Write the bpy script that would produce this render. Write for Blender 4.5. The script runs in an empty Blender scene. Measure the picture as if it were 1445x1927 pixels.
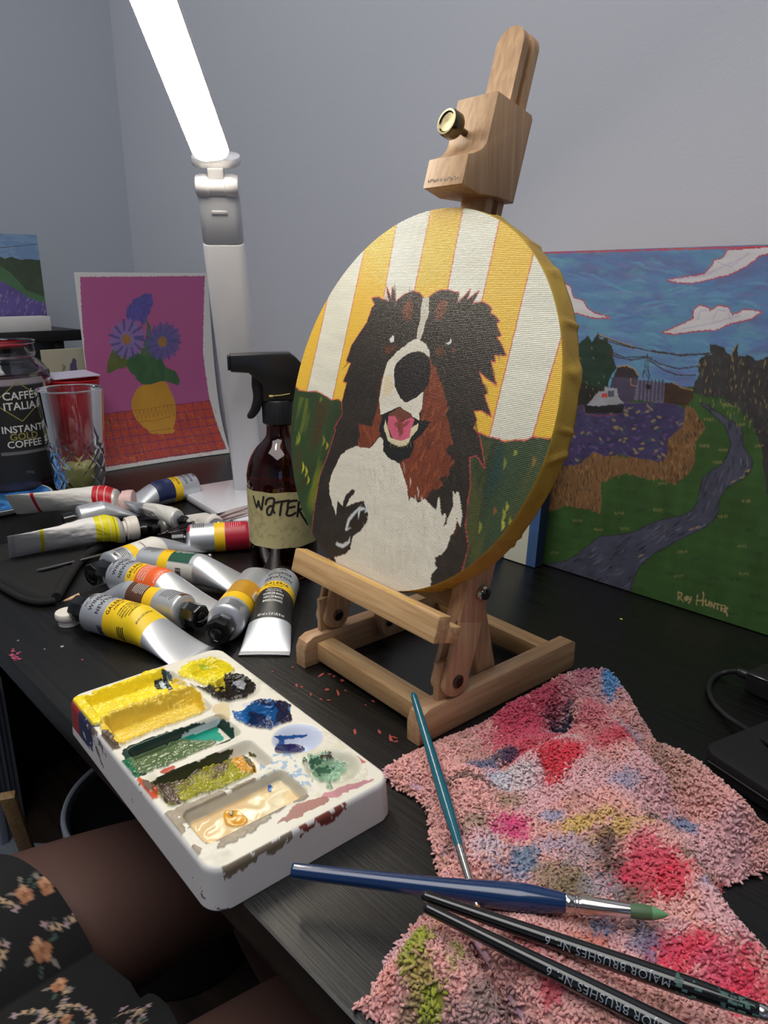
import bpy, math, random
import numpy as np
from mathutils import Vector, Matrix

SC = bpy.context.scene
COL = SC.collection
random.seed(4)
RNG = np.random.default_rng(7)
PI = math.pi

# ------------------------------------------------------------------ camera
CAM_H = 0.32                      # metres above the desk top (desk top is z = 0)
FPX, CX, CY = 1400.0, 722.5, 963.5
PITCH, YAW = 0.30028, 0.75261
_h = PI - YAW
FWH = np.array([math.cos(_h), math.sin(_h), 0.0])
RT = np.array([math.sin(_h), -math.cos(_h), 0.0])
UPV = np.array([0, 0, 1.0])
FW = FWH * math.cos(PITCH) - UPV * math.sin(PITCH)
UU = FWH * math.sin(PITCH) + UPV * math.cos(PITCH)
EYE = np.array([0, 0, CAM_H])

cd = bpy.data.cameras.new('camera')
cam = bpy.data.objects.new('camera', cd)
COL.objects.link(cam)
cam.matrix_world = Matrix(((RT[0], UU[0], -FW[0], 0), (RT[1], UU[1], -FW[1], 0), (RT[2], UU[2], -FW[2], CAM_H), (0, 0, 0, 1)))
cd.sensor_fit = 'VERTICAL'
cd.sensor_height = 36.0
cd.lens = FPX / 1927.0 * 36.0
cd.clip_start = 0.01
SC.camera = cam

# ------------------------------------------------------------------ exposure, world, added fill light
SC.view_settings.view_transform = 'Standard'
SC.view_settings.look = 'None'
SC.view_settings.gamma = 1.0
SC.view_settings.use_curve_mapping = False
SC.view_settings.exposure = 0.0
LED_STRENGTH = 39.0
WIN_STRENGTH = 1.4
FILL_POWER = 24.0
WORLD = 0.035
w = bpy.data.worlds.new('world'); SC.world = w; w.use_nodes = True
w.node_tree.nodes['Background'].inputs[0].default_value = (0.55, 0.62, 0.8, 1)
w.node_tree.nodes['Background'].inputs[1].default_value = WORLD

ld = bpy.data.lights.new('ceiling_glow', 'AREA'); ld.shape = 'RECTANGLE'; ld.size = 1.5; ld.size_y = 1.1  # unseen area light added overhead as soft ambient fill
ld.energy = FILL_POWER; ld.color = (1.0, 0.985, 0.97)
lo = bpy.data.objects.new('ceiling_glow', ld); COL.objects.link(lo); lo.location = (-0.30, -0.25, 1.68)
lo.rotation_euler = (0, 0, 0)

# ------------------------------------------------------------------ placing helpers (photo points to places in the room)
def ray(u, v):
    return RT * ((u - CX) / FPX) - UU * ((v - CY) / FPX) + FW
def Zp(u, v, z=0.0):
    d = ray(u, v); return EYE + d * ((z - CAM_H) / d[2])
def Yp(u, v, y):
    d = ray(u, v); return EYE + d * (y / d[1])
def Xp(u, v, x):
    d = ray(u, v); return EYE + d * (x / d[0])
def Dp(u, v, dep):
    return EYE + ray(u, v) * dep

# ------------------------------------------------------------------ colour and materials
def lin(c):
    c = np.asarray(c, float) / 255.0
    return np.where(c <= 0.04045, c / 12.92, ((c + 0.055) / 1.055) ** 2.4)
def L4(c):
    a = lin(c); return (float(a[0]), float(a[1]), float(a[2]), 1.0)

def new_mat(name):
    m = bpy.data.materials.new(name); m.use_nodes = True
    nt = m.node_tree; b = nt.nodes['Principled BSDF']
    return m, nt, b
def noise_bump(nt, b, scale, strength, dist=0.001, stretch=None, detail=3.0):
    tc = nt.nodes.new('ShaderNodeTexCoord'); n = nt.nodes.new('ShaderNodeTexNoise')
    n.inputs['Scale'].default_value = scale; n.inputs['Detail'].default_value = detail
    if stretch:
        mp = nt.nodes.new('ShaderNodeMapping'); mp.inputs['Scale'].default_value = stretch
        nt.links.new(tc.outputs['Object'], mp.inputs[0]); nt.links.new(mp.outputs[0], n.inputs['Vector'])
    else:
        nt.links.new(tc.outputs['Object'], n.inputs['Vector'])
    bp = nt.nodes.new('ShaderNodeBump'); bp.inputs['Strength'].default_value = strength; bp.inputs['Distance'].default_value = dist
    nt.links.new(n.outputs['Fac'], bp.inputs['Height']); nt.links.new(bp.outputs[0], b.inputs['Normal'])
    return n, bp
_MC = {}
def mat(name, rgb, rough=0.5, metal=0.0, bump=None, spec=0.5, var=0.06, vscale=30, coat=0.0, sheen=0.0):
    if name in _MC: return _MC[name]
    m, nt, b = new_mat(name)
    b.inputs['Roughness'].default_value = rough; b.inputs['Metallic'].default_value = metal
    b.inputs['Specular IOR Level'].default_value = spec
    if coat: b.inputs['Coat Weight'].default_value = coat; b.inputs['Coat Roughness'].default_value = 0.08
    if sheen: b.inputs['Sheen Weight'].default_value = sheen
    tc = nt.nodes.new('ShaderNodeTexCoord'); n = nt.nodes.new('ShaderNodeTexNoise'); n.inputs['Scale'].default_value = vscale
    nt.links.new(tc.outputs['Object'], n.inputs['Vector'])
    mx = nt.nodes.new('ShaderNodeMix'); mx.data_type = 'RGBA'
    a = lin(rgb)
    mx.inputs[6].default_value = (*(a * (1 - var)), 1); mx.inputs[7].default_value = (*np.minimum(a * (1 + var), 1), 1)
    nt.links.new(n.outputs['Fac'], mx.inputs[0]); nt.links.new(mx.outputs[2], b.inputs['Base Color'])
    if bump:
        bn = nt.nodes.new('ShaderNodeTexNoise'); bn.inputs['Scale'].default_value = bump[0]; bn.inputs['Detail'].default_value = 4
        nt.links.new(tc.outputs['Object'], bn.inputs['Vector'])
        bp = nt.nodes.new('ShaderNodeBump'); bp.inputs['Strength'].default_value = bump[1]; bp.inputs['Distance'].default_value = 0.001
        nt.links.new(bn.outputs['Fac'], bp.inputs['Height']); nt.links.new(bp.outputs[0], b.inputs['Normal'])
    _MC[name] = m
    return m
def paint_mat(name, rough=0.5, metal=0.0, bump=None, weave=None, coat=0.0, spec=0.5, metal_attr=False, rough_attr=False, sheen=0.0):
    """base colour from the paint layer 'paint'; alpha of the layer may drive metallic"""
    if name in _MC: return _MC[name]
    m, nt, b = new_mat(name)
    a = nt.nodes.new('ShaderNodeAttribute'); a.attribute_name = 'paint'
    nt.links.new(a.outputs['Color'], b.inputs['Base Color'])
    b.inputs['Roughness'].default_value = rough; b.inputs['Metallic'].default_value = metal
    b.inputs['Specular IOR Level'].default_value = spec
    if sheen: b.inputs['Sheen Weight'].default_value = sheen
    if metal_attr: nt.links.new(a.outputs['Alpha'], b.inputs['Metallic'])
    if rough_attr:
        mr = nt.nodes.new('ShaderNodeMapRange'); mr.inputs[3].default_value = 0.2; mr.inputs[4].default_value = rough
        nt.links.new(a.outputs['Alpha'], mr.inputs[0]); nt.links.new(mr.outputs[0], b.inputs['Roughness'])
    if coat: b.inputs['Coat Weight'].default_value = coat; b.inputs['Coat Roughness'].default_value = 0.1
    tc = nt.nodes.new('ShaderNodeTexCoord')
    h = None
    if bump:
        n = nt.nodes.new('ShaderNodeTexNoise'); n.inputs['Scale'].default_value = bump[0]; n.inputs['Detail'].default_value = 4
        if len(bump) > 2:
            mp = nt.nodes.new('ShaderNodeMapping'); mp.inputs['Scale'].default_value = bump[2]
            nt.links.new(tc.outputs['Object'], mp.inputs[0]); nt.links.new(mp.outputs[0], n.inputs['Vector'])
        else: nt.links.new(tc.outputs['Object'], n.inputs['Vector'])
        h = n.outputs['Fac']; st = bump[1]
    if weave:
        hs = []
        for ax in ('X', 'Y'):
            wv = nt.nodes.new('ShaderNodeTexWave'); wv.wave_type = 'BANDS'; wv.bands_direction = ax
            wv.inputs['Scale'].default_value = weave[0]; wv.inputs['Distortion'].default_value = 1.0
            nt.links.new(tc.outputs['Object'], wv.inputs['Vector']); hs.append(wv.outputs['Fac'])
        ad = nt.nodes.new('ShaderNodeMath'); ad.operation = 'ADD'
        nt.links.new(hs[0], ad.inputs[0]); nt.links.new(hs[1], ad.inputs[1])
        if h is not None:
            ad2 = nt.nodes.new('ShaderNodeMath'); ad2.operation = 'MULTIPLY_ADD'; ad2.inputs[1].default_value = 2.5
            nt.links.new(h, ad2.inputs[0]); nt.links.new(ad.outputs[0], ad2.inputs[2]); h = ad2.outputs[0]
        else: h = ad.outputs[0]
        st = weave[1]
    if h is not None:
        bp = nt.nodes.new('ShaderNodeBump'); bp.inputs['Strength'].default_value = st; bp.inputs['Distance'].default_value = 0.0006
        nt.links.new(h, bp.inputs['Height']); nt.links.new(bp.outputs[0], b.inputs['Normal'])
    _MC[name] = m
    return m
def glass_mat(name, rgb, rough=0.0, ior=1.48):
    m, nt, b = new_mat(name)
    b.inputs['Base Color'].default_value = L4(rgb); b.inputs['Roughness'].default_value = rough
    b.inputs['Transmission Weight'].default_value = 1.0; b.inputs['IOR'].default_value = ior
    tc = nt.nodes.new('ShaderNodeTexCoord'); n = nt.nodes.new('ShaderNodeTexNoise'); n.inputs['Scale'].default_value = 15
    nt.links.new(tc.outputs['Object'], n.inputs['Vector'])
    mr = nt.nodes.new('ShaderNodeMapRange'); mr.inputs[3].default_value = rough; mr.inputs[4].default_value = rough + 0.03
    nt.links.new(n.outputs['Fac'], mr.inputs[0]); nt.links.new(mr.outputs[0], b.inputs['Roughness'])
    return m
def wood_mat(name, rgb, dark, axis='X', scale=60.0, rough=0.45, bump=0.15, spec=0.4):
    m, nt, b = new_mat(name)
    tc = nt.nodes.new('ShaderNodeTexCoord'); mp = nt.nodes.new('ShaderNodeMapping')
    s = {'X': (0.06, 1, 1), 'Y': (1, 0.06, 1), 'Z': (1, 1, 0.06)}[axis]
    mp.inputs['Scale'].default_value = s
    nt.links.new(tc.outputs['Object'], mp.inputs[0])
    n = nt.nodes.new('ShaderNodeTexNoise'); n.inputs['Scale'].default_value = scale * 3; n.inputs['Detail'].default_value = 6; n.inputs['Distortion'].default_value = 0.6
    nt.links.new(mp.outputs[0], n.inputs['Vector'])
    cr = nt.nodes.new('ShaderNodeValToRGB'); cr.color_ramp.elements[0].position = 0.35; cr.color_ramp.elements[1].position = 0.65
    cr.color_ramp.elements[0].color = L4(dark); cr.color_ramp.elements[1].color = L4(rgb)
    nt.links.new(n.outputs['Fac'], cr.inputs[0]); nt.links.new(cr.outputs[0], b.inputs['Base Color'])
    bp = nt.nodes.new('ShaderNodeBump'); bp.inputs['Strength'].default_value = bump; bp.inputs['Distance'].default_value = 0.0005
    nt.links.new(n.outputs['Fac'], bp.inputs['Height']); nt.links.new(bp.outputs[0], b.inputs['Normal'])
    b.inputs['Roughness'].default_value = rough; b.inputs['Specular IOR Level'].default_value = spec
    return m
def emit_mat(name, rgb, strength):
    m, nt, b = new_mat(name)
    b.inputs['Base Color'].default_value = L4(rgb); b.inputs['Emission Color'].default_value = L4(rgb)
    b.inputs['Emission Strength'].default_value = strength
    return m

# ------------------------------------------------------------------ objects
def empty(name, label, cat, loc=(0, 0, 0), group=None):
    o = bpy.data.objects.new(name, None); COL.objects.link(o); o.location = tuple(float(q) for q in loc); o.empty_display_size = 0.01
    tag(o, label, cat, group); return o
def tag(o, label=None, cat=None, group=None, kind=None):
    if label: o['label'] = label
    if cat: o['category'] = cat
    if group: o['group'] = group
    if kind: o['kind'] = kind
    return o
def mesh_obj(name, V, Fs, material, parent=None, M=None, smooth=True, colors=None, local=False):
    """V in world metres (or in the parent's frame when local); M: world matrix applied first"""
    V = np.asarray(V, float)
    if M is not None:
        M = np.asarray(M, float); V = V @ M[:3, :3].T + M[:3, 3]
    org = V.mean(0) if parent is None else None
    if parent is not None and not local:
        inv = np.array(parent_world(parent).inverted()); V = V @ inv[:3, :3].T + inv[:3, 3]
    if parent is None:
        org = np.array([(V[:, 0].min() + V[:, 0].max()) / 2, (V[:, 1].min() + V[:, 1].max()) / 2, V[:, 2].min()]); V = V - org
    me = bpy.data.meshes.new(name)
    if isinstance(Fs, np.ndarray):
        nf, k = Fs.shape
        me.vertices.add(len(V)); me.vertices.foreach_set('co', V.astype(np.float32).ravel())
        me.loops.add(nf * k); me.loops.foreach_set('vertex_index', Fs.astype(np.int32).ravel())
        me.polygons.add(nf); me.polygons.foreach_set('loop_start', np.arange(0, nf * k, k, dtype=np.int32))
        me.update(calc_edges=True); me.validate()
    else:
        me.from_pydata([tuple(v) for v in V], [], [tuple(f) for f in Fs]); me.update()
    if smooth:
        me.polygons.foreach_set('use_smooth', np.ones(len(me.polygons), bool))
        if smooth == 'auto':
            try: me.set_sharp_from_angle(angle=math.radians(38))
            except Exception: pass
    if colors is not None:
        C = np.asarray(colors, float)
        if C.shape[1] == 3: C = np.c_[C, np.ones(len(C))]
        at = me.color_attributes.new('paint', 'FLOAT_COLOR', 'POINT')
        at.data.foreach_set('color', C.astype(np.float32).ravel())
    if material is not None:
        me.materials.append(material)
    o = bpy.data.objects.new(name, me); COL.objects.link(o)
    if parent is not None: o.parent = parent
    else: o.location = org
    return o
def parent_world(p):
    M = p.matrix_basis.copy()
    if p.parent is not None: M = parent_world(p.parent) @ M
    return M

class MB:
    """collects simple solids and builds them as one mesh"""
    def __init__(s): s.v = []; s.f = []
    def add(s, V, F, M=None):
        V = np.asarray(V, float)
        if M is not None: M = np.asarray(M, float); V = V @ M[:3, :3].T + M[:3, 3]
        n = len(s.v); s.v.extend(V.tolist()); s.f.extend([tuple(int(i) + n for i in f) for f in F]); return s
    def box(s, c, d, M=None, bev=0.0):
        V, F = box_vf(c, d, bev); return s.add(V, F, M)
    def prism(s, poly, h0, h1, M=None, bev=0.0):
        V, F = prism_vf(poly, h0, h1, bev); return s.add(V, F, M)
    def lathe(s, prof, n=32, M=None, cap=True):
        V, F = lathe_vf(prof, n, cap); return s.add(V, F, M)
    def tube(s, pts, r, n=8, closed=False, M=None):
        V, F = tube_vf(pts, r, n, closed); return s.add(V, F, M)
    def build(s, name, m, parent=None, M=None, smooth='auto'):
        return mesh_obj(name, s.v, s.f, m, parent, M, smooth)
def prism_vf(poly, h0, h1, bev=0.0):
    P = np.asarray(poly, float); n = len(P)
    if bev > 0:
        A = 0.5 * np.sum(P[:, 0] * np.roll(P[:, 1], -1) - np.roll(P[:, 0], -1) * P[:, 1])
        sg = 1 if A > 0 else -1
        e1 = P - np.roll(P, 1, 0); e2 = np.roll(P, -1, 0) - P
        e1 /= np.linalg.norm(e1, axis=1)[:, None] + 1e-12; e2 /= np.linalg.norm(e2, axis=1)[:, None] + 1e-12
        n1 = np.c_[-e1[:, 1], e1[:, 0]] * sg; n2 = np.c_[-e2[:, 1], e2[:, 0]] * sg
        nn = n1 + n2; nn /= (np.sum(nn * n1, axis=1))[:, None] + 1e-9
        rings = [(P + nn * bev, h0), (P + nn * bev * 0.3, h0 + bev * 0.3), (P, h0 + bev), (P, h1 - bev), (P + nn * bev * 0.3, h1 - bev * 0.3), (P + nn * bev, h1)]
    else: rings = [(P, h0), (P, h1)]
    V = np.concatenate([np.c_[q, np.full(n, h)] for q, h in rings])
    F = []
    for k in range(len(rings) - 1):
        for i in range(n):
            j = (i + 1) % n; F.append((k * n + i, k * n + j, (k + 1) * n + j, (k + 1) * n + i))
    F.append(tuple(range(n))[::-1]); F.append(tuple((len(rings) - 1) * n + i for i in range(n)))
    return V, F
def rrect(w_, h_, r, n=5, c=(0, 0)):
    out = []
    for cx_, cy_, a0 in ((w_ / 2 - r, h_ / 2 - r, 0), (-w_ / 2 + r, h_ / 2 - r, PI / 2), (-w_ / 2 + r, -h_ / 2 + r, PI), (w_ / 2 - r, -h_ / 2 + r, 1.5 * PI)):
        for k in range(n + 1):
            a = a0 + PI / 2 * k / n; out.append((c[0] + cx_ + r * math.cos(a), c[1] + cy_ + r * math.sin(a)))
    return out
def box_vf(c, d, bev=0.0):
    x, y, z = d[0] / 2, d[1] / 2, d[2] / 2
    if bev > 0:
        b = min(bev, x * .9, y * .9, z * .9)
        V, F = prism_vf(rrect(2 * x, 2 * y, b, 2), -z, z, b * 0.8)
    else:
        V, F = prism_vf([(x, y), (-x, y), (-x, -y), (x, -y)], -z, z)
    return V + np.asarray(c, float), F
def lathe_vf(prof, n=32, cap=True):
    P = np.asarray(prof, float); m = len(P); a = np.arange(n) * 2 * PI / n
    V = np.stack([np.outer(P[:, 0], np.cos(a)), np.outer(P[:, 0], np.sin(a)), np.outer(P[:, 1], np.ones(n))], -1).reshape(-1, 3)
    F = []
    for k in range(m - 1):
        for i in range(n):
            j = (i + 1) % n; F.append((k * n + i, k * n + j, (k + 1) * n + j, (k + 1) * n + i))
    if cap:
        F.append(tuple(range(n))[::-1]); F.append(tuple((m - 1) * n + i for i in range(n)))
    return V, F
def tube_vf(pts, r, n=8, closed=False):
    P = np.asarray(pts, float); m = len(P); r = np.broadcast_to(np.asarray(r, float), (m,))
    T = np.zeros_like(P)
    if closed: T = np.roll(P, -1, 0) - np.roll(P, 1, 0)
    else: T[1:-1] = P[2:] - P[:-2]; T[0] = P[1] - P[0]; T[-1] = P[-1] - P[-2]
    T /= np.linalg.norm(T, axis=1)[:, None] + 1e-12
    up = np.array([0, 0, 1.0]) if abs(T[0][2]) < 0.9 else np.array([1.0, 0, 0])
    V = []; a = np.arange(n) * 2 * PI / n
    for k in range(m):
        s_ = np.cross(up, T[k]); s_ /= np.linalg.norm(s_) + 1e-12; u_ = np.cross(T[k], s_); up = u_
        V.append(P[k] + r[k] * (np.outer(np.cos(a), s_) + np.outer(np.sin(a), u_)))
    V = np.concatenate(V); F = []
    for k in range(m if closed else m - 1):
        k2 = (k + 1) % m
        for i in range(n):
            j = (i + 1) % n; F.append((k * n + i, k * n + j, k2 * n + j, k2 * n + i))
    if not closed: F.append(tuple(range(n))[::-1]); F.append(tuple((m - 1) * n + i for i in range(n)))
    return V, F
def frame(o, x, y=None, z=None):
    """4x4 matrix with origin o and axes x (kept), z (made square)"""
    x = np.asarray(x, float); x = x / np.linalg.norm(x)
    if z is not None:
        z = np.asarray(z, float); z = z - x * (z @ x); z /= np.linalg.norm(z); y = np.cross(z, x)
    else:
        y = np.asarray(y, float); y = y - x * (y @ x); y /= np.linalg.norm(y); z = np.cross(x, y)
    M = np.eye(4); M[:3, 0] = x; M[:3, 1] = y; M[:3, 2] = z; M[:3, 3] = o
    return M
def rotz(a, o=(0, 0, 0)):
    M = np.eye(4); c, s_ = math.cos(a), math.sin(a); M[:2, :2] = [[c, -s_], [s_, c]]; M[:3, 3] = o; return M
def smoothpts(P, n=8, closed=False):
    P = np.asarray(P, float); m = len(P); out = []
    for i in range(m if closed else m - 1):
        p0 = P[(i - 1) % m] if (closed or i > 0) else P[0]; p1 = P[i]; p2 = P[(i + 1) % m]
        p3 = P[(i + 2) % m] if (closed or i + 2 < m) else P[-1]
        for k in range(n):
            t = k / n
            out.append(0.5 * ((2 * p1) + (-p0 + p2) * t + (2 * p0 - 5 * p1 + 4 * p2 - p3) * t * t + (-p0 + 3 * p1 - 3 * p2 + p3) * t ** 3))
    if not closed: out.append(P[-1])
    return np.array(out)

# ------------------------------------------------------------------ painting on surfaces (2-D, in the surface's own metres)
_NT = RNG.random((256, 256))
def vnoise(x, y, seed=0):
    x = np.asarray(x, float) + seed * 17.31; y = np.asarray(y, float) + seed * 9.77
    xi = np.floor(x).astype(int); yi = np.floor(y).astype(int); fx = x - xi; fy = y - yi
    fx = fx * fx * (3 - 2 * fx); fy = fy * fy * (3 - 2 * fy)
    g = lambda a, b: _NT[a & 255, b & 255]
    return (g(xi, yi) * (1 - fx) + g(xi + 1, yi) * fx) * (1 - fy) + (g(xi, yi + 1) * (1 - fx) + g(xi + 1, yi + 1) * fx) * fy
def fbm(x, y, seed=0, o=3):
    s_ = 0; a = 0.5; t = 0
    for k in range(o): s_ = s_ + a * vnoise(x * 2 ** k, y * 2 ** k, seed + k * 5); t += a; a *= 0.5
    return s_ / t
def inpoly(x, y, P):
    P = np.asarray(P, float); r = np.zeros(x.shape, bool)
    bb = (x >= P[:, 0].min()) & (x <= P[:, 0].max()) & (y >= P[:, 1].min()) & (y <= P[:, 1].max())
    if not bb.any(): return r
    xs, ys = x[bb], y[bb]; c = np.zeros(xs.shape, bool); n = len(P)
    for i in range(n):
        x1, y1 = P[i]; x2, y2 = P[(i + 1) % n]
        if y1 == y2: continue
        k = (y1 > ys) != (y2 > ys)
        c ^= k & (xs < (x2 - x1) * (ys - y1) / (y2 - y1) + x1)
    r[bb] = c; return r
def segdist(x, y, P, closed=False):
    P = np.asarray(P, float); d = np.full(x.shape, 1e9); t_at = np.zeros(x.shape); n = len(P)
    for i in range(n if closed else n - 1):
        a = P[i]; b = P[(i + 1) % n]; e = b - a; L = e @ e + 1e-15
        t = np.clip(((x - a[0]) * e[0] + (y - a[1]) * e[1]) / L, 0, 1)
        dd = np.hypot(x - a[0] - t * e[0], y - a[1] - t * e[1]); k = dd < d
        d = np.where(k, dd, d); t_at = np.where(k, (i + t) / max(1, n - 1), t_at)
    return d, t_at
class Paint:
    def __init__(s, x, y, base, tr=None, wob=0.0):
        s.x, s.y = x, y; s.c = np.tile(lin(base), (len(x), 1)); s.tr = tr or (lambda p: p); s.a = np.ones(len(x)); s.h = np.zeros(len(x))
        s.wx = x + wob * (vnoise(x * 600, y * 600, 3) - .5); s.wy = y + wob * (vnoise(x * 600, y * 600, 8) - .5)
    def P(s, pts): return np.array([s.tr(p) for p in pts])
    def put(s, k, col, jit=0.0, alpha=1.0, st=(60, 60), seed=1):
        i = np.flatnonzero(k)
        if not len(i): return s
        return s.put_at(i, np.asarray(k)[i].astype(float), col, jit, alpha, st, seed)
    def put_at(s, i, k, col, jit, alpha, st, seed):
        c = lin(col)[None]
        if jit: c = c * (1 + jit * (2 * fbm(s.x[i] * st[0], s.y[i] * st[1], seed) - 1))[:, None]
        a = (k * alpha)[:, None]; s.c[i] = s.c[i] * (1 - a) + np.clip(c, 0, 1) * a; return s
    def poly(s, pts, col, jit=0.0, st=(60, 60), seed=1, alpha=1.0, edge=None, ew=0.0008, smooth=False, ragged=0.0):
        P = s.P(pts)
        if smooth: P = smoothpts(P, 4, True)
        x, y = s.wx, s.wy
        if ragged: x = x + ragged * (vnoise(s.x * 300, s.y * 120, 4) - .5) * 2; y = y + ragged * (vnoise(s.x * 300, s.y * 120, 9) - .5) * 2
        k = inpoly(x, y, P)
        if edge is not None:
            bb = (s.x > P[:, 0].min() - .01) & (s.x < P[:, 0].max() + .01) & (s.y > P[:, 1].min() - .01) & (s.y < P[:, 1].max() + .01)
            d = np.full(s.x.shape, 1.0); d[bb] = segdist(x[bb], y[bb], P, True)[0]
            s.put(np.clip(1.5 - d / ew, 0, 1), edge, alpha=0.9)
        s.put(k, col, jit, alpha, st, seed); return s
    def stroke(s, pts, wd, col, alpha=1.0, taper=False, jit=0.0, seed=1, raw=False):
        P = np.asarray(pts, float) if raw else s.P(pts)
        i = np.flatnonzero((s.x > P[:, 0].min() - wd * 2) & (s.x < P[:, 0].max() + wd * 2) & (s.y > P[:, 1].min() - wd * 2) & (s.y < P[:, 1].max() + wd * 2))
        if not len(i): return s
        d, t = segdist(s.wx[i], s.wy[i], P)
        ww = wd * (np.sin(PI * np.clip(t, 0.03, 0.97)) if taper else 1.0)
        return s.put_at(i, np.clip((ww / 2 - d) / (wd * 0.25) + 0.5, 0, 1) * (d < wd), col, jit, alpha, (60, 60), seed)
    def ell(s, c, rx, ry, col, ang=0.0, alpha=1.0, jit=0.0, soft=0.3, raw=False, rag=0.0, seed=1):
        c = np.asarray(c, float) if raw else s.tr(c)
        m = max(rx, ry) * (1.3 + rag + soft)
        i = np.flatnonzero((np.abs(s.x - c[0]) < m) & (np.abs(s.y - c[1]) < m))
        if not len(i): return s
        dx = s.x[i] - c[0]; dy = s.y[i] - c[1]; ca, sa = math.cos(ang), math.sin(ang)
        u = (dx * ca + dy * sa) / rx; v = (-dx * sa + dy * ca) / ry; r = np.hypot(u, v)
        if rag: r = r + rag * (fbm(s.x[i] * 250, s.y[i] * 250, seed + 3) - 0.5) * 2
        return s.put_at(i, np.clip((1 - r) / soft + 0.5, 0, 1) if soft > 0 else (r < 1) * 1.0, col, jit, alpha, (200, 200), seed)
def grid_faces(nu, nv, wrap_v=False):
    i = np.arange(nu - 1)[:, None]; j = np.arange(nv if wrap_v else nv - 1)[None]; j2 = (j + 1) % nv
    return np.stack([i * nv + j, (i + 1) * nv + j, (i + 1) * nv + j2, i * nv + j2], -1).reshape(-1, 4)

def text_vf(s_, size=1.0, align='CENTER', bold=0.0, spacing=1.0):
    cu = bpy.data.curves.new('t', 'FONT'); cu.body = s_; cu.size = size; cu.align_x = align; cu.align_y = 'CENTER'; cu.offset = bold * size
    cu.resolution_u = 3; cu.space_character = spacing
    o = bpy.data.objects.new('t', cu); COL.objects.link(o)
    dg = bpy.context.evaluated_depsgraph_get(); dg.update()
    me = o.evaluated_get(dg).to_mesh()
    V = np.array([v.co[:] for v in me.vertices]).reshape(-1, 3); F = [tuple(p.vertices) for p in me.polygons]
    o.evaluated_get(dg).to_mesh_clear(); bpy.data.objects.remove(o); bpy.data.curves.remove(cu)
    return V, F

# ================================================================== ROOM
X0, X1, Y0, Y1, ZF, ZC = -1.63, 1.8, -2.2, 0.775, -0.74, 1.75
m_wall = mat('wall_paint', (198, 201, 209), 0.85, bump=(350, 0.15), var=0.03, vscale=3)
m_ceil = mat('ceiling_paint', (190, 190, 192), 0.9)
m_floor = wood_mat('floor_boards', (58, 46, 40), (34, 26, 23), 'X', 14, 0.6)
def wall(name, c, d, m=None):
    V, F = box_vf(c, d); return tag(mesh_obj(name, V, F, m or m_wall, smooth=False), kind='structure')
wall('wall_back', ((X0 + X1) / 2, Y1 + .05, (ZF + ZC) / 2), (X1 - X0, .1, ZC - ZF))
wall('wall_left', (X0 - .05, (Y0 + Y1) / 2, (ZF + ZC) / 2), (.1, Y1 - Y0 + .2, ZC - ZF), mat('left_wall_paint', (170, 176, 185), 0.85, bump=(350, 0.15), var=0.03, vscale=3))  # same wall paint, darkened to put this wall's dimmer light into the colour
wall('wall_front', ((X0 + X1) / 2, Y0 - .05, (ZF + ZC) / 2), (X1 - X0, .1, ZC - ZF))
wall('floor', ((X0 + X1) / 2, (Y0 + Y1) / 2, ZF - .05), (X1 - X0 + .2, Y1 - Y0 + .2, .1), m_floor)
wall('ceiling', ((X0 + X1) / 2, (Y0 + Y1) / 2, ZC + .05), (X1 - X0 + .2, Y1 - Y0 + .2, .1), m_ceil)
# right wall around the window
WY0, WY1, WZ0, WZ1 = -1.9, -1.1, 0.15, 1.15
b = MB()
b.box((X1 + .05, (Y0 + WY0) / 2, (ZF + ZC) / 2), (.1, WY0 - Y0, ZC - ZF)); b.box((X1 + .05, (WY1 + Y1) / 2, (ZF + ZC) / 2), (.1, Y1 - WY1, ZC - ZF))
b.box((X1 + .05, (WY0 + WY1) / 2, (ZF + WZ0) / 2), (.1, WY1 - WY0, WZ0 - ZF)); b.box((X1 + .05, (WY0 + WY1) / 2, (WZ1 + ZC) / 2), (.1, WY1 - WY0, ZC - WZ1))
tag(b.build('wall_right', m_wall, smooth=False), kind='structure')
wn = empty('window_1', None, None, (X1 + .05, (WY0 + WY1) / 2, WZ0)); wn['kind'] = 'structure'
b = MB(); yc = (WY0 + WY1) / 2; zc = (WZ0 + WZ1) / 2
for yy in (WY0 + .025, yc, WY1 - .025): b.box((X1 + .05, yy, zc), (.06, .05, WZ1 - WZ0))
for zz in (WZ0 + .025, WZ1 - .025, zc + .15): b.box((X1 + .05, yc, zz), (.058, WY1 - WY0, .05))
b.build('window_frame', mat('window_white', (215, 216, 218), 0.4), wn, smooth=False)
V, F = box_vf((X1 + .06, yc, zc), (.006, WY1 - WY0 - .02, WZ1 - WZ0 - .02))
mesh_obj('pane', V, F, emit_mat('dusk_sky', (150, 180, 235), WIN_STRENGTH), wn, smooth=False)

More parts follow.
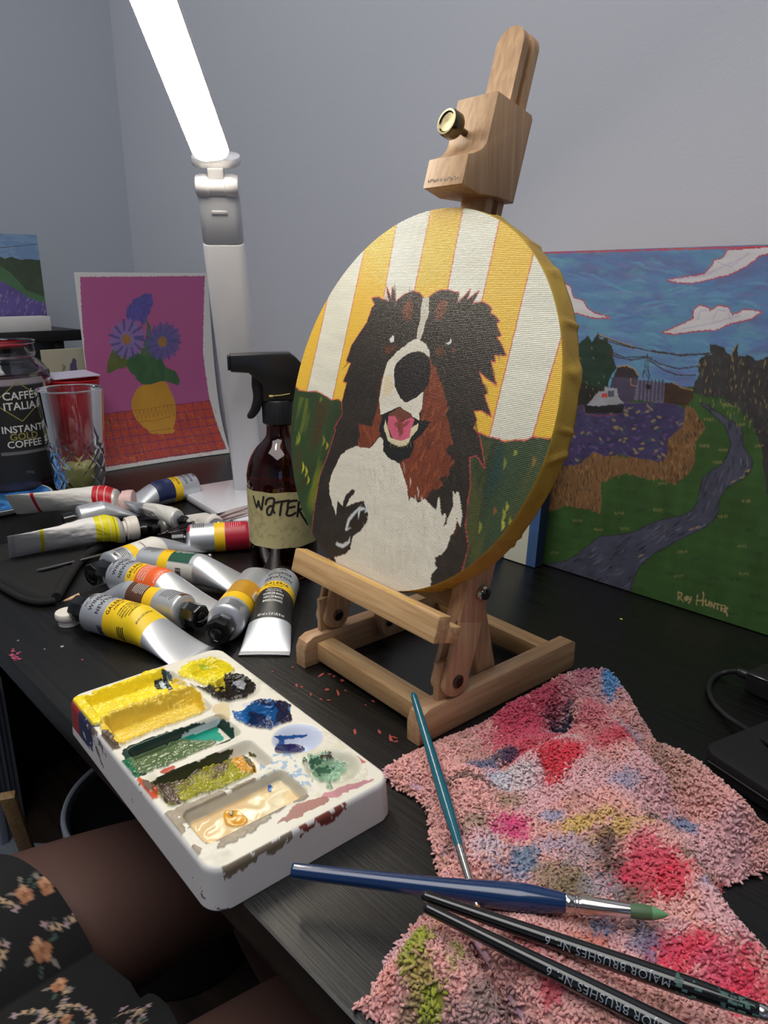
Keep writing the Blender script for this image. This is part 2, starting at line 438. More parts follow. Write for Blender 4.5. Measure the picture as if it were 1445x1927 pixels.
# ================================================================== DESK
DY = 0.163
m_desk = None
def desk_mat():
    m, nt, b = new_mat('black_ash')
    tc = nt.nodes.new('ShaderNodeTexCoord'); mp = nt.nodes.new('ShaderNodeMapping'); mp.inputs['Scale'].default_value = (4, 190, 60)
    nt.links.new(tc.outputs['Object'], mp.inputs[0])
    n = nt.nodes.new('ShaderNodeTexNoise'); n.inputs['Scale'].default_value = 2.2; n.inputs['Detail'].default_value = 7; n.inputs['Roughness'].default_value = 0.65; n.inputs['Distortion'].default_value = 0.35
    nt.links.new(mp.outputs[0], n.inputs['Vector'])
    mp2 = nt.nodes.new('ShaderNodeMapping'); mp2.inputs['Scale'].default_value = (1.6, 14, 5)
    nt.links.new(tc.outputs['Object'], mp2.inputs[0])
    n2 = nt.nodes.new('ShaderNodeTexNoise'); n2.inputs['Scale'].default_value = 3; n2.inputs['Detail'].default_value = 3; n2.inputs['Distortion'].default_value = 1.5
    nt.links.new(mp2.outputs[0], n2.inputs['Vector'])
    cr = nt.nodes.new('ShaderNodeValToRGB'); e = cr.color_ramp.elements
    e[0].position = 0.40; e[0].color = L4((6, 6, 6)); e[1].position = 0.72; e[1].color = L4((25, 24, 22))
    nt.links.new(n.outputs['Fac'], cr.inputs[0])
    mx = nt.nodes.new('ShaderNodeMix'); mx.data_type = 'RGBA'; mx.blend_type = 'MULTIPLY'; mx.inputs[0].default_value = 0.6
    cr2 = nt.nodes.new('ShaderNodeValToRGB'); cr2.color_ramp.elements[0].color = (.35, .34, .33, 1)
    nt.links.new(n2.outputs['Fac'], cr2.inputs[0]); nt.links.new(cr.outputs[0], mx.inputs[6]); nt.links.new(cr2.outputs[0], mx.inputs[7])
    nt.links.new(mx.outputs[2], b.inputs['Base Color'])
    bp = nt.nodes.new('ShaderNodeBump'); bp.inputs['Strength'].default_value = 0.42; bp.inputs['Distance'].default_value = 0.0006
    nt.links.new(n.outputs['Fac'], bp.inputs['Height']); nt.links.new(bp.outputs[0], b.inputs['Normal'])
    mr = nt.nodes.new('ShaderNodeMapRange'); mr.inputs[3].default_value = 0.29; mr.inputs[4].default_value = 0.42
    nt.links.new(n.outputs['Fac'], mr.inputs[0]); nt.links.new(mr.outputs[0], b.inputs['Roughness'])
    b.inputs['Specular IOR Level'].default_value = 0.52
    return m
m_desk = desk_mat()
desk = empty('desk', 'black wood-grain desk standing against the grey wall, speckled with paint', 'desk', (-.6, .45, -.74))
DX0, DX1 = X0 + .004, 0.42
V, F = box_vf(((DX0 + DX1) / 2, (DY + Y1 - .003) / 2, -.0125), (DX1 - DX0, Y1 - .003 - DY, .025), 0.0025)
mesh_obj('desk_top', V, F, m_desk, desk, smooth='auto')
for xx in (DX0 + .03, DX1 - .05):
    V, F = box_vf((xx, .48, -.3825), (.03, .52, .715)); mesh_obj('side_panel', V, F, m_desk, desk, smooth=False)
V, F = box_vf(((DX0 + DX1) / 2, .745, -.2), (DX1 - DX0 - .1, .016, .33)); mesh_obj('back_panel', V, F, m_desk, desk, smooth=False)
# splashes of dried paint on the desk
m_spl = mat('dried_coral_paint', (158, 66, 60), 0.5, var=.2)
b = MB()
def splat(c, r, el=1.0, a=0.0, z=0.0):
    n = 12; P = []
    for k in range(n):
        t = 2 * PI * k / n; q = r * (0.75 + .5 * random.random())
        x = q * math.cos(t) * el; y = q * math.sin(t); P.append((c[0] + x * math.cos(a) - y * math.sin(a), c[1] + x * math.sin(a) + y * math.cos(a)))
    b.prism(P, z + 0.0, z + 0.0004)
for (u, v, r, el, a) in [(551, 1256, .0012, 1, 0), (604, 1271, .0012, 4, -1.2), (620, 1269, .001, 2, .3), (628, 1273, .0014, 1, 0), (644, 1281, .0018, 1.2, 0), (558, 1290, .0011, 3.2, -.6), (568, 1293, .0009, 2, 0),
                         (615, 1298, .002, 1.1, 0), (636, 1305, .0012, 5, -.55), (585, 1307, .0009, 3, -.6), (619, 1318, .0011, 1.8, .8), (604, 1316, .0008, 2.5, 0), (668, 1378, .0011, 4, -.55), (714, 1378, .0011, 3, -.5),
                         (155, 1242, .0009, 2, 0), (702, 1320, .0007, 3, 0), (688, 1327, .0006, 2, 0), (735, 1390, .0014, 4, -.6), (745, 1396, .001, 2, 1), (742, 1388, .0007, 5, .3), (513, 1264, .0009, 1, 0), (575, 1250, .0006, 3, .4), (650, 1300, .0006, 3, 0)]:
    b = MB(); splat(Zp(u, v)[:2], r * .85, el, a); b.build('paint_splash', m_spl, desk, smooth=False)
b = MB()
for k in range(26):
    u_, v_ = 28 + random.gauss(0, 5), 1236 + random.gauss(0, 6)
    p = Zp(u_, v_); splat((p[0], max(p[1], DY + .003)), .0008, 1 + 2 * random.random(), 1.2)
b.build('paint_smear', mat('dried_pink_paint', (176, 80, 110), 0.6), desk, smooth=False)
b = MB(); splat(Zp(1169, 1165)[:2], .0014); b.build('paint_dot', mat('lime_paint', (205, 205, 90), .5), desk, smooth=False)
for q_, r_ in (((117, 1217), .0018), ((84, 1222), .0008), ((34, 1206), .0009)): b = MB(); splat(Zp(*q_)[:2], r_); b.build('paint_crumb', mat('grey_paint', (150, 146, 140), .5), desk, smooth=False)

# ================================================================== ROUND CANVAS
RC = 0.145
CN = np.array([-.058, -.958, .28]); CN /= np.linalg.norm(CN)
CC = np.array([-2.803 * RC, 2.749 * RC, CAM_H - .6 * RC])
UX = np.cross([0, 0, 1], CN); UX /= np.linalg.norm(UX)
UY = np.cross(CN, UX)
CM = np.eye(4); CM[:3, 0] = UX; CM[:3, 1] = UY; CM[:3, 2] = CN; CM[:3, 3] = CC
def CP(u, v, off=0.0):
    d = ray(u, v); t = ((CC + CN * off - EYE) @ CN) / (d @ CN); q = EYE + d * t - CC
    return np.array([q @ UX, q @ UY])
def c4(p): return CP(540 + p[0] / 2.5696, 370 + p[1] / 2.5696)
nr, na = 300, 760
rr = RC * np.linspace(0.0005, 1, nr); aa = np.arange(na) * 2 * PI / na
gx = np.outer(rr, np.cos(aa)).ravel(); gy = np.outer(rr, np.sin(aa)).ravel()
P = Paint(gx, gy, (236, 190, 62), c4, wob=0.0006)
WH = (228, 226, 208); YE = (224, 188, 58); PK = (214, 70, 84)
def strip(tl, bl, br, tr_, col, sd): P.poly([tl, bl, br, tr_], col, .10, (25, 90), sd)
B = [((195, 500), (95, 945)), ((372, 262), (218, 990)), ((530, 130), (440, 640)), ((697, 60), (610, 480)), ((852, 50), (770, 480)), ((1028, 115), (930, 560)), ((1190, 280), (975, 1175)), ((1330, 665), (1183, 1175))]
def ext(a, b, t): return (a[0] + (b[0] - a[0]) * t, a[1] + (b[1] - a[1]) * t)
B = [(ext(a, b, -.5), b if i in (0, 1, 6, 7) else ext(a, b, 2.2)) for i, (a, b) in enumerate(B)]
for i, col in ((0, WH), (2, WH), (4, WH), (6, WH)):
    a, b_ = B[i], B[i + 1]
    P.poly([a[0], a[1], b_[1], b_[0]], col, .12, (30, 130), i + 2, ragged=.0006)
for a in B: P.stroke([a[0], a[1]], .0011, PK, .75)
GR = (46, 70, 34)
P.poly([(-200, 900), (40, 920), (60, 938), (100, 945), (140, 942), (185, 965), (215, 985), (250, 982), (270, 998), (420, 1010), (420, 2100), (-200, 2100)], GR, .5, (40, 16), 6, edge=PK, ew=.0008)
P.poly([(860, 1120), (905, 1135), (975, 1165), (1010, 1170), (1060, 1188), (1110, 1178), (1150, 1182), (1185, 1165), (1290, 1175), (1500, 1170), (1500, 2100), (600, 2100)], (50, 68, 42), .5, (40, 16), 7, edge=PK, ew=.0008)
gn = fbm(gx * 90, gy * 18, 11, 4)
def inn(pts): return inpoly(gx, gy, P.P(pts))
lg = inn([(-200, 930), (260, 1000), (260, 2100), (-200, 2100)]); rg = inn([(880, 1180), (1500, 1180), (1500, 2100), (700, 2100)])
P.put((lg & (gn > .52)) * np.clip((gn - .52) * 6, 0, 1), (112, 124, 30), alpha=.8); P.put((lg & (gn < .42)) * np.clip((.42 - gn) * 7, 0, 1), (72, 46, 24), alpha=.7)
P.put((rg & (gn > .56)) * np.clip((gn - .56) * 6, 0, 1), (86, 86, 36), alpha=.6); P.put((rg & (gn < .42)) * np.clip((.42 - gn) * 7, 0, 1), (20, 62, 62), alpha=.7)
for (x, y, l, c) in [(75, 1310, 60, (206, 196, 60)), (90, 1330, 55, (200, 190, 50)), (100, 1370, 50, (190, 186, 50)), (55, 1170, 70, (150, 160, 40)), (45, 1180, 50, (140, 150, 36)), (175, 1180, 55, (150, 140, 40)), (190, 1205, 40, (170, 160, 50)), (160, 980, 30, (120, 130, 40)),
                     (1050, 1290, 60, (130, 140, 50)), (1100, 1240, 30, (150, 160, 60)), (1190, 1280, 60, (150, 110, 50)), (1060, 1500, 50, (170, 170, 60)), (1045, 1540, 70, (160, 160, 50)), (1040, 1590, 60, (190, 190, 70)), (1075, 1570, 40, (150, 150, 50)), (930, 1600, 60, (150, 150, 50)), (1000, 1520, 40, (150, 90, 40))]:
    P.stroke([(x, y - l / 2), (x + 6, y), (x - 4, y + l / 2)], .0026, c, .8, taper=True)
DK = (43, 36, 29)
dog = [(410, 490), (440, 487), (470, 500), (495, 510), (485, 470), (483, 440), (497, 475), (503, 490), (510, 438), (520, 460), (527, 508), (545, 490), (575, 470), (610, 458), (640, 465), (660, 490), (680, 492), (700, 475), (735, 455), (780, 450), (810, 462), (832, 465), (822, 515),
       (860, 480), (887, 450), (870, 500), (928, 458), (895, 520), (940, 508), (975, 525), (992, 545), (982, 560), (1010, 580), (1027, 605), (1008, 615), (1036, 670), (1012, 680), (1040, 720), (1058, 768), (1000, 765), (1008, 802), (985, 790), (995, 850), (1012, 910), (960, 875), (928, 842), (945, 900), (968, 948), (953, 960),
       (987, 1063), (945, 1035), (903, 1035), (915, 1080), (900, 1120), (925, 1150), (937, 1200), (957, 1310), (915, 1250), (880, 1260), (885, 1400), (870, 1480), (860, 1600), (875, 1690), (850, 1790), (800, 1900), (700, 2000), (100, 2000), (120, 1620), (138, 1480), (160, 1350), (198, 1250), (236, 1130), (230, 1118), (270, 1050), (265, 995), (290, 900),
       (272, 893), (310, 805), (288, 795), (312, 720), (345, 670), (385, 612), (393, 590), (410, 540), (425, 520)]
P.poly(dog, DK, .35, (30, 120), 5, edge=PK, ew=.0007)
def hair(poly, cols, n, ln, wd, a0, sd, al=.6, fan=0.0):
    rs = np.random.default_rng(sd); Q = np.array(poly); c0 = Q.mean(0)
    X = rs.uniform(Q[:, 0].min(), Q[:, 0].max(), n * 6); Y = rs.uniform(Q[:, 1].min(), Q[:, 1].max(), n * 6); k = np.where(inpoly(X, Y, Q))[0][:n]
    for i in k:
        a = a0 + fan * (X[i] - c0[0]) / 300 + rs.normal(0, .15); l = ln * rs.uniform(.5, 1.3); dx, dy = math.sin(a), math.cos(a)
        p0 = (X[i] - dx * l / 2, Y[i] - dy * l / 2); p2 = (X[i] + dx * l / 2, Y[i] + dy * l / 2)
        P.stroke([p0, (X[i] + dy * l * .08, Y[i] - dx * l * .08), p2], wd, cols[rs.integers(len(cols))], al, taper=True)
hair(dog, [(58, 50, 43), (36, 29, 24), (26, 22, 20), (54, 43, 33)], 420, 90, .0022, 0.0, 3, .5, .35)
RU = (124, 58, 34)
rl = [(480, 828), (455, 890), (440, 1000), (412, 1112), (345, 1098), (352, 1160), (330, 1238), (362, 1222), (375, 1232), (400, 1213), (440, 1165), (470, 1120), (450, 1060), (445, 980), (470, 880), (500, 800)]
rR = [(690, 780), (715, 830), (740, 900), (760, 960), (778, 1000), (770, 1060), (792, 1130), (800, 1190), (768, 1230), (802, 1285), (780, 1340), (735, 1362), (757, 1395), (690, 1430), (665, 1480), (640, 1462), (630, 1450), (597, 1475), (580, 1400), (550, 1290), (600, 1230), (620, 1150), (690, 1090), (640, 1080), (660, 990), (665, 930), (690, 850)]
P.poly(rl, RU, .25, (30, 140), 8); P.poly(rR, RU, .25, (30, 140), 9, ragged=.001)
hair(rR, [(150, 78, 44), (100, 46, 28), (84, 40, 28), (160, 84, 46)], 110, 60, .0016, -0.3, 5, .6); hair(rl, [(150, 78, 44), (96, 46, 28)], 30, 60, .0016, .2, 6, .6)
P.ell((585, 548), .0058, .0082, (112, 58, 38), .2, .9, .3, rag=.3); P.ell((745, 548), .0052, .0076, (112, 58, 38), -.2, .9, .3, rag=.3)
for q in ([(465, 728), (500, 735), (540, 722)], [(470, 745), (510, 752)], [(710, 740), (740, 738), (765, 760)], [(715, 752), (745, 765)], [(795, 732), (815, 750)]): P.stroke(q, .0045, (98, 50, 32), .75, taper=True)
wc = [(468, 1175), (450, 1160), (425, 1190), (400, 1218), (330, 1208), (290, 1225), (258, 1252), (235, 1300), (215, 1345), (203, 1385), (205, 1440), (236, 1545), (246, 1470), (268, 1500), (272, 1470), (290, 1440), (318, 1412), (328, 1430), (300, 1462), (285, 1500), (330, 1480), (372, 1472), (388, 1530), (385, 1575), (352, 1620),
      (318, 1645), (305, 1705), (285, 1728), (228, 1745), (250, 1800), (400, 1960), (690, 2000), (697, 1830), (722, 1800), (716, 1742), (745, 1732), (772, 1700), (790, 1640), (838, 1600), (848, 1540), (830, 1428), (818, 1425), (815, 1440), (803, 1420), (800, 1500), (775, 1562), (765, 1530), (748, 1545), (735, 1452), (728, 1460), (720, 1518), (664, 1458), (640, 1480), (600, 1450), (590, 1470), (580, 1400), (545, 1290), (500, 1270), (465, 1220)]
P.poly(wc, (222, 216, 200), .10, (40, 160), 10, ragged=.0004)
P.poly([(392, 1545), (378, 1505), (345, 1500), (318, 1540), (285, 1580), (258, 1615), (262, 1640), (300, 1628), (345, 1612), (380, 1580)], (44, 34, 26), .2, smooth=True)
P.poly([(330, 1418), (322, 1440), (280, 1482), (290, 1460), (305, 1425)], (44, 34, 26))
P.poly([(808, 1530), (822, 1560), (812, 1610), (800, 1650), (815, 1640), (838, 1600)], (66, 40, 24)); P.poly([(770, 1540), (775, 1580), (758, 1595)], (44, 34, 26))
for q in ([(360, 1490), (335, 1520), (300, 1560), (285, 1610), (310, 1600)], [(385, 1510), (350, 1510), (345, 1560)], [(305, 1640), (300, 1670), (270, 1690), (240, 1680), (245, 1665)], [(375, 1480), (390, 1510), (375, 1530)]): P.stroke(q, .0032, (206, 210, 212), .95, taper=True)
hair([(260, 1250), (560, 1300), (700, 1550), (760, 1650), (640, 1850), (330, 1800), (400, 1500)], [(238, 232, 218), (200, 192, 176), (214, 206, 190)], 120, 80, .0014, 0.1, 9, .5)
P.poly([(655, 490), (670, 488), (688, 490), (685, 540), (688, 560), (668, 610), (660, 650), (645, 692), (626, 690), (632, 640), (645, 590), (648, 540)], (206, 200, 184), .12, (40, 160))
P.poly([(595, 702), (618, 690), (640, 692), (670, 712), (688, 745), (690, 778), (640, 752), (590, 762), (545, 792), (520, 850), (520, 915), (548, 975), (572, 992), (620, 975), (660, 942), (655, 1000), (652, 1025), (640, 1045), (640, 1082), (605, 1062), (545, 1015), (490, 1040), (452, 1056), (445, 980), (465, 870), (485, 800), (530, 752)], (224, 218, 202), .10, (40, 120), 12)
P.poly([(470, 880), (500, 850), (515, 930), (500, 960), (465, 960)], (222, 196, 142), alpha=.5)
P.poly([(545, 790), (590, 757), (650, 750), (686, 790), (694, 850), (680, 912), (640, 958), (600, 984), (565, 992), (530, 925), (517, 862), (525, 815)], (32, 26, 27), .2, smooth=True)
P.poly([(490, 1040), (460, 1062), (445, 1130), (466, 1180), (465, 1230), (490, 1263), (540, 1279), (590, 1265), (612, 1220), (612, 1185), (650, 1150), (695, 1087), (640, 1085), (620, 1075), (545, 1015)], (24, 25, 26), .15)
P.poly([(475, 1080), (468, 1120), (488, 1180), (515, 1200), (545, 1210), (582, 1200), (600, 1165), (630, 1130), (636, 1095), (600, 1120), (590, 1165), (545, 1180), (500, 1165), (485, 1110)], (220, 208, 172), .08)
P.poly([(545, 1018), (492, 1052), (488, 1082), (620, 1082), (598, 1050)], (112, 62, 46))
P.poly([(490, 1062), (486, 1110), (508, 1165), (550, 1182), (592, 1165), (600, 1120), (618, 1078), (600, 1068), (570, 1082), (545, 1092), (520, 1060)], (208, 96, 122), .12)
P.stroke([(535, 1050), (545, 1090), (550, 1140), (545, 1160)], .006, (128, 58, 52), .9, taper=True); P.stroke([(548, 1120), (575, 1100), (595, 1085)], .0035, (128, 58, 52), .8, taper=True); P.stroke([(545, 1115), (525, 1100)], .003, (128, 58, 52), .8)
for x in range(500, 600, 16): P.stroke([(x, 1180 + 22 * math.sin((x - 480) / 125 * PI)), (x + 2, 1205 + 10 * math.sin((x - 480) / 125 * PI))], .0007, (120, 100, 70), .8)
P.poly([(517, 668), (495, 688), (500, 704), (518, 702)], (226, 226, 220)); P.poly([(792, 682), (797, 702), (782, 716), (765, 710), (785, 702)], (226, 226, 220))
m_cv = paint_mat('painted_canvas', 0.42, bump=(260, .5), weave=(260, 0.35))
V = np.c_[gx, gy, np.zeros(len(gx))]
canv = empty('round_canvas', 'round canvas on the easel painted with a shaggy black, white and brown dog', 'painting', CC)
canv.matrix_basis = Matrix(CM.tolist())
mesh_obj('painted_face', V, grid_faces(nr, na, True), m_cv, canv, local=True, colors=P.c)
# canvas edge: folds of cloth round the rim
nd, na2 = 14, 500
a2 = np.arange(na2) * 2 * PI / na2; dd = np.linspace(0, 1, nd)
TH = 0.019
fold = np.zeros(na2)
for k in range(26):
    c = k * 2 * PI / 26 + .1 * math.sin(k * 3.1); w_ = .012 + .01 * ((k * 7) % 5) / 5
    fold += np.exp(-(((a2 - c + PI) % (2 * PI) - PI) / w_) ** 2) * (.0016 + .0012 * ((k * 3) % 4) / 4)
R2 = []
for i, t in enumerate(dd):
    sh = a2 + .06 * t * np.sin(a2 * 13)
    f2 = np.interp(sh % (2 * PI), a2, fold, period=2 * PI)
    r = RC + (.0008 * math.sin(min(1, t * 6) * PI / 2)) + f2 * min(1, t * 2) + .0006 * np.sin(a2 * 9 + t * 2) * t
    R2.append(np.c_[r * np.cos(a2), r * np.sin(a2), np.full(na2, -t * TH)])
for q in (.97, .5, .02): R2.append(np.c_[(RC * q) * np.cos(a2), (RC * q) * np.sin(a2), np.full(na2, -TH)])
V = np.concatenate(R2); Pe = Paint(np.arctan2(V[:, 1], V[:, 0]) * RC, V[:, 2], (182, 146, 48)); Pe.put(fbm(Pe.x * 40, Pe.y * 60, 3) > .5, (160, 124, 44), alpha=.4); Pe.put(Pe.y > -.0006, (206, 174, 70), alpha=.7)
Fe = grid_faces(len(R2), na2, True)[:, ::-1]
mesh_obj('canvas_edge', V, Fe, paint_mat('painted_edge', .5, bump=(500, .4)), canv, local=True, colors=Pe.c)

# ================================================================== EASEL
EM = rotz(-math.radians(3.5), (-.400, .339, 0))
m_wz = wood_mat('beech_upright', (196, 160, 122), (172, 134, 98), 'Z', 70)
m_wx = wood_mat('beech_cross', (206, 170, 124), (178, 140, 96), 'X', 70)
m_wy = wood_mat('beech_rail', (190, 154, 118), (164, 128, 94), 'Y', 70)
m_met = mat('brass_steel', (104, 98, 78), .2, 1.0, var=.05)
m_dkm = mat('dark_bolt', (90, 82, 72), .3, 1.0)
eas = empty('table_easel', 'small beech table easel with H-shaped foot holding the round dog canvas', 'easel', (-.400, .339, 0))
eas.matrix_basis = Matrix(EM.tolist())
def ebox(name, c, d, m, M=None, bev=.0018, par=None):
    V, F = box_vf(c, d, bev); return mesh_obj(name, V, F, m, par or eas, M, 'auto', local=(M is None))
for sx in (-1, 1):
    x = sx * .0735
    prof = [(0.0, 0), (.0, .016), (.003, .0235), (.010, .027), (.176, .027), (.181, .024), (.181, .003), (.178, 0)]
    V, F = prism_vf(prof, -.0072, .0072, .0015); V = np.c_[V[:, 2] + x, V[:, 0], V[:, 1]]
    mesh_obj('foot_rail', V, [f[::-1] for f in F], m_wy, eas, smooth='auto', local=True)
ebox('cross_bar', (0, .0215, .0125), (.133, .018, .017), m_wx)
ebox('cross_bar', (0, .163, .0125), (.133, .016, .017), m_wx)
# side posts lean back with the canvas
tl = math.atan2(.28, .958)
def lean(x, y, z):   # frame in easel space: X right, Z along the post (up and back)
    M = np.eye(4); c, s_ = math.cos(tl), math.sin(tl); M[:3, 1] = [0, c, -s_]; M[:3, 2] = [0, s_, c]; M[:3, 3] = [x, y, z]; return EM @ M
def screw(x, y, z, r, par, M=None, ln=.0015, m=None):
    b = MB(); T = np.eye(4); T[:3, :3] = np.array([[0, 0, 1], [0, 1, 0], [-1, 0, 0]]); T[:3, 3] = (x, y, z)
    b.lathe([(r * .3, -.001), (r, 0), (r, ln * .5), (r * .8, ln), (r * .3, ln * 1.1), (.0001, ln * 1.1)], 20, T)
    o = b.build('screw', m or m_dkm, par, M)
    b = MB(); b.box((x + ln * 1.15, y, z), (.0004, r * 1.2, r * .22)); b.box((x + ln * 1.15, y, z), (.0004, r * .22, r * 1.2))
    b.build('screw_slot', mat('slot_dark', (25, 22, 20), .6), o, M, smooth=False)
for sx in (-1, 1):
    x = sx * .0740
    M = lean(x, .036, .041)
    V, F = box_vf((0, 0, .115), (.0145, .025, .150), .0015)
    # lower end: two cheeks with rounded feet either side of the slot
    b = MB(); b.add(V, F)
    for cx_ in (-.0052, .0052):
        P2 = [(-.0125, .045), (-.0125, -.004)] + [(-.0125 * math.cos(t), -.004 - .009 * math.sin(t)) for t in np.linspace(.2, PI - .2, 8)] + [(.0125, -.004), (.0125, .045)]
        V2, F2 = prism_vf(P2, -.0021, .0021, .0006); V2 = np.c_[V2[:, 2] + cx_, V2[:, 0], V2[:, 1]]; b.add(V2, [f[::-1] for f in F2])
    po = b.build('post', m_wz, eas, M)
    screw(.0073, 0.001, -.001, .0052, po, M)
    if sx > 0: screw(.0073, .004, .067, .0062, po, M, .004, mat('chrome_bolt', (190, 186, 180), .15, 1.0))
    # tenon standing on the rail
    V, F = box_vf((x, .032, .041), (.0052, .022, .032), .0008); mesh_obj('tenon', V, F, m_wz, eas, smooth='auto', local=True)
    # strut behind
    MS = np.eye(4); an = math.radians(-14); MS[:3, 1] = [0, math.cos(an), -math.sin(an)]; MS[:3, 2] = [0, math.sin(an), math.cos(an)]; MS[:3, 3] = [sx * .0605, .088, .018]; MS = EM @ MS
    P2 = [(-.0095, .11), (-.0095, -.002)] + [(-.0095 * math.cos(t), -.002 - .0085 * math.sin(t)) for t in np.linspace(.2, PI - .2, 8)] + [(.0095, -.002), (.0095, .11)]
    V2, F2 = prism_vf(P2, -.0045, .0045, .001); V2 = np.c_[V2[:, 2], V2[:, 0], V2[:, 1]]
    st = mesh_obj('strut', V2, [f[::-1] for f in F2], m_wz, eas, MS, 'auto')
    screw(.0046, 0, .004, .0042, st, MS)
V, F = box_vf((0, 0, 0), (.150, .012, .024), .001); mesh_obj('top_bar', V, F, m_wx, eas, lean(0, .036 + .0, .041) @ np.array([[1, 0, 0, 0], [0, 1, 0, .004], [0, 0, 1, .175], [0, 0, 0, 1.]]), 'auto')
V, F = box_vf((0, 0, 0), (.134, .010, .018), .001); mesh_obj('lower_bar', V, F, m_wx, eas, lean(0, .036, .041) @ np.array([[1, 0, 0, 0], [0, 1, 0, .008], [0, 0, 1, .055], [0, 0, 0, 1.]]), 'auto')
# ledge (in the canvas frame: right, up, out)
def cbox(name, x0, x1, y0, y1, z0, z1, m, par=eas, bev=.001):
    V, F = box_vf(((x0 + x1) / 2, (y0 + y1) / 2, (z0 + z1) / 2), (x1 - x0, y1 - y0, z1 - z0), bev)
    return mesh_obj(name, V, F, m, par, CM, 'auto')
lx0, lx1 = CP(555, 1035, .013)[0], CP(829, 1155, .013)[0]; ly1 = (CP(555, 1035, .013)[1] + CP(829, 1155, .013)[1]) / 2; ly0 = (CP(547, 1076, .013)[1] + CP(815, 1209, .013)[1]) / 2
b = MB(); V, F = box_vf(((lx0 + lx1) / 2, (ly0 + ly1) / 2, .007), (lx1 - lx0, ly1 - ly0, .012), .0012); b.add(V, F)
V, F = box_vf(((lx0 + lx1) / 2, (ly0 - .1462) / 2, -.0055), (lx1 - lx0 - .0005, -.1462 - ly0, .014), .001); b.add(V, F)
led = b.build('ledge', m_wx, eas, CM)
# yellow paint rubbed on the top edge of the ledge
b = MB(); V, F = box_vf(((lx0 + lx1) / 2 - .01, ly1, .0105), ((lx1 - lx0) * .82, .0004, .003)); b.add(V, F); b.build('paint_smear', mat('ochre_smear', (200, 160, 60), .5), led, CM, False)
# mast with side grooves
mo = -.021
mxc = (CP(866, 385, mo)[0] + CP(915, 392, mo)[0]) / 2; mw = .0135; mtop = CP(962, 55, mo)[1] + .002
prof = [(-mw, 0), (mw, 0), (mw, -.006), (mw - .004, -.006), (mw - .004, -.012), (mw, -.012), (mw, -.018), (-mw, -.018), (-mw, -.012), (-mw + .004, -.012), (-mw + .004, -.006), (-mw, -.006)]
zs = list(np.linspace(-.10, mtop - .0135, 6)) + [mtop - .0135 + .0135 * math.sin(t) for t in np.linspace(.15, PI / 2 - .12, 9)]
VV = []; 
for z in zs:
    k = 1.0 if z <= mtop - .0135 else math.sqrt(max(.02, 1 - ((z - mtop + .0135) / .0135) ** 2))
    for px_, pz in prof: VV.append((mxc + px_ * k, z, mo + pz))
n_ = len(prof); FF = []
for k in range(len(zs) - 1):
    for i in range(n_): FF.append((k * n_ + i, k * n_ + (i + 1) % n_, (k + 1) * n_ + (i + 1) % n_, (k + 1) * n_ + i))
FF.append(tuple(range(n_))); FF.append(tuple((len(zs) - 1) * n_ + i for i in range(n_))[::-1])
mesh_obj('mast', VV, [f[::-1] for f in FF], m_wz, eas, CM, 'auto')
# clamp block: S-shaped side profile
ub = CP(932, 170, .0)[1]; lipb = (CP(803, 352, .014)[1] + CP(873, 346, .014)[1]) / 2; lipt = (CP(812, 298, .014)[1] + CP(887, 290, .014)[1]) / 2
bx0 = mxc - .0205; bx1 = mxc + .0205
pr = [(ub, -.001), (ub - .030, -.001)] + [(ub - .030 - .0 - (ub - .030 - lipt) * t, -.001 + .015 * (t ** 2.6)) for t in np.linspace(.15, 1, 9)] + [(lipb, .014), (lipb - .001, -.004), (lipb + .004, -.024), (lipb + .006, -.042), (ub - .003, -.042), (ub, -.040)]
V, F = prism_vf(pr, bx0, bx1, .0012); V = np.c_[V[:, 2], V[:, 0], V[:, 1]]
blk = mesh_obj('clamp_block', V, [f for f in F], m_wz, eas, CM, 'auto')
T = np.eye(4); T[:3, 3] = (mxc - .004, ub - .026, -.001)
b = MB(); b.lathe([(.0025, 0), (.0025, .009), (.0085, .010), (.0098, .012), (.0098, .0185), (.009, .0205), (.0075, .0205), (.0065, .0195), (.0001, .0193)], 40, CM @ T)
b.build('clamp_knob', m_met, blk)
b = MB(); rs = np.random.default_rng(5)      # worn, unreadable stamp either side of a small diamond
xc = (bx0 + bx1) / 2 - .002
for k in range(16):
    xx = xc + (.0035 + .0017 * k if k < 9 else -.0035 - .0017 * (k - 9))
    for j in range(2):
        x_, y_ = xx + rs.normal(0, .0002), lipb + .0045 + rs.uniform(-.001, .001)
        V_, F_ = box_vf((x_, y_, .0141), (.0004 if j else .0011, .0018 if j else .0004, .0002)); b.add(V_, F_)
q = .0016; b.add([((bx0 + bx1) / 2 - .002 + q, lipb + .0045, .01415), ((bx0 + bx1) / 2 - .002, lipb + .0045 + q, .01415), ((bx0 + bx1) / 2 - .002 - q, lipb + .0045, .01415), ((bx0 + bx1) / 2 - .002, lipb + .0045 - q, .01415)], [(0, 1, 2, 3)])
b.build('stamp', mat('grey_ink', (120, 122, 120), .6), blk, CM, False)

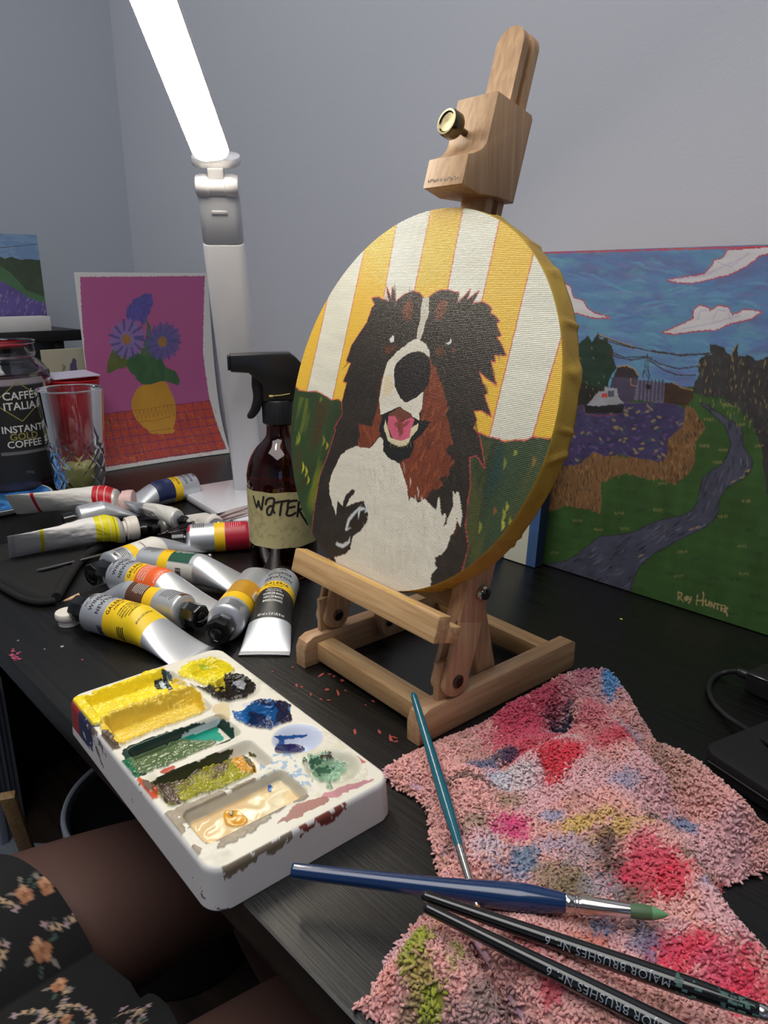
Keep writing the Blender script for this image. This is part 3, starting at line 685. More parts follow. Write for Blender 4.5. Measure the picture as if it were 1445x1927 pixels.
# ================================================================== PAINT PALETTE (wells)
PM = rotz(math.radians(-3.2), (-.399, .2165, 0))
PMi = np.linalg.inv(PM)
HW, HH, PH, CR_ = .1135, .0625, .026, .012
def pc(p):     # traced point on the palette's top
    q = Zp(100 + p[0] / 2.258, 1220 + p[1] / 2.258, PH); q = PMi[:3, :3] @ q + PMi[:3, 3]; return q[:2]
nu, nv = 520, 290
s_, t_ = np.meshgrid(np.linspace(-1, 1, nu), np.linspace(-1, 1, nv), indexing='ij')
s_, t_ = s_.ravel(), t_.ravel()
IN = .0022
def rr_map(s, t, hw, hh, r):
    x = s * hw; y = t * hh; ax, ay = np.abs(x), np.abs(y)
    k = (ax > hw - r) & (ay > hh - r)
    qx = np.clip((ax - hw + r) / r, 1e-9, None); qy = np.clip((ay - hh + r) / r, 1e-9, None)
    f = np.maximum(qx, qy) / np.hypot(qx, qy)
    ax = np.where(k, hw - r + qx * f * r, ax); ay = np.where(k, hh - r + qy * f * r, ay)
    return np.sign(x) * ax, np.sign(y) * ay
gx, gy = rr_map(s_, t_, HW - IN, HH - IN, CR_ - IN)
SL = [(-.0865 + .0407 * k + (0.0 if k else -.0), -.0195) for k in range(5)]
SW, SH = .0171, .0352
WL = [(-.0825, .0395), (-.0415, .0405), (.0005, .040), (.0400, .0400), (.0800, .0405)]
def sdrr(x, y, hw, hh, r):
    qx = np.abs(x) - hw + r; qy = np.abs(y) - hh + r
    return np.hypot(np.maximum(qx, 0), np.maximum(qy, 0)) + np.minimum(np.maximum(qx, qy), 0) - r
def ss(x): x = np.clip(x, 0, 1); return x * x * (3 - 2 * x)
z = np.full(len(gx), PH)
slot_in = []
for c in SL:
    d = sdrr(gx - c[0], gy - c[1], SW, SH, .006); z = np.minimum(z, PH - .0150 * ss(-d / .0055)); slot_in.append(-d)
well_in = []
for c in WL:
    r = np.hypot(gx - c[0], gy - c[1]) / .0182; z = np.minimum(z, PH - .0125 * ss((1 - r) * 1.35)); well_in.append((1 - r) * .0182)
Q = Paint(gx, gy, (232, 230, 226), pc, wob=.0008)
h = np.zeros(len(gx)); wet = np.zeros(len(gx))
N = lambda s, a=1, sd=1: fbm(gx * s, gy * s * a, sd, 4)
def blob(mask, col, hh=0.0, jit=.15, st=(90, 90), sd=1, w=1.0, al=1.0):
    global h, wet
    m = mask.astype(float) if mask.dtype == bool else np.clip(mask, 0, 1)
    Q.put(m, col, jit, al, st, sd); h = h + m * hh; wet = np.maximum(wet * (1 - m), m * w) if w < .5 else np.maximum(wet, m * w)
def reg(pts, rag=.0012, sd=3, smooth=True):
    P_ = Q.P(pts)
    if smooth: P_ = smoothpts(P_, 4, True)
    x = gx + rag * 2 * (vnoise(gx * 400, gy * 400, sd) - .5) + rag * 1.5 * (vnoise(gx * 160, gy * 160, sd + 2) - .5); y = gy + rag * 2 * (vnoise(gx * 400, gy * 400, sd + 7) - .5) + rag * 1.5 * (vnoise(gx * 160, gy * 160, sd + 5) - .5)
    return inpoly(x, y, P_)
ridge = (1 - np.abs(2 * N(260, .5, 4) - 1)) ** 3 + .6 * (1 - np.abs(2 * N(520, .8, 9) - 1)) ** 2
# faint stains on the plastic
gx0, gy0 = gx, gy
for k_, f_ in ((0, .006), (1, .0055), (2, .0055), (3, .0065), (4, .0080)): z = z + ss(slot_in[k_] / .0060) * f_
tp3 = np.c_[gx, gy, z] @ PM[:3, :3].T + PM[:3, 3]; dv3 = tp3 - EYE; tp3 = EYE + dv3 * ((PH - CAM_H) / dv3[:, 2])[:, None]; tp3 = tp3 @ PMi[:3, :3].T + PMi[:3, 3]
gx, gy = tp3[:, 0], tp3[:, 1]; Q = Paint(gx, gy, (226, 222, 208), pc, wob=.0008); ridge = (1 - np.abs(2 * N(260, .5, 4) - 1)) ** 3 + .6 * (1 - np.abs(2 * N(520, .8, 9) - 1)) ** 2
sm = N(70, 1, 6); Q.put(np.clip((sm - .58) * 4, 0, 1), (176, 176, 150), alpha=.5)
q2 = reg([(880, 480), (980, 440), (1060, 520), (1100, 600), (1000, 640), (900, 560)]); Q.put(q2 & (N(300, 1, 3) > .56), (110, 160, 205), alpha=.7)
q2 = reg([(1060, 400), (1150, 350), (1290, 460), (1330, 540), (1200, 640), (1080, 600)]); Q.put(q2 & (N(200, 1, 5) > .5), (214, 210, 186), .1, .8); h += (q2 * .0004 * N(300, 1, 2))
for pts, c in (([(1280, 450), (1320, 480), (1300, 490)], (190, 50, 50)), ([(1150, 620), (1290, 570), (1360, 555), (1280, 600), (1170, 640)], (190, 110, 130)), ([(1000, 700), (1060, 650), (1160, 635), (1170, 660), (1100, 680), (1040, 720), (960, 745)], (140, 66, 58))): Q.put(reg(pts), c, .4, .85)
# slot 1: lemon yellow over everything
y1 = reg([(75, 225), (150, 205), (330, 140), (465, 95), (485, 150), (600, 185), (620, 235), (500, 270), (330, 290), (215, 330), (150, 320), (105, 270)], .0016, 3)
q0 = reg([(70, 240), (160, 320), (230, 330), (460, 270), (480, 190), (520, 190), (470, 100), (490, 100), (520, 170), (490, 215)], .001, 5); Q.put(q0, (64, 92, 116), .2)
q0 = reg([(100, 260), (215, 325), (300, 330), (330, 290), (150, 290)], .001, 5); Q.put(q0, (92, 120, 138), .2)
blob(y1, (240, 214, 34), .0016, .12, (200, 60), 3); h += y1 * ridge * .0011
q0 = reg([(430, 150), (470, 145), (480, 180), (440, 185)], .0006); blob(q0, (30, 44, 40), 0); q0 = reg([(452, 155), (485, 150), (490, 178), (462, 182)], .0004); blob(q0, (190, 205, 205), 0)
q0 = reg([(462, 105), (480, 108), (488, 150), (510, 185), (490, 188), (468, 150)], .0005); blob(q0, (38, 50, 60), 0)
y1b = reg([(495, 135), (540, 130), (580, 165), (600, 185), (540, 190), (505, 165)], .002, 8); blob(y1b & (N(300, .5, 3) > .45), (236, 200, 50), .0006)
# slot 2: ochre yellow
y2 = reg([(205, 330), (215, 308), (330, 262), (470, 215), (590, 180), (640, 240), (640, 275), (520, 320), (400, 370), (280, 415), (240, 400), (205, 360)], .0012, 4)
blob(y2, (226, 192, 62), .0014, .14, (180, 70), 6); h += y2 * ridge * .0009
q0 = reg([(205, 368), (240, 365), (270, 410), (285, 425), (240, 432), (205, 395)], .0006); blob(q0, (96, 82, 66), .0008)
# slot 3: greens
g3 = reg([(300, 430), (420, 375), (560, 335), (600, 318), (650, 318), (700, 300), (740, 315), (775, 380), (640, 430), (480, 500), (350, 552), (305, 520), (296, 470)], .001, 5)
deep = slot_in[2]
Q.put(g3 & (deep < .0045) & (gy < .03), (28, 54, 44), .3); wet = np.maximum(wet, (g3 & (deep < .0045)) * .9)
q0 = reg([(560, 360), (700, 300), (690, 330), (560, 385)], .0005); Q.put(q0, (180, 196, 200), .1)
q0 = reg([(545, 385), (640, 355), (690, 335), (700, 350), (720, 385), (690, 400), (600, 400), (520, 415)], .0008); blob(q0, (20, 150, 128), .0006, .2)
q0 = reg([(330, 470), (520, 400), (600, 395), (690, 405), (560, 470), (420, 525), (350, 540), (320, 500)], .001); blob(q0, (86, 108, 68), .0008, .12, (80, 80), 4); h += q0 * ridge * .0005
q0 = reg([(296, 480), (330, 490), (370, 550), (330, 545), (295, 515)], .0012); blob(q0, (36, 104, 68), .0005)
# slot 4: olive
q0 = reg([(410, 570), (560, 500), (740, 430), (760, 445), (720, 490), (600, 540), (440, 600)], .0014, 4); Q.put(q0, (48, 52, 24), .3); wet = np.maximum(wet, q0 * .9)
q4 = reg([(430, 600), (560, 560), (640, 510), (700, 500), (800, 470), (860, 520), (760, 580), (640, 625), (520, 672), (480, 650)], .001, 8)
blob(q4, (122, 116, 40), .0010, .3, (120, 60), 5); nn = N(110, .6, 12); Q.put(q4 & (nn > .54), (156, 152, 20), .2, .9); Q.put(q4 & (nn < .42), (100, 84, 62), .2, .9); h += q4 * ridge * .0012
q0 = reg([(760, 480), (830, 470), (860, 520), (800, 540)], .001); blob(q0, (206, 146, 40), .0003); q0 = reg([(430, 590), (470, 590), (540, 660), (520, 672), (490, 665)], .001); blob(q0, (96, 78, 66), .0006)
q0 = reg([(352, 565), (375, 555), (430, 600), (445, 635), (420, 645), (395, 640), (360, 600)], .0008); blob(q0, (206, 88, 50), .0008, .3); q0 = reg([(380, 560), (410, 570), (430, 605), (400, 610)], .0006); blob(q0, (120, 98, 84), .0008)
q0 = reg([(455, 522), (510, 500), (515, 512), (470, 535)], .0006); blob(q0, (190, 88, 74), .0005)
q0 = reg([(830, 440), (860, 450), (860, 462), (838, 460)], .001); blob(q0, (90, 86, 34), .0004); q0 = reg([(800, 470), (830, 465), (858, 520), (850, 528)], .0005); blob(q0, (96, 84, 30), .0002)
# slot 5: cream
q0 = reg([(470, 720), (500, 690), (560, 668), (700, 615), (900, 545), (980, 560), (1060, 610), (1060, 645), (960, 690), (900, 740), (820, 800), (640, 870), (580, 880), (540, 850), (480, 770)], .0014, 4)
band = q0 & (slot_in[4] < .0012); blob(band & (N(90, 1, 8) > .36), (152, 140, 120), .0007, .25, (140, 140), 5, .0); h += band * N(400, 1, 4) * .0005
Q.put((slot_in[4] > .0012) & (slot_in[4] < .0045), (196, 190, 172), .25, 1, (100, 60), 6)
cream = slot_in[4] > .0040; blob(cream, (228, 206, 158), .0002, .08, (60, 120), 7); cn = N(60, 1, 2); Q.put(cream & (cn > .55), (226, 190, 140), alpha=.6); Q.put(cream & (cn < .42), (236, 222, 190), alpha=.7); h += cream * .00025 * np.sin(30 * N(30, 1, 4))
q0 = reg([(725, 710), (740, 698), (790, 702), (825, 730), (815, 755), (780, 765), (738, 755)], .0002); blob(q0, (214, 150, 20), .0014, .05); q0 = reg([(748, 705), (768, 700), (760, 728), (750, 720)], .0003); Q.put(q0, (90, 74, 10))
q0 = reg([(910, 585), (930, 590), (925, 612), (912, 605)], .0006); Q.put(q0, (60, 110, 170))
# wells
w1 = reg([(540, 100), (600, 62), (680, 45), (745, 70), (768, 100), (740, 120), (720, 150), (690, 170), (640, 165), (590, 140), (548, 125)], .0012, 6); 
w2 = reg([(580, 155), (640, 175), (690, 150), (740, 118), (800, 118), (850, 150), (858, 185), (820, 215), (760, 230), (700, 225), (650, 190)], .0010, 2)
blob(w2, (40, 34, 30), .0012, .3); h += w2 * ridge * .001; q0 = reg([(765, 155), (800, 150), (820, 160), (810, 185), (780, 172)], .0005); blob(q0, (176, 176, 182), 0)
blob(w1, (232, 214, 40), .0012, .15, (150, 60), 4); h += w1 * ridge * .0012; q0 = reg([(620, 80), (660, 85), (665, 100), (630, 105)], .001); Q.put(q0, (150, 190, 60), alpha=.6)
q0 = reg([(680, 160), (720, 150), (735, 165), (720, 195), (690, 190)], .0018); blob(q0 & (N(400, .4, 3) > .5), (210, 190, 50), .0004)
w3 = reg([(765, 270), (790, 275), (830, 250), (880, 222), (940, 228), (1000, 240), (1000, 270), (1015, 305), (960, 325), (920, 345), (850, 335), (790, 315)], .0014, 6)
blob(w3, (26, 92, 156), .0008, .35); nn = N(130, 1, 4); Q.put(w3 & (nn > .55), (24, 34, 72), .2, .9); q0 = reg([(930, 225), (1000, 240), (1000, 270), (1015, 305), (950, 330), (960, 280)], .0016); blob(q0, (36, 32, 58), .001); h += w3 * ridge * .0008
q0 = reg([(800, 235), (880, 222), (860, 250), (820, 258)], .0008); Q.put(q0 & ~w3, (200, 206, 214))
Q.put(well_in[3] > .001, (206, 214, 232), .05); q0 = reg([(935, 375), (1000, 370), (1078, 368), (1070, 378), (990, 388), (985, 400), (970, 425), (945, 415), (955, 390)], .0008); blob(q0, (40, 90, 160), 0, .3)
q0 = reg([(945, 425), (990, 412), (1040, 415), (1068, 432), (1050, 447), (990, 450), (950, 445)], .0003); blob(q0, (34, 30, 84), .0015, .1)
Q.put((well_in[4] > .0) & (N(120, 1, 3) > .3), (206, 204, 186), .1); q0 = reg([(1075, 470), (1110, 455), (1180, 465), (1225, 490), (1250, 530), (1190, 575), (1130, 570), (1090, 520)], .003, 3); blob(q0, (150, 186, 156), .0006, .3, (200, 100), 4)
q1 = reg([(1075, 480), (1120, 465), (1170, 500), (1200, 520), (1150, 545), (1100, 525)], .003, 3); blob(q1 & (N(300, .5, 3) > .42), (64, 110, 84), .0004); q1 = reg([(1150, 450), (1180, 445), (1200, 470), (1180, 500), (1150, 490)], .002, 3); blob(q1 & (N(300, .5, 6) > .42), (92, 70, 66), .001); h += q0 * ridge * .0012
# cream dab between wells
q0 = reg([(690, 238), (730, 232), (750, 250), (748, 300), (725, 305), (690, 290), (680, 260)], .001); blob(q0, (214, 196, 156), .0004, .1, w=0)
gx, gy = gx0, gy0
z = z + h
top = np.c_[gx, gy, z]
# outline rings down the side
idx = np.arange(nu * nv).reshape(nu, nv)
loop = np.concatenate([idx[:-1, 0], idx[-1, :-1], idx[:0:-1, -1], idx[0, :0:-1]])
lx, ly = gx[loop], gy[loop]; ls, lt = s_[loop], t_[loop]
VV = [top]; FF = [grid_faces(nu, nv)]; prev = loop; cnt = len(top)
sidec = []
for off, zz in [(.0009, -.0004), (.0017, -.0012)] + [(.0022 + .0016 * t, -.0028 - .0227 * t) for t in np.linspace(0, 1, 22)] + [(.0038, -.026), (-.004, -.026)]:
    hw, hh, r = HW - IN + off, HH - IN + off, max(CR_ - IN + off, .004)
    qx, qy = rr_map(ls, lt, hw, hh, r); VV.append(np.c_[qx, qy, np.full(len(qx), PH + zz)]); cur = cnt + np.arange(len(loop)); cnt += len(loop)
    FF.append(np.stack([prev, np.roll(prev, -1), np.roll(cur, -1), cur], -1)); prev = cur; sidec.append((qx, qy, zz))
FF = [FF[0]] + [f[:, ::-1] for f in FF[1:]]
cols = [np.c_[Q.c, np.clip(1 - wet, 0, 1)]]
for k, (qx, qy, zz) in enumerate(sidec):
    c = np.tile(lin((218, 216, 214)), (len(qx), 1)); t = np.arctan2(qy, qx)
    n1 = fbm(qx * 120 + qy * 90, np.full(len(qx), zz * 100), 4); 
    def pnt(m, col, al=1.0):
        global c
        c = np.where((m)[:, None], c * (1 - al) + lin(col)[None] * al, c)
    end = qx > HW - .003; lft = qy < -HH + .003
    dr_ = fbm(qy * 160, qy * 0 + 3, 7, 3) * .011 + .001
    n2 = fbm(qy * 300 + zz * 60, qy * 0 + zz * 300, 4, 3)
    pnt(end & (qy > -.055) & (qy < -.012) & (-zz < dr_) & (n2 > .36), (124, 112, 94)); pnt(end & (qy > -.008) & (qy < .026) & (-zz < dr_) & (n2 > .36), (124, 62, 54))
    n1 = fbm(qx * 150 + zz * 200, qx * 0 + zz * 150, 4)
    if zz > -.02:
        pnt(lft & (qx < -.085) & (qx > -.108) & (n1 > .25), (160, 36, 40)); pnt(lft & (qx > -.088) & (qx < -.060) & (n1 > .33), (40, 44, 84)); pnt(lft & (qx > -.062) & (qx < -.04) & (n1 > .55), (110, 96, 88))
        pnt(lft & (qx < -.100) & (zz < -.01), (110, 70, 62), .6)
    pnt(n1 > .80, (70, 62, 56))
    cols.append(np.c_[c, np.ones(len(c))])
F4 = np.concatenate(FF)
pal = mesh_obj('paint_palette', np.concatenate(VV), F4, paint_mat('palette_plastic', .42, rough_attr=True, bump=(900, .12), spec=.5), None, PM, colors=np.concatenate(cols))
tag(pal, 'white plastic ten-well palette smeared with wet paint, overhanging the desk edge', 'palette')

# ================================================================== PAINT TUBES
m_blackcap = mat('black_cap', (16, 16, 17), .22, coat=.3, var=.02)
m_whitecap = mat('white_cap', (222, 216, 206), .4)
m_ink = mat('black_ink', (28, 28, 30), .5); m_wink = mat('white_ink', (225, 225, 222), .5); m_dink = mat('grey_print', (96, 98, 100), .5)
m_tube = paint_mat('tube_foil', .42, metal_attr=True, bump=(90, .10))
SILVER = (206, 210, 216)
TUBE_N = 0
def paint_tube(px_sh, px_tail, r, label, base, bands, texts=(), spin=0.0, z0=0.0, ztail=0.0, cap='flip', silver=True, dents=0.0, flat=0.48, Lfix=None, crimp_roll=0.0, capm=None, capname='cap', neck=True, ls=1.0, group='paint tubes scattered on the desk', wtail=None):
    """px_sh / px_tail: where shoulder and crimp lie; bands: (x0,x1,a0,a1,colour,metal) along the tube from the shoulder, angle in degrees round it"""
    global TUBE_N; TUBE_N += 1; sd = TUBE_N
    A = Zp(*px_sh, z0 + r); Bt = Zp(*px_tail, ztail + .004)
    ax = (Bt - A); ax[2] = ztail - z0; Lt = Lfix or np.linalg.norm(ax)
    M = frame(A - np.array([0, 0, r]), ax, z=(0, 0, 1))
    root = empty('paint_tube', label, 'paint tube', A - np.array([0, 0, r]), group); root.matrix_basis = Matrix(M.tolist())
    nx, nt = 200, 96
    xs = np.concatenate([np.array([0, .0002]), np.linspace(.0004, .008, 14), np.linspace(.0085, Lt, nx - 16)])
    nx = len(xs); t = np.arange(nt) * 2 * PI / nt
    X = np.repeat(xs, nt).reshape(nx, nt); T = np.tile(t, (nx, 1))
    sh = np.sqrt(np.clip(1 - (1 - np.clip(xs / .006, 0, 1)) ** 2, 0, 1)); rad = r * (.40 + .60 * sh); rad[0] = r * .3
    u = np.clip((xs - Lt * flat) / (Lt * (1 - flat) - .007), 0, 1); u = u * .75 + .25 * u * u * (3 - 2 * u)
    hh = rad * (1 - u) + .0009 * u; ww = rad * (1 - u) + (wtail or r * 1.24) * u
    wv = fbm(X * 60 + sd * 3, np.cos(T) * 2 + np.sin(T) * 1.3, sd) - .5
    dn = 1 + dents * wv * np.clip((X - .012) / .02, 0, 1) * 2.2
    roll = np.clip((xs - .006) / .03, 0, 1) * crimp_roll
    yy = np.sin(T) * ww[:, None] * (1 + (dn - 1) * .3); zz = np.cos(T) * hh[:, None] * dn
    crm = xs > Lt - .007
    zz = zz + crm[:, None] * .0003 * np.sin(X * 5000)
    cr, sr = np.cos(roll)[:, None], np.sin(roll)[:, None]; y2 = yy * cr - zz * sr; z2 = yy * sr + zz * cr
    zc_ = np.abs(hh * np.cos(roll)) + np.abs(ww * np.sin(roll)); z2 = z2 + np.maximum(zc_, .001)[:, None]
    if dents: z2 = np.maximum(z2, .0002)
    V = np.stack([X, y2, z2], -1).reshape(-1, 3)
    col = np.tile(np.r_[lin(base), .72 if silver else 0.0], (nx * nt, 1))
    ang = (np.degrees(T.ravel()) - spin + 540) % 360 - 180; xf = X.ravel()
    for (x0_, x1_, a0, a1, c_, met) in bands:
        k = (xf >= x0_ * ls) & (xf <= x1_ * ls) & (ang >= a0) & (ang <= a1); col[k] = np.r_[lin(c_), met]
    F = grid_faces(nx, nt, True)
    mesh_obj('tube_body', V, F, m_tube, root, local=True, colors=col)
    # cap
    b = MB(); T2 = frame((0, 0, r), (0, 0, 1), z=(-1, 0, 0))
    def cc(prof, n): b.lathe(prof, n, T2)
    if cap == 'flip': cc([(r * .46, 0), (r * .66, .0005), (r * .71, .002), (r * .71, .017), (r * .65, .0195), (r * .45, .0195), (r * .40, .0185), (.0001, .0185)], 8)
    elif cap == 'small': cc([(r * .35, 0), (r * .35, .004), (r * .55, .0045), (r * .55, .011), (r * .45, .012), (.0001, .012)], 12)
    elif cap == 'round': cc([(r * .6, 0), (r * .6, .003), (r * .86, .0035), (r * .86, .008), (r * .90, .0085), (r * .90, .0165), (r * .82, .018), (.0001, .018)], 36)
    elif cap == 'long': cc([(r * .45, 0), (r * .45, .002), (r * .62, .0025), (r * .60, .016), (r * .5, .017), (.0001, .017)], 10)
    if cap:
        co = mesh_obj(capname, b.v, b.f, capm or m_blackcap, root, smooth='auto', local=True)
        if cap == 'flip':
            b = MB(); b.lathe([(r * .30, .0186), (r * .30, .0200), (r * .24, .0205), (.0001, .0203)], 20, T2); mesh_obj('nozzle_plug', b.v, b.f, capm or m_blackcap, co, smooth='auto', local=True).matrix_parent_inverse = Matrix()
    # lettering wrapped round the tube
    groups = {}; wk = ['lettering']
    def wrap(tv, tf, xc, ac, m):
        gx_, gy_ = tv[:, 0], tv[:, 1]; x = (xc - gy_) * ls; k = np.clip(np.interp(x, xs, ww), 1e-4, 1); hk = np.interp(x, xs, hh); rl = np.interp(x, xs, roll)
        a = math.radians(ac + spin) + gx_ / ((k + hk) / 2)
        e = .00022; y_ = np.sin(a) * (k + e); z_ = np.cos(a) * (hk + e)
        y3 = y_ * np.cos(rl) - z_ * np.sin(rl); z3 = y_ * np.sin(rl) + z_ * np.cos(rl); z3 = z3 + np.maximum(np.abs(hk * np.cos(rl)) + np.abs(k * np.sin(rl)), .001)
        groups.setdefault((m.name, wk[0]), (m, MB()))[1].add(np.c_[x, y3, z3], tf)
    for it in texts:
        kind = it[0]; wk[0] = 'lettering' if kind == 't' else 'barcode' if len(it[1]) > 9 and it[1][0][3] > .003 else 'printed_mark'
        if kind == 't':
            _, s1, xc, ac, size, m = it[:6]; tv, tf = text_vf(s1, size, bold=.012, spacing=it[6] if len(it) > 6 else 1.0)
            if len(it) > 7 and it[7]: tv = np.c_[-tv[:, 0], -tv[:, 1], tv[:, 2]]
            if len(it) > 8: ca, sa = math.cos(it[8]), math.sin(it[8]); tv = np.c_[tv[:, 0] * ca - tv[:, 1] * sa, tv[:, 0] * sa + tv[:, 1] * ca, tv[:, 2]]
            wrap(tv, tf, xc, ac, m)
        else:      # 'r' rectangles: list of (cx, cy, w, h)
            _, rects, xc, ac, m = it
            tv = []; tf = []
            for (cx_, cy_, w_, h_) in rects:
                n = max(1, int(w_ / .002)); i0 = len(tv)
                for k in range(n + 1): tv += [(cx_ - w_ / 2 + w_ * k / n, cy_ - h_ / 2, 0), (cx_ - w_ / 2 + w_ * k / n, cy_ + h_ / 2, 0)]
                tf += [(i0 + 2 * k, i0 + 2 * k + 2, i0 + 2 * k + 3, i0 + 2 * k + 1) for k in range(n)]
            wrap(np.array(tv), tf, xc, ac, m)
    for nm, (m, mb) in groups.items():
        mesh_obj(nm[1], mb.v, mb.f, m, root, smooth=False, local=True)
    return root
def lines(n, w_, pitch, hgt=.0006, seed=0, ragged=.25):
    rs = np.random.default_rng(seed); return [((rs.uniform(-.5, 0) * ragged * w_) * .5, (n / 2 - k) * pitch, w_ * (1 - rs.uniform(0, ragged)), hgt) for k in range(n)]
def barcode(w_, h_, seed=0):
    rs = np.random.default_rng(seed); out = []; x = -w_ / 2
    while x < w_ / 2 - .0004: bw = rs.choice([.0003, .0005, .0008]); out.append((x + bw / 2, 0, bw, h_)); x += bw + rs.choice([.0003, .0005])
    return out
def griffin(): # the swirl-and-wing mark over the name
    out = []
    for k in range(16):
        a = k * .42; rr_ = .0004 + .00016 * k; out.append((-.006 + rr_ * math.cos(a), rr_ * math.sin(a), .0007, .0006))
    for k in range(9): out.append((-.0018 + .0009 * k, .0008 + .0014 * math.sin(k / 8 * PI), .0007, .0016 + .0022 * math.sin(k / 8 * PI)))
    for k in range(5): out.append((-.0105 + .0007 * k, .0004 * (k % 2), .0005, .0012))
    return out
YL = (240, 196, 22)
def front(cname, names, c, dark=True, ink2=None):
    """bands and lettering of the label's front; the colour panel starts below the yellow band"""
    bands = [(.034, .047, -180, 180, YL, 0)]
    if c: bands.append((.047, .076, -100, 100, c, 0))
    nm = ink2 or (m_ink if dark else m_wink)
    tx = [('r', griffin(), .0095, 0, m_dink), ('t', 'WINSOR', .0165, 0, .0062, m_ink, 1.1), ('t', '&', .0212, 0, .0030, m_ink), ('t', 'NEWTON', .0258, 0, .0062, m_ink, 1.1),
          ('t', 'GALERIA', .0385, 0, .0058, m_ink, 1.15), ('t', 'ACRYLIC', .0437, 0, .0032, m_ink, 1.1)]
    for k, s1 in enumerate(names): tx.append(('t', s1, .0505 + .0031 * k, 0, .0024, nm))
    tx.append(('t', '60 ml e 2.0 US fl oz', .0735, 0, .0026, nm))
    return bands, tx
def back(c, seed):
    """the back: ink lines, yellow band, colour panel with small print and a barcode"""
    bands = [(.004, .0085, 130, 180, c, 0), (.034, .047, -180, 180, YL, 0), (.047, .072, 95, 180, c, 0), (.047, .072, -180, -95, c, 0)]
    tx = [('r', lines(7, .020, .0027, .0007, seed), .020, 180, m_ink)]
    return bands, tx
m_foilw = (214, 213, 208)
# front yellow tube
bd, tx = front('y', ['CADMIUM YELLOW', 'JAUNE DE CADMIUM', 'AMARILLO DE CADMIO', 'GIALLO DI CADMIO', 'KADMIUMGELB'], (240, 204, 26))
bd[-1] = (.047, .083, -180, 180, (240, 204, 26), 0)
tx.append(('r', lines(4, .016, .0022, .0011, 5), .058, -85, m_ink)); tx.append(('r', barcode(.012, .006, 4), .030, -95, m_ink))
paint_tube((172, 1150), (372, 1233), .0185, 'silver tube of cadmium yellow acrylic nearest the palette, yellow label facing up', SILVER, bd, tx, spin=-14, flat=.50)
# umber tube lying upside down behind it
bd, tx = back((88, 58, 40), 11)
bd = bd + [(.052, .068, 130, 180, (120, 116, 112), 0)]
tx += [('r', barcode(.013, .009, 7), .061, 160, m_wink), ('r', lines(7, .014, .0024, .0006, 3), .058, 205, m_wink)]
paint_tube((352, 1152), (178, 1112), .0165, 'silver tube with brown barcode label, black cap pointing right at the ochre tube', SILVER, bd, tx, spin=-176, flat=.55)
# orange tube
bd, tx = front('o', ['CADMIUM ORANGE', 'ORANGE DE CADMIUM', 'NARANJA DE CADMIO', 'ARANCIO DI CADMIO'], (232, 100, 40), ink2=m_wink)
paint_tube((219, 1080), (405, 1150), .0175, 'silver tube of cadmium orange acrylic lying across the middle of the pile', SILVER, bd, tx, spin=-22, z0=.008, ztail=.012, flat=.5)
# green tube
bd, tx = back((24, 84, 64), 21)
bd = [(.034, .047, -180, 180, YL, 0), (.047, .074, -60, 100, (26, 82, 62), 0), (.047, .080, -140, -62, (206, 206, 200), 0)]
tx = [('t', 'GALERIA', .008, 30, .0034, m_ink), ('r', lines(8, .018, .0024, .0007, 9), .021, 0, m_ink), ('r', lines(7, .016, .0026, .0008, 2), .0405, 10, mat('orange_ink', (190, 120, 20), .5)), ('t', '522', .053, 52, .0045, m_wink), ('r', lines(8, .015, .0026, .0009, 6, .5), .061, 10, m_wink), ('r', barcode(.012, .007, 2), .062, -98, m_ink)]
paint_tube((266, 1056), (500, 1112), .0172, 'silver tube with dark green label behind the orange tube', SILVER, bd, tx, spin=8, z0=.002, ztail=.004, flat=.5, cap='small')
# ochre tube, cap towards us
bd = [(.024, .037, -180, 180, YL, 0), (.037, .066, -180, 180, (190, 136, 24), 0), (.042, .056, -80, -45, (214, 212, 204), 0)]
tx = [('r', lines(6, .016, .0022, .0007, 9), .014, -15, m_ink), ('r', lines(8, .014, .0028, .0007, 9), .052, 10, mat('pale_ink', (226, 190, 90), .5)), ('r', barcode(.008, .010, 5), .049, -62, m_dink)]
paint_tube((421, 1175), (520, 1068), .0178, 'silver tube with ochre label, its black cap pointing at the palette', SILVER, bd, tx, spin=-10, flat=.55)
# mars black tube, crimp towards us
bd, tx = front('b', ['MARS BLACK', 'NOIR DE MARS', 'NEGRO DE MARTE', 'NERO DI MARTE', 'MARSSCHWARZ'], (34, 32, 30), ink2=m_wink)
paint_tube((531, 1096), (496, 1228), .0185, 'silver tube of mars black acrylic lying between spray bottle and palette', SILVER, bd, tx, spin=4, flat=.50, ls=1.18)
# white-label tube half hidden behind
bd = [(.026, .036, -180, 180, YL, 0), (.036, .072, -120, 120, (222, 220, 212), 0)]
tx = [('r', griffin(), .010, -10, m_dink), ('r', lines(5, .017, .0022, .0008, 9), .019, 0, m_ink), ('t', 'WHITE', .046, 0, .0036, m_dink)]
paint_tube((200, 1072), (382, 1026), .0185, 'silver tube with white label, big black cap resting by the pencil', SILVER, bd, tx, spin=-20, flat=.45, Lfix=.15)
# crimson tube
bd = [(.002, .006, -40, 60, (180, 20, 48), 0), (.034, .047, -180, 180, YL, 0), (.047, .076, -180, 180, (170, 22, 48), 0), (.052, .072, 40, 75, (210, 206, 204), 0)]
tx = [('r', lines(6, .022, .0024, .0009, 9, .05), .017, 10, m_ink), ('r', lines(8, .014, .0026, .0009, 3, .5), .058, -10, mat('pink_ink', (232, 130, 140), .5)), ('r', barcode(.009, .015, 8), .062, 58, m_dink)]
paint_tube((350, 1015), (560, 1020), .0180, 'silver tube with crimson label running behind the water bottle', SILVER, bd, tx, spin=0, flat=.5, Lfix=.145, cap='long')
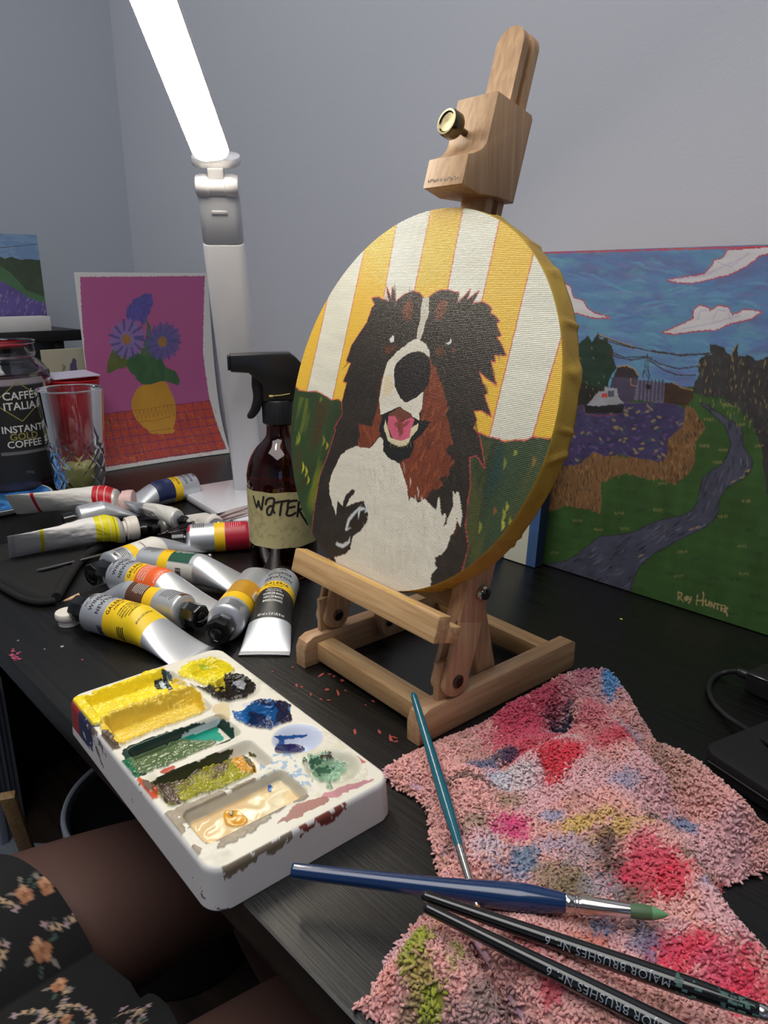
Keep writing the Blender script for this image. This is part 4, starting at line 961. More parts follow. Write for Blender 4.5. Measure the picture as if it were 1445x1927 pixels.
# ultramarine tube
bd, tx = front('u', ['ULTRAMARINE', 'OUTREMER', 'ULTRAMAR'], (28, 40, 84), ink2=mat('blue_ink', (110, 130, 170), .5))
paint_tube((368, 912), (250, 958), .019, 'silver tube with navy label lying beside the white lamp base', SILVER, bd, tx, spin=15, flat=.45, Lfix=.150, cap=None)
# white tubes with screw caps
def band_set(c, Lt):
    return [(.001, .0075, -180, 180, (196, 194, 190), .3), (.0078, .034, -180, 180, c, 0), (.0105, .0112, -180, 180, (40, 40, 40), 0), (.0165, .0172, -180, 180, (230, 228, 220), 0), (.0262, .0268, -180, 180, (230, 228, 220), 0), (Lt - .038, Lt - .034, -180, 180, c, 0), (Lt - .054, Lt - .042, -35, 5, (190, 188, 184), 0)]
tx = [('r', lines(14, .016, .0034, .0010, 3, .3), .066, -12, m_dink), ('r', barcode(.009, .010, 3), .110, -15, m_dink)]
paint_tube((228, 943), (22, 968), .0170, 'white tube with red bands and pinkish cap, on top of the pile by the glass', (226, 222, 214), band_set((196, 22, 36), .150), tx, z0=.012, ztail=.008, spin=0, silver=False, dents=.12, flat=.15, Lfix=.150, cap='round', capm=mat('pinkish_cap', (226, 190, 184), .4), wtail=.0215, crimp_roll=.95)
tx = [('r', lines(12, .018, .0034, .0011, 4, .3), .063, -28, m_dink), ('r', barcode(.010, .011, 3), .100, -30, m_dink)]
paint_tube((232, 996), (36, 1050), .0168, 'white tube with yellow bands and white cap, lying in front of the others', (226, 224, 222), band_set((226, 214, 20), .130), tx, z0=.006, ztail=.004, spin=0, silver=False, dents=.14, flat=.15, Lfix=.130, cap='round', capm=m_whitecap, wtail=.0225, crimp_roll=.95)
# half-used flattened tubes
bd = [(.004, .058, -180, 180, (216, 214, 206), 0), (.0595, .067, -70, 70, (196, 40, 90), 0)]
tx = [('t', 'system3', .020, 0, .0062, m_ink, 1.0, False, PI / 2)]
tt = paint_tube((338, 978), (172, 952), .0125, 'flattened silver tube with white and magenta label, crimp towards the glass', (196, 198, 200), bd, tx, z0=.008, ztail=.006, spin=-5, dents=.15, flat=.10, Lfix=.125, cap='small', wtail=.0165, crimp_roll=.9)
paint_tube((145, 974), (258, 962), .0150, 'short silver tube with small black cap wedged between the two white tubes', SILVER, [], [], z0=.004, ztail=.01, spin=0, dents=.1, flat=.4, Lfix=.09, cap='long')
paint_tube((262, 995), (22, 1012), .0120, 'crumpled bare silver tube squashed under the white tubes', (190, 190, 188), [], [], z0=0, ztail=0, spin=0, dents=.45, flat=.02, Lfix=.145, cap='small', wtail=.022)
paint_tube((300, 992), (400, 972), .0100, 'crushed silver tube with black cap beside the clear brush handles', (150, 148, 140), [], [], z0=0, ztail=.002, spin=0, dents=.7, flat=.02, Lfix=.10, cap='small', wtail=.018)
paint_tube((405, 990), (335, 948), .0130, 'emptied white tube curled on the edge of the lamp base', (216, 212, 204), [], [('r', lines(3, .012, .004, .0005, 9), .045, 0, m_dink)], z0=.012, ztail=.014, spin=0, silver=False, dents=.5, flat=.08, Lfix=.095, cap='round', capm=mat('silver_cap', (190, 190, 186), .2, .9), wtail=.022)

# ================================================================== SPRAY BOTTLE
BP = np.array([-.664, .465, 0])
bot = empty('spray_bottle', 'brown glass spray bottle with black trigger head and a taped hand-written WATER label', 'spray bottle', BP)
prof = [(.0005, .003), (.030, .0015), (.034, .001), (.0365, .004), (.0378, .010), (.038, .020), (.038, .108), (.0375, .118), (.0355, .128), (.0315, .138), (.0255, .147), (.0185, .154), (.0145, .160), (.0137, .168), (.0137, .178)]
inner = [(r - .0022 if r > .01 else .0005, z + (.003 if z < .01 else 0)) for r, z in prof][::-1]
V, F = lathe_vf(smoothpts(prof, 3).tolist() + inner, 64, False)
m_amber = glass_mat('amber_glass', (124, 52, 20), 0.0, 1.5)
mesh_obj('glass_body', V + BP, F, m_amber, bot)
V, F = lathe_vf([(.0005, .0055), (.0335, .0055), (.0352, .012), (.0352, .080), (.0005, .080)], 48, False)
wl = glass_mat('water', (225, 232, 235), 0.0, 1.33); mesh_obj('water_fill', V + BP, F, wl, bot)
# label tape
ang0 = math.atan2(-.683, .73)
nt_, nz_ = 140, 60
ta = np.linspace(ang0 - 1.75, ang0 + 1.75, nt_); tz = np.linspace(.0415, .1045, nz_)
TA, TZ = np.meshgrid(ta, tz, indexing='ij')
RB = .0384
V = np.stack([RB * np.cos(TA), RB * np.sin(TA), TZ + .0004 * np.sin(TA * 9)], -1).reshape(-1, 3)
xx, yy = (TA.ravel() - ang0) * RB, TZ.ravel()
Pl = Paint(xx, yy, (188, 178, 128)); fb = fbm(xx * 260, yy * 260, 3, 4); Pl.put(np.clip((fb - .5) * 5, 0, 1), (150, 142, 104), alpha=.6); Pl.put(xx < xx.min() + .018, (196, 180, 110), alpha=.6)
V2 = V.copy(); V2[:, :2] *= (RB - .0004) / RB
Fg = grid_faces(nt_, nz_)
lab = mesh_obj('tape_label', V + BP, Fg, paint_mat('paper_tape', .75, bump=(900, .35)), bot, colors=Pl.c)
# WATER in black marker: strokes with real thickness, bent round the bottle
def crp(p): return (420 + p[0] / 4.014, 640 + p[1] / 4.014)
def on_bottle(p):
    u, v = crp(p); d = ray(u, v); o = EYE - BP; R_ = RB + .0003
    a = d[0] ** 2 + d[1] ** 2; b_ = 2 * (o[0] * d[0] + o[1] * d[1]); c_ = o[0] ** 2 + o[1] ** 2 - R_ ** 2; D = b_ * b_ - 4 * a * c_
    t = (-b_ - math.sqrt(max(D, 0))) / (2 * a); q = o + d * t; return math.atan2(q[1], q[0]), q[2]
letters = [[(228, 1180), (240, 1225), (252, 1262), (262, 1228), (266, 1215), (272, 1245), (288, 1280), (296, 1235), (304, 1185)],
           [(320, 1240), (328, 1210), (352, 1194), (382, 1200), (382, 1235), (374, 1275), (386, 1305)], [(378, 1252), (348, 1258), (330, 1285), (336, 1318), (358, 1316), (376, 1275)],
           [(392, 1228), (440, 1220), (498, 1212)], [(446, 1220), (436, 1262), (428, 1322)],
           [(556, 1212), (520, 1215), (492, 1230), (486, 1280), (480, 1320), (510, 1325), (546, 1305)], [(492, 1268), (520, 1262), (540, 1258)],
           [(572, 1222), (566, 1280), (560, 1332)], [(572, 1222), (604, 1232), (606, 1262), (572, 1282)], [(572, 1282), (600, 1330), (640, 1392)]]
b = MB()
for L in letters:
    q = np.array([on_bottle(p) for p in L]); q = smoothpts(q, 5)
    ctr = np.array([q[:, 0] * RB, q[:, 1]]).T; T_ = np.gradient(ctr, axis=0); T_ /= np.linalg.norm(T_, axis=1)[:, None] + 1e-9; Nn = np.c_[-T_[:, 1], T_[:, 0]]
    w_ = .00125; lft = ctr + Nn * w_; rgt = ctr - Nn * w_; R_ = RB + .0003
    for k in range(len(ctr) - 1):
        vs = [lft[k], rgt[k], rgt[k + 1], lft[k + 1]]
        b.add([(R_ * math.cos(s1 / RB), R_ * math.sin(s1 / RB), z1) for s1, z1 in vs], [(0, 1, 2, 3)])
    for c_ in (ctr[0], ctr[-1]):
        b.add([((R_ + .00002) * math.cos((c_[0] + w_ * math.cos(a)) / RB), (R_ + .00002) * math.sin((c_[0] + w_ * math.cos(a)) / RB), c_[1] + w_ * math.sin(a)) for a in np.arange(8) * PI / 4], [tuple(range(8))])
T = np.eye(4); T[:3, 3] = BP
b.build('lettering', m_ink, bot, T, False)
# collar with ribs, head, trigger
m_blkp = mat('black_plastic', (24, 24, 26), .38, var=.03)
nn_ = 72; b = MB(); VV = []
for z_, r_ in ((.172, .0150), (.1735, .0165), (.174, .0170), (.197, .0170), (.199, .0160)):
    for k in range(nn_): a = k * 2 * PI / nn_; r2 = r_ + (.0005 if (k % 2 and .1735 < z_ < .198) else 0); VV.append((r2 * math.cos(a), r2 * math.sin(a), z_))
FF = [(i * nn_ + k, i * nn_ + (k + 1) % nn_, (i + 1) * nn_ + (k + 1) % nn_, (i + 1) * nn_ + k) for i in range(4) for k in range(nn_)] + [tuple(range(nn_))[::-1], tuple(4 * nn_ + k for k in range(nn_))]
b.add(VV, FF); b.build('collar', m_blkp, bot, T)
# head runs along the line seen across the picture: nozzle towards image left
hd_dir = -RT * .93 + FWH * -.20; hd_dir /= np.linalg.norm(hd_dir)
HM = frame(BP, hd_dir, z=(0, 0, 1))
side = [(.048, .230), (.048, .2475), (.020, .2485), (-.014, .2485), (-.020, .244), (-.044, .218), (-.047, .205), (-.040, .200), (-.016, .1985), (.0165, .1985), (.0170, .215), (.024, .223), (.030, .2285)]
V, F = prism_vf(side, -.0125, .0125, .0025); V = np.c_[V[:, 0], -V[:, 2], V[:, 1]]
hdp = mesh_obj('spray_head', V, F, m_blkp, bot, HM, 'auto')
V, F = box_vf((.0495, 0, .239), (.003, .019, .015), .001); mesh_obj('nozzle', V, F, m_blkp, bot, HM, 'auto')
tp = smoothpts([(.026, .228), (.027, .215), (.026, .202), (.029, .190), (.0335, .182), (.031, .1795), (.026, .181), (.019, .190), (.0155, .205), (.016, .228)], 5)
V, F = prism_vf(tp, -.0065, .0065, .0015); V = np.c_[V[:, 0], -V[:, 2], V[:, 1]]; mesh_obj('trigger', V, F, m_blkp, bot, HM, 'auto')
b = MB(); b.tube([(.010, .0132, .2042), (-.002, .0134, .2048), (-.012, .0132, .2062)], .0007, 6); b.tube([(.010, .0132, .2042), (.006, .0138, .2040)], .0016, 6)
b.build('lock_mark', mat('brass_tint', (150, 130, 80), .4, .4), hdp, HM)
V, F = tube_vf([BP + (0, 0, .19), BP + (.004, 0, .1), BP + (.012, .004, .012)], .002, 8); mesh_obj('dip_tube', V, F, mat('clear_tube', (200, 190, 170), .3), bot)

# ================================================================== DESK LAMP
m_lw = mat('lamp_white', (226, 226, 230), .22, coat=.4, var=.01)
lamp = empty('led_desk_lamp', 'white folding LED desk lamp, lit, leaning over the desk', 'desk lamp', (-.93, .60, 0))
c0 = np.array([-.925, .590, 0.0])
LM = frame(c0, (.93, -.12, 0), z=(0, 0, 1))
V, F = prism_vf(rrect(.210, .150, .022, 8), 0, .012, .003); mesh_obj('lamp_base', V, F, m_lw, lamp, LM, 'auto')
b = MB(); pts = smoothpts([(-.08, .073, .004), (-.095, .10, .004), (-.04, .105, .004), (.02, .098, .004), (.03, .074, .004)], 6); b.tube(pts, .0035, 8); b.build('stand_loop', m_lw, lamp, LM)
PB = Zp(472, 918, .012); PT = Dp(410, 352, .86)
pd = PT - PB; plen = np.linalg.norm(pd); wd_ = np.cross(pd, [0, 0, 1]); wd_ /= np.linalg.norm(wd_)
if wd_ @ RT < 0: wd_ = -wd_
nrm = np.cross(wd_, pd / plen); 
if nrm @ FW > 0: nrm = -nrm
PMx = np.eye(4); PMx[:3, 0] = wd_; PMx[:3, 1] = nrm; PMx[:3, 2] = pd / plen; PMx[:3, 3] = PB
if np.linalg.det(PMx[:3, :3]) < 0: PMx[:3, 0] *= -1
V, F = prism_vf(rrect(.050, .024, .008, 6), -.006, plen * .86, .002); pole = mesh_obj('pole', V, F, m_lw, lamp, PMx, 'auto')
V, F = prism_vf(rrect(.0485, .0225, .008, 6), plen * .86, plen * .985, .0015); pol2 = mesh_obj('upper_sleeve', V, F, mat('lamp_grey_white', (196, 200, 208), .3, var=.01), lamp, PMx, 'auto')
V, F = box_vf((0, .0115, plen * .945), (.018, .0012, .004), .0004); mesh_obj('clip', V, F, m_lw, pol2, PMx, 'auto')
b = MB(); Tb = PMx @ np.array([[0, 0, 1, 0], [0, 1, 0, .002], [-1, 0, 0, plen * 1.005], [0, 0, 0, 1.]])
b.lathe([(.006, -.0255), (.011, -.024), (.0130, -.018), (.0130, -.0096), (.0122, -.0092), (.0122, .0092), (.0130, .0096), (.0130, .018), (.011, .024), (.006, .0255)], 32, Tb)
b.box((0, .004, plen + .006), (.0185, .012, .034), PMx, .002); b.build('hinge', m_lw, lamp)
# LED bar
S_ = Dp(403, 305, .828); E_ = Dp(287, 0, .66)
bdv = E_ - S_; bdn = bdv / np.linalg.norm(bdv)
lat = wd_ - bdn * (wd_ @ bdn); lat /= np.linalg.norm(lat)
if lat @ RT < 0: lat = -lat
fn = np.cross(bdn, lat)
if fn @ (EYE - S_) < 0: fn = -fn
BM = np.eye(4); BM[:3, 0] = lat; BM[:3, 1] = bdn; BM[:3, 2] = fn; BM[:3, 3] = S_
if np.linalg.det(BM[:3, :3]) < 0: BM[:3, 0] *= -1
S_ = S_ - bdn * .005
LBL = .37
out_ = [(p[0], p[1] + LBL / 2) for p in rrect(.0425, LBL, .015, 8)]
V, F = prism_vf(out_, -.011, -.0008, .002); mesh_obj('head_housing', V, F, m_lw, lamp, BM, 'auto')
out2 = [(p[0], p[1] + LBL / 2) for p in rrect(.0392, LBL - .004, .0135, 8)]
V, F = prism_vf(out2, -.0008, .0004, .0003); mesh_obj('led_panel', V, F, emit_mat('led_light', (255, 243, 222), LED_STRENGTH), lamp, BM, 'auto')
V, F = prism_vf(rrect(.056, .034, .016, 8), plen + .0215, plen + .032, .003); V[:, 1] -= .010; mesh_obj('head_mount', V, F, m_lw, lamp, PMx, 'auto')
b = MB(); q0 = BM[:3, :3] @ np.array([0, .004, -.016]) + S_; q1 = PMx[:3, :3] @ np.array([0, 0, plen * 1.0]) + PB
b.tube([q1, q0], .006, 12); b.build('neck', m_lw, lamp)
# ================================================================== LANDSCAPE PAINTING
def c5(p): return (960 + p[0] / 2.408, 440 + p[1] / 2.408)
LH, LW_ = .352, .455
lb = np.array([-.520, .700, 0.001]); ltilt = math.atan2(.030, .350)
lup = np.array([0, math.sin(ltilt), math.cos(ltilt)]); lrt = np.array([1., 0, 0]); ln = np.cross(lrt, lup)   # outward -y
def lp(p):
    u, v = c5(p); d = ray(u, v); t = ((lb - EYE) @ ln) / (d @ ln); q = EYE + d * t - lb; return np.array([q @ lrt, q @ lup])
nx_, ny_ = 620, 480
gx, gy = [a.ravel() for a in np.meshgrid(np.linspace(0, LW_, nx_), np.linspace(0, LH, ny_), indexing='ij')]
P = Paint(gx, gy, (92, 124, 170), lp, wob=.0009)
sw = fbm(gx * 26 + 3 * vnoise(gx * 9, gy * 9, 3), gy * 60 + 4 * vnoise(gx * 12, gy * 7, 5), 6, 4)
P.put(np.clip((sw - .52) * 7, 0, 1), (92, 142, 172), alpha=.7); P.put(np.clip((.45 - sw) * 8, 0, 1), (96, 106, 150), alpha=.7); s2 = fbm(gx * 40, gy * 90, 12, 3); P.put(np.clip((s2 - .62) * 8, 0, 1), (100, 156, 172), alpha=.5)
P.stroke([(0, 90), (400, 80), (800, 68), (1168, 58), (2200, 20)], .0016, (196, 50, 60), .9)
rs0 = np.random.default_rng(2); CLS = [[(700, 225), (1500, 225), (1500, 30), (980, 60)], [(690, 460), (1150, 460), (1150, 320), (820, 320)], [(100, 390), (460, 390), (250, 215), (100, 215)]]
CL = (206, 202, 206); CE = (190, 46, 60)
for pts in ([(715, 210), (800, 195), (850, 190), (880, 182), (915, 145), (925, 122), (960, 115), (985, 75), (1168, 62), (1300, 50), (1130, 98), (1070, 145), (990, 185), (900, 205), (830, 222), (760, 220)],
            [(695, 447), (790, 405), (830, 385), (832, 345), (860, 325), (895, 335), (905, 352), (940, 328), (985, 333), (1005, 372), (1060, 345), (1137, 355), (1090, 385), (1000, 405), (930, 435), (830, 440), (740, 453)],
            [(150, 225), (245, 225), (272, 240), (285, 290), (330, 305), (345, 335), (380, 360), (452, 380), (380, 380), (290, 355), (150, 330)]):
    P.poly(pts, CL, .1, (40, 40), 4, edge=CE, ew=.0011)
for pts in ([(760, 205), (880, 190), (960, 150), (1050, 110)], [(940, 130), (1000, 150), (1080, 90)], [(850, 385), (860, 350), (890, 345)], [(920, 380), (940, 345), (985, 350), (1000, 390)], [(780, 430), (900, 410), (1040, 370)]): P.stroke(pts, .0016, (176, 168, 190), .6)
P.poly([(-200, 700), (1000, 690), (2400, 690), (2400, 2400), (-200, 2400)], (52, 84, 38), .35, (60, 25), 3)
for k in range(420):
    x, y = rs0.uniform(100, 1700), rs0.uniform(80, 700); a = .25 * math.sin(x / 190 + y / 70) - .12; l = rs0.uniform(30, 90)
    if all(not inpoly(np.array([x]), np.array([y]), c)[0] for c in CLS): P.stroke([(x - l, y + l * a + 6), (x, y - 4), (x + l, y - l * a + 6)], .0028, [(110, 168, 190), (86, 110, 168), (104, 150, 190), (112, 116, 172), (78, 140, 176)][k % 5], .42, taper=True)
# hills/buildings
P.poly([(470, 645), (485, 605), (530, 598), (560, 615), (582, 645), (578, 660), (465, 650)], (54, 44, 52)); P.stroke([(485, 602), (530, 598), (560, 612), (580, 640)], .0010, (190, 150, 70), .9)
P.poly([(462, 648), (578, 656), (576, 752), (500, 770), (440, 760)], (70, 62, 84), .3); P.poly([(578, 660), (706, 675), (695, 768), (560, 752)], (104, 98, 122), .25); 
for x in range(590, 700, 17): P.stroke([(x, 665), (x - 6, 755)], .0022, (60, 56, 76), .8)
P.stroke([(545, 655), (545, 685), (570, 690)], .001, (190, 150, 70), .8); P.poly([(615, 682), (638, 686), (634, 706), (614, 702)], (34, 30, 40))
P.poly([(700, 678), (740, 675), (780, 695), (822, 705), (832, 742), (800, 778), (695, 768)], (62, 44, 34), .3); P.stroke([(735, 675), (775, 698), (830, 708)], .0009, (180, 140, 60), .8)
P.poly([(300, 505), (335, 478), (355, 460), (372, 490), (395, 448), (412, 482), (440, 462), (450, 500), (470, 530), (462, 560), (482, 600), (455, 640), (445, 690), (420, 775), (280, 800), (150, 800), (150, 520)], (28, 52, 40), .4, (120, 40), 3, ragged=.0015)
P.poly([(200, 690), (330, 680), (420, 700), (400, 760), (310, 790), (200, 800)], (34, 34, 28), .4, (150, 60), 4)
P.poly([(818, 720), (850, 640), (858, 572), (880, 556), (912, 545), (903, 495), (935, 505), (965, 520), (1000, 545), (1028, 500), (1036, 560), (1082, 553), (1120, 570), (1168, 556), (1500, 540), (2400, 500), (2400, 900), (1400, 1600), (1168, 1200), (1135, 960), (1100, 860), (1050, 800), (960, 745), (880, 735)], (52, 50, 50), .45, (140, 50), 7, ragged=.0015)
rs = np.random.default_rng(3)
for k in range(260):
    x, y = rs.uniform(850, 1350), rs.uniform(560, 900)
    if y < 560 + (x - 850) * .9 + 180: P.stroke([(x, y), (x - 4, y + rs.uniform(15, 35))], .0009, (150, 130, 84) if k % 3 == 0 else (84, 84, 78), .7, taper=True)
for k in range(26): x, y = rs.uniform(300, 470), rs.uniform(460, 780); P.stroke([(x, y), (x + 8, y + 14)], .0009, (150, 130, 70) if k % 2 else (40, 84, 56), .8, taper=True)
LV = [(150, 800), (300, 782), (420, 775), (500, 768), (700, 770), (745, 775), (787, 795), (785, 868), (750, 895), (715, 930), (705, 950), (715, 985), (708, 1012), (670, 1035), (620, 1020), (560, 1012), (500, 995), (470, 1002), (430, 1005), (375, 988), (340, 1030), (310, 1042), (220, 1060), (100, 1060)]
P.poly(LV, (62, 54, 92), .3, (90, 90), 5, edge=(96, 66, 110))
for k in range(240):
    x, y = rs.uniform(180, 790), rs.uniform(775, 1055)
    if inpoly(np.array([x]), np.array([y]), LV)[0]: P.ell((x, y), .0022 + .0012 * rs.random(), .0013, [(84, 78, 124), (60, 84, 92), (140, 126, 84), (96, 78, 124), (44, 38, 70), (150, 132, 90)][k % 6], rs.uniform(-.8, .8), .75)
RE = [(787, 780), (832, 790), (860, 832), (882, 880), (850, 930), (835, 950), (838, 1010), (825, 1062), (780, 1112), (742, 1138), (700, 1118), (600, 1108), (520, 1088), (450, 1110), (408, 1130), (412, 1200), (405, 1268), (350, 1248), (250, 1232), (170, 1262), (60, 1260), (60, 1060), (220, 1060), (310, 1045), (375, 992), (430, 1008), (470, 1005), (560, 1015), (670, 1038), (712, 1012), (718, 985), (708, 950), (718, 930), (785, 870)]
P.poly(RE, (120, 88, 56), .25, (120, 60), 8, ragged=.0012)
REa = np.array(RE)
for k in range(1100):
    x, y = rs.uniform(60, 880), rs.uniform(785, 1262)
    if inpoly(np.array([x]), np.array([y]), REa)[0]: P.stroke([(x, y - 14), (x + rs.uniform(-8, 8), y + 14)], .0012, [(78, 54, 36), (156, 118, 76), (60, 42, 32)][k % 3], .8, taper=True)
P.poly([(335, 776), (380, 780), (517, 775), (512, 800), (500, 812), (340, 815)], (30, 30, 34)); P.poly([(345, 778), (400, 715), (425, 712), (428, 694), (484, 700), (490, 740), (515, 768), (400, 782)], (150, 150, 158), .2); P.poly([(416, 722), (438, 722), (438, 742), (414, 742)], (190, 66, 56)); P.poly([(442, 712), (470, 712), (472, 738), (442, 738)], (80, 84, 100)); P.stroke([(336, 778), (336, 812), (400, 826), (480, 820)], .0008, (150, 60, 80), .8)
# pylon and wires
for q in ([(622, 545), (598, 655)], [(622, 545), (630, 660)], [(612, 590), (630, 640)], [(622, 600), (602, 640)], [(600, 560), (645, 560)], [(608, 620), (628, 655)]): P.stroke(q, .0008, (60, 50, 46), .95)
for q in ([(400, 460), (470, 485), (560, 515), (650, 535), (780, 552), (915, 540)], [(405, 478), (460, 492), (560, 518)], [(440, 540), (490, 560), (550, 572), (620, 560)], [(440, 530), (520, 560), (622, 556)], [(625, 560), (680, 590), (760, 612), (850, 600)], [(630, 572), (700, 620), (760, 640), (840, 640)], [(640, 530), (760, 548), (900, 545)]): P.stroke(q, .0013, (64, 48, 42), .9)
P.stroke([(400, 456), (470, 482), (560, 510)], .0006, (190, 150, 70), .8); P.stroke([(398, 450), (402, 500)], .0014, (60, 50, 40), .9); P.stroke([(1028, 500), (1000, 545), (1010, 580)], .0014, (150, 120, 70), .8)
# path
PTH = [(862, 768), (880, 782), (930, 825), (975, 870), (995, 920), (1002, 965), (985, 1010), (960, 1048), (905, 1080), (875, 1105), (862, 1150), (858, 1205), (830, 1250), (790, 1275), (700, 1295), (640, 1312), (580, 1345), (520, 1362), (450, 1370), (408, 1372), (360, 1410), (310, 1450), (250, 1485), (150, 1500), (150, 1700), (500, 1700), (545, 1612), (560, 1555), (590, 1500), (650, 1450), (700, 1420), (790, 1372), (870, 1335), (915, 1300), (938, 1270), (945, 1200), (985, 1145), (1050, 1110), (1085, 1075), (1097, 1035), (1080, 1000), (1055, 970), (1052, 905), (1035, 870), (1000, 850), (930, 805), (885, 775)]
P.poly(PTH, (70, 72, 90), .3, (80, 50), 4, edge=(40, 42, 50), ew=.0010)
pa = np.array(PTH)
for k in range(700):
    x, y = rs.uniform(180, 1090), rs.uniform(780, 1610)
    if inpoly(np.array([x]), np.array([y]), pa)[0]:
        a = -.6 if y > 1250 else -1.2 if y > 1050 else -1.6; l = rs.uniform(14, 34); P.stroke([(x - l * math.cos(a), y - l * math.sin(a)), (x, y + 2), (x + l * math.cos(a), y + l * math.sin(a))], .0015, [(110, 112, 130), (42, 42, 54), (94, 92, 104), (34, 32, 40)][k % 4], .75, taper=True)
for (x, y) in [(1010, 1125), (1050, 1105), (1075, 1075), (850, 1330), (820, 1340), (590, 1460)]: P.stroke([(x - 15, y + 6), (x + 15, y - 8)], .0014, (170, 140, 96), .8, taper=True)
for (x, y, c) in [(900, 840, 0), (980, 775, 0), (1045, 865, 0), (880, 960, 0), (965, 980, 0), (940, 1035, 0), (1130, 960, 0), (1070, 1210, 0), (965, 1280, 0), (1050, 1415, 0), (1060, 1540, 0), (780, 1440, 0), (765, 1550, 0), (670, 1250, 0), (495, 1265, 0), (305, 1298, 0), (520, 1335, 0), (400, 1340, 0), (200, 1445, 0), (690, 1130, 0), (560, 1170, 1), (720, 1270, 1), (840, 1475, 1), (730, 1540, 1), (925, 1560, 1), (1020, 1565, 1), (1085, 1340, 1), (1150, 1380, 1), (1110, 1640, 1), (300, 1375, 1), (270, 1430, 1), (1140, 1720, 1), (580, 1610, 1), (1010, 1720, 1), (1130, 1450, 1), (600, 1250, 1), (330, 1160, 1)]:
    for j in range(5): P.stroke([(x + j * 9 - 20, y - 8), (x + j * 9 - 18, y + 9)], .0010, (150, 134, 84) if c == 0 else (22, 44, 40), .75, taper=True)
SG = [[(762, 1622), (760, 1660)], [(758, 1625), (778, 1628), (776, 1642), (762, 1645), (785, 1668)], [(800, 1642), (788, 1652), (796, 1664), (802, 1645), (804, 1662)], [(808, 1645), (812, 1658)], [(822, 1645), (812, 1670), (806, 1672)],
      [(848, 1638), (844, 1680)], [(876, 1622), (872, 1685)], [(845, 1660), (882, 1665)], [(886, 1660), (886, 1684), (900, 1684), (902, 1664)], [(908, 1690), (910, 1668), (922, 1694), (926, 1672)], [(930, 1675), (952, 1680)], [(941, 1678), (938, 1702)], [(970, 1685), (956, 1684), (954, 1708), (968, 1712)], [(955, 1696), (966, 1698)], [(974, 1690), (972, 1716)], [(974, 1690), (986, 1696), (974, 1704), (986, 1732)]]
for q in SG: P.stroke(q, .0012, (176, 150, 108), .95)
V = lb + np.outer(gx, lrt) + np.outer(gy, lup)
lan = empty('landscape_painting', 'large unframed canvas of a river path, lavender field and blue sky signed Ray Hunter', 'painting', lb + np.array([LW_ / 2, 0, 0]))
mesh_obj('painted_face', V, grid_faces(nx_, ny_)[:, ::-1], paint_mat('landscape_paint', .5, bump=(200, .4), weave=(260, .25)), lan, colors=P.c)
LMx = np.eye(4); LMx[:3, 0] = lrt; LMx[:3, 1] = lup; LMx[:3, 2] = ln; LMx[:3, 3] = lb
if True:
    V, F = box_vf((LW_ / 2, LH / 2, -.0085), (LW_, LH, .0165), .0006); Zc = V @ LMx[:3, :3].T + LMx[:3, 3]
    ce = np.where((V[:, 1] > LH * .6)[:, None], lin((150, 50, 56))[None], lin((44, 40, 30))[None])
    mesh_obj('canvas_edge', Zc, F, paint_mat('edge_paint', .6), lan, smooth=False, colors=ce)

# small striped canvas standing in front of it
q = Zp(1006, 1070); sx0, sx1, sy = q[0] - .20, q[0], q[1]
st_ = empty('striped_canvas', 'small canvas with cream face and blue side standing behind the easel', 'painting', ((sx0 + sx1) / 2, sy, 0))
gx, gy = [a.ravel() for a in np.meshgrid(np.linspace(sx0, sx1, 220), np.linspace(0, .15, 60), indexing='ij')]
P = Paint(gx, gy, (206, 208, 190)); d = sx1 - gx; P.put(d < .0135, (62, 94, 142), .12, seed=3); P.put((d > .045) & (d < .06), (62, 94, 142), .12); P.put((d > .10) & (d < .115), (62, 94, 142), .12)
TS = np.eye(4); an = math.radians(4); TS[:3, 1] = [0, math.cos(an), -math.sin(an)]; TS[:3, 2] = [0, math.sin(an), math.cos(an)]; TS[:3, 3] = (0, sy, .001)
mesh_obj('painted_face', np.c_[gx, np.zeros(len(gx)), gy], grid_faces(220, 60)[:, ::-1], paint_mat('striped_paint', .5, weave=(260, .2)), st_, TS, colors=P.c)
V, F = box_vf(((sx0 + sx1) / 2, .0078, .075), (sx1 - sx0, .015, .15), .0005); mesh_obj('canvas_edge', V, F, mat('dark_blue_edge', (30, 46, 72), .6), st_, TS, smooth=False)

# ================================================================== FLOWER PRINT
def c1_(p): return np.array([p[0] / 3.0104, 400 + p[1] / 3.0104])
src = [c1_(p) for p in ((402, 340), (1125, 350), (1318, 1352), (512, 1478))]; dst = [(0, 1), (1, 1), (1, 0), (0, 0)]
A_ = []
for (x, y), (X_, Y_) in zip(src, dst): A_.append([x, y, 1, 0, 0, 0, -X_ * x, -X_ * y, X_]); A_.append([0, 0, 0, x, y, 1, -Y_ * x, -Y_ * y, Y_])
A_ = np.array(A_, float); hh_ = np.linalg.solve(A_[:, :8], A_[:, 8]); Hm = np.append(hh_, 1).reshape(3, 3)
PW, PHt = .242, .335
def cp(p):
    q = Hm @ np.append(c1_(p), 1); return np.array([q[0] / q[2] * PW, q[1] / q[2] * PHt])
nu_, nv_ = 300, 400
gx, gy = [a.ravel() for a in np.meshgrid(np.linspace(0, PW, nu_), np.linspace(0, PHt, nv_), indexing='ij')]
P = Paint(gx, gy, (206, 204, 200), cp, wob=.0012)
P.poly([(435, 362), (1112, 362), (1122, 500), (1145, 760), (1205, 1035), (620, 1108), (480, 1130), (455, 900), (440, 600)], (168, 84, 132), .06, (10, 10), 3, ragged=.0004)
P.poly([(470, 1128), (620, 1105), (1205, 1033), (1295, 1325), (1200, 1348), (625, 1435), (515, 1450)], (176, 66, 50), .2, (60, 60), 4)
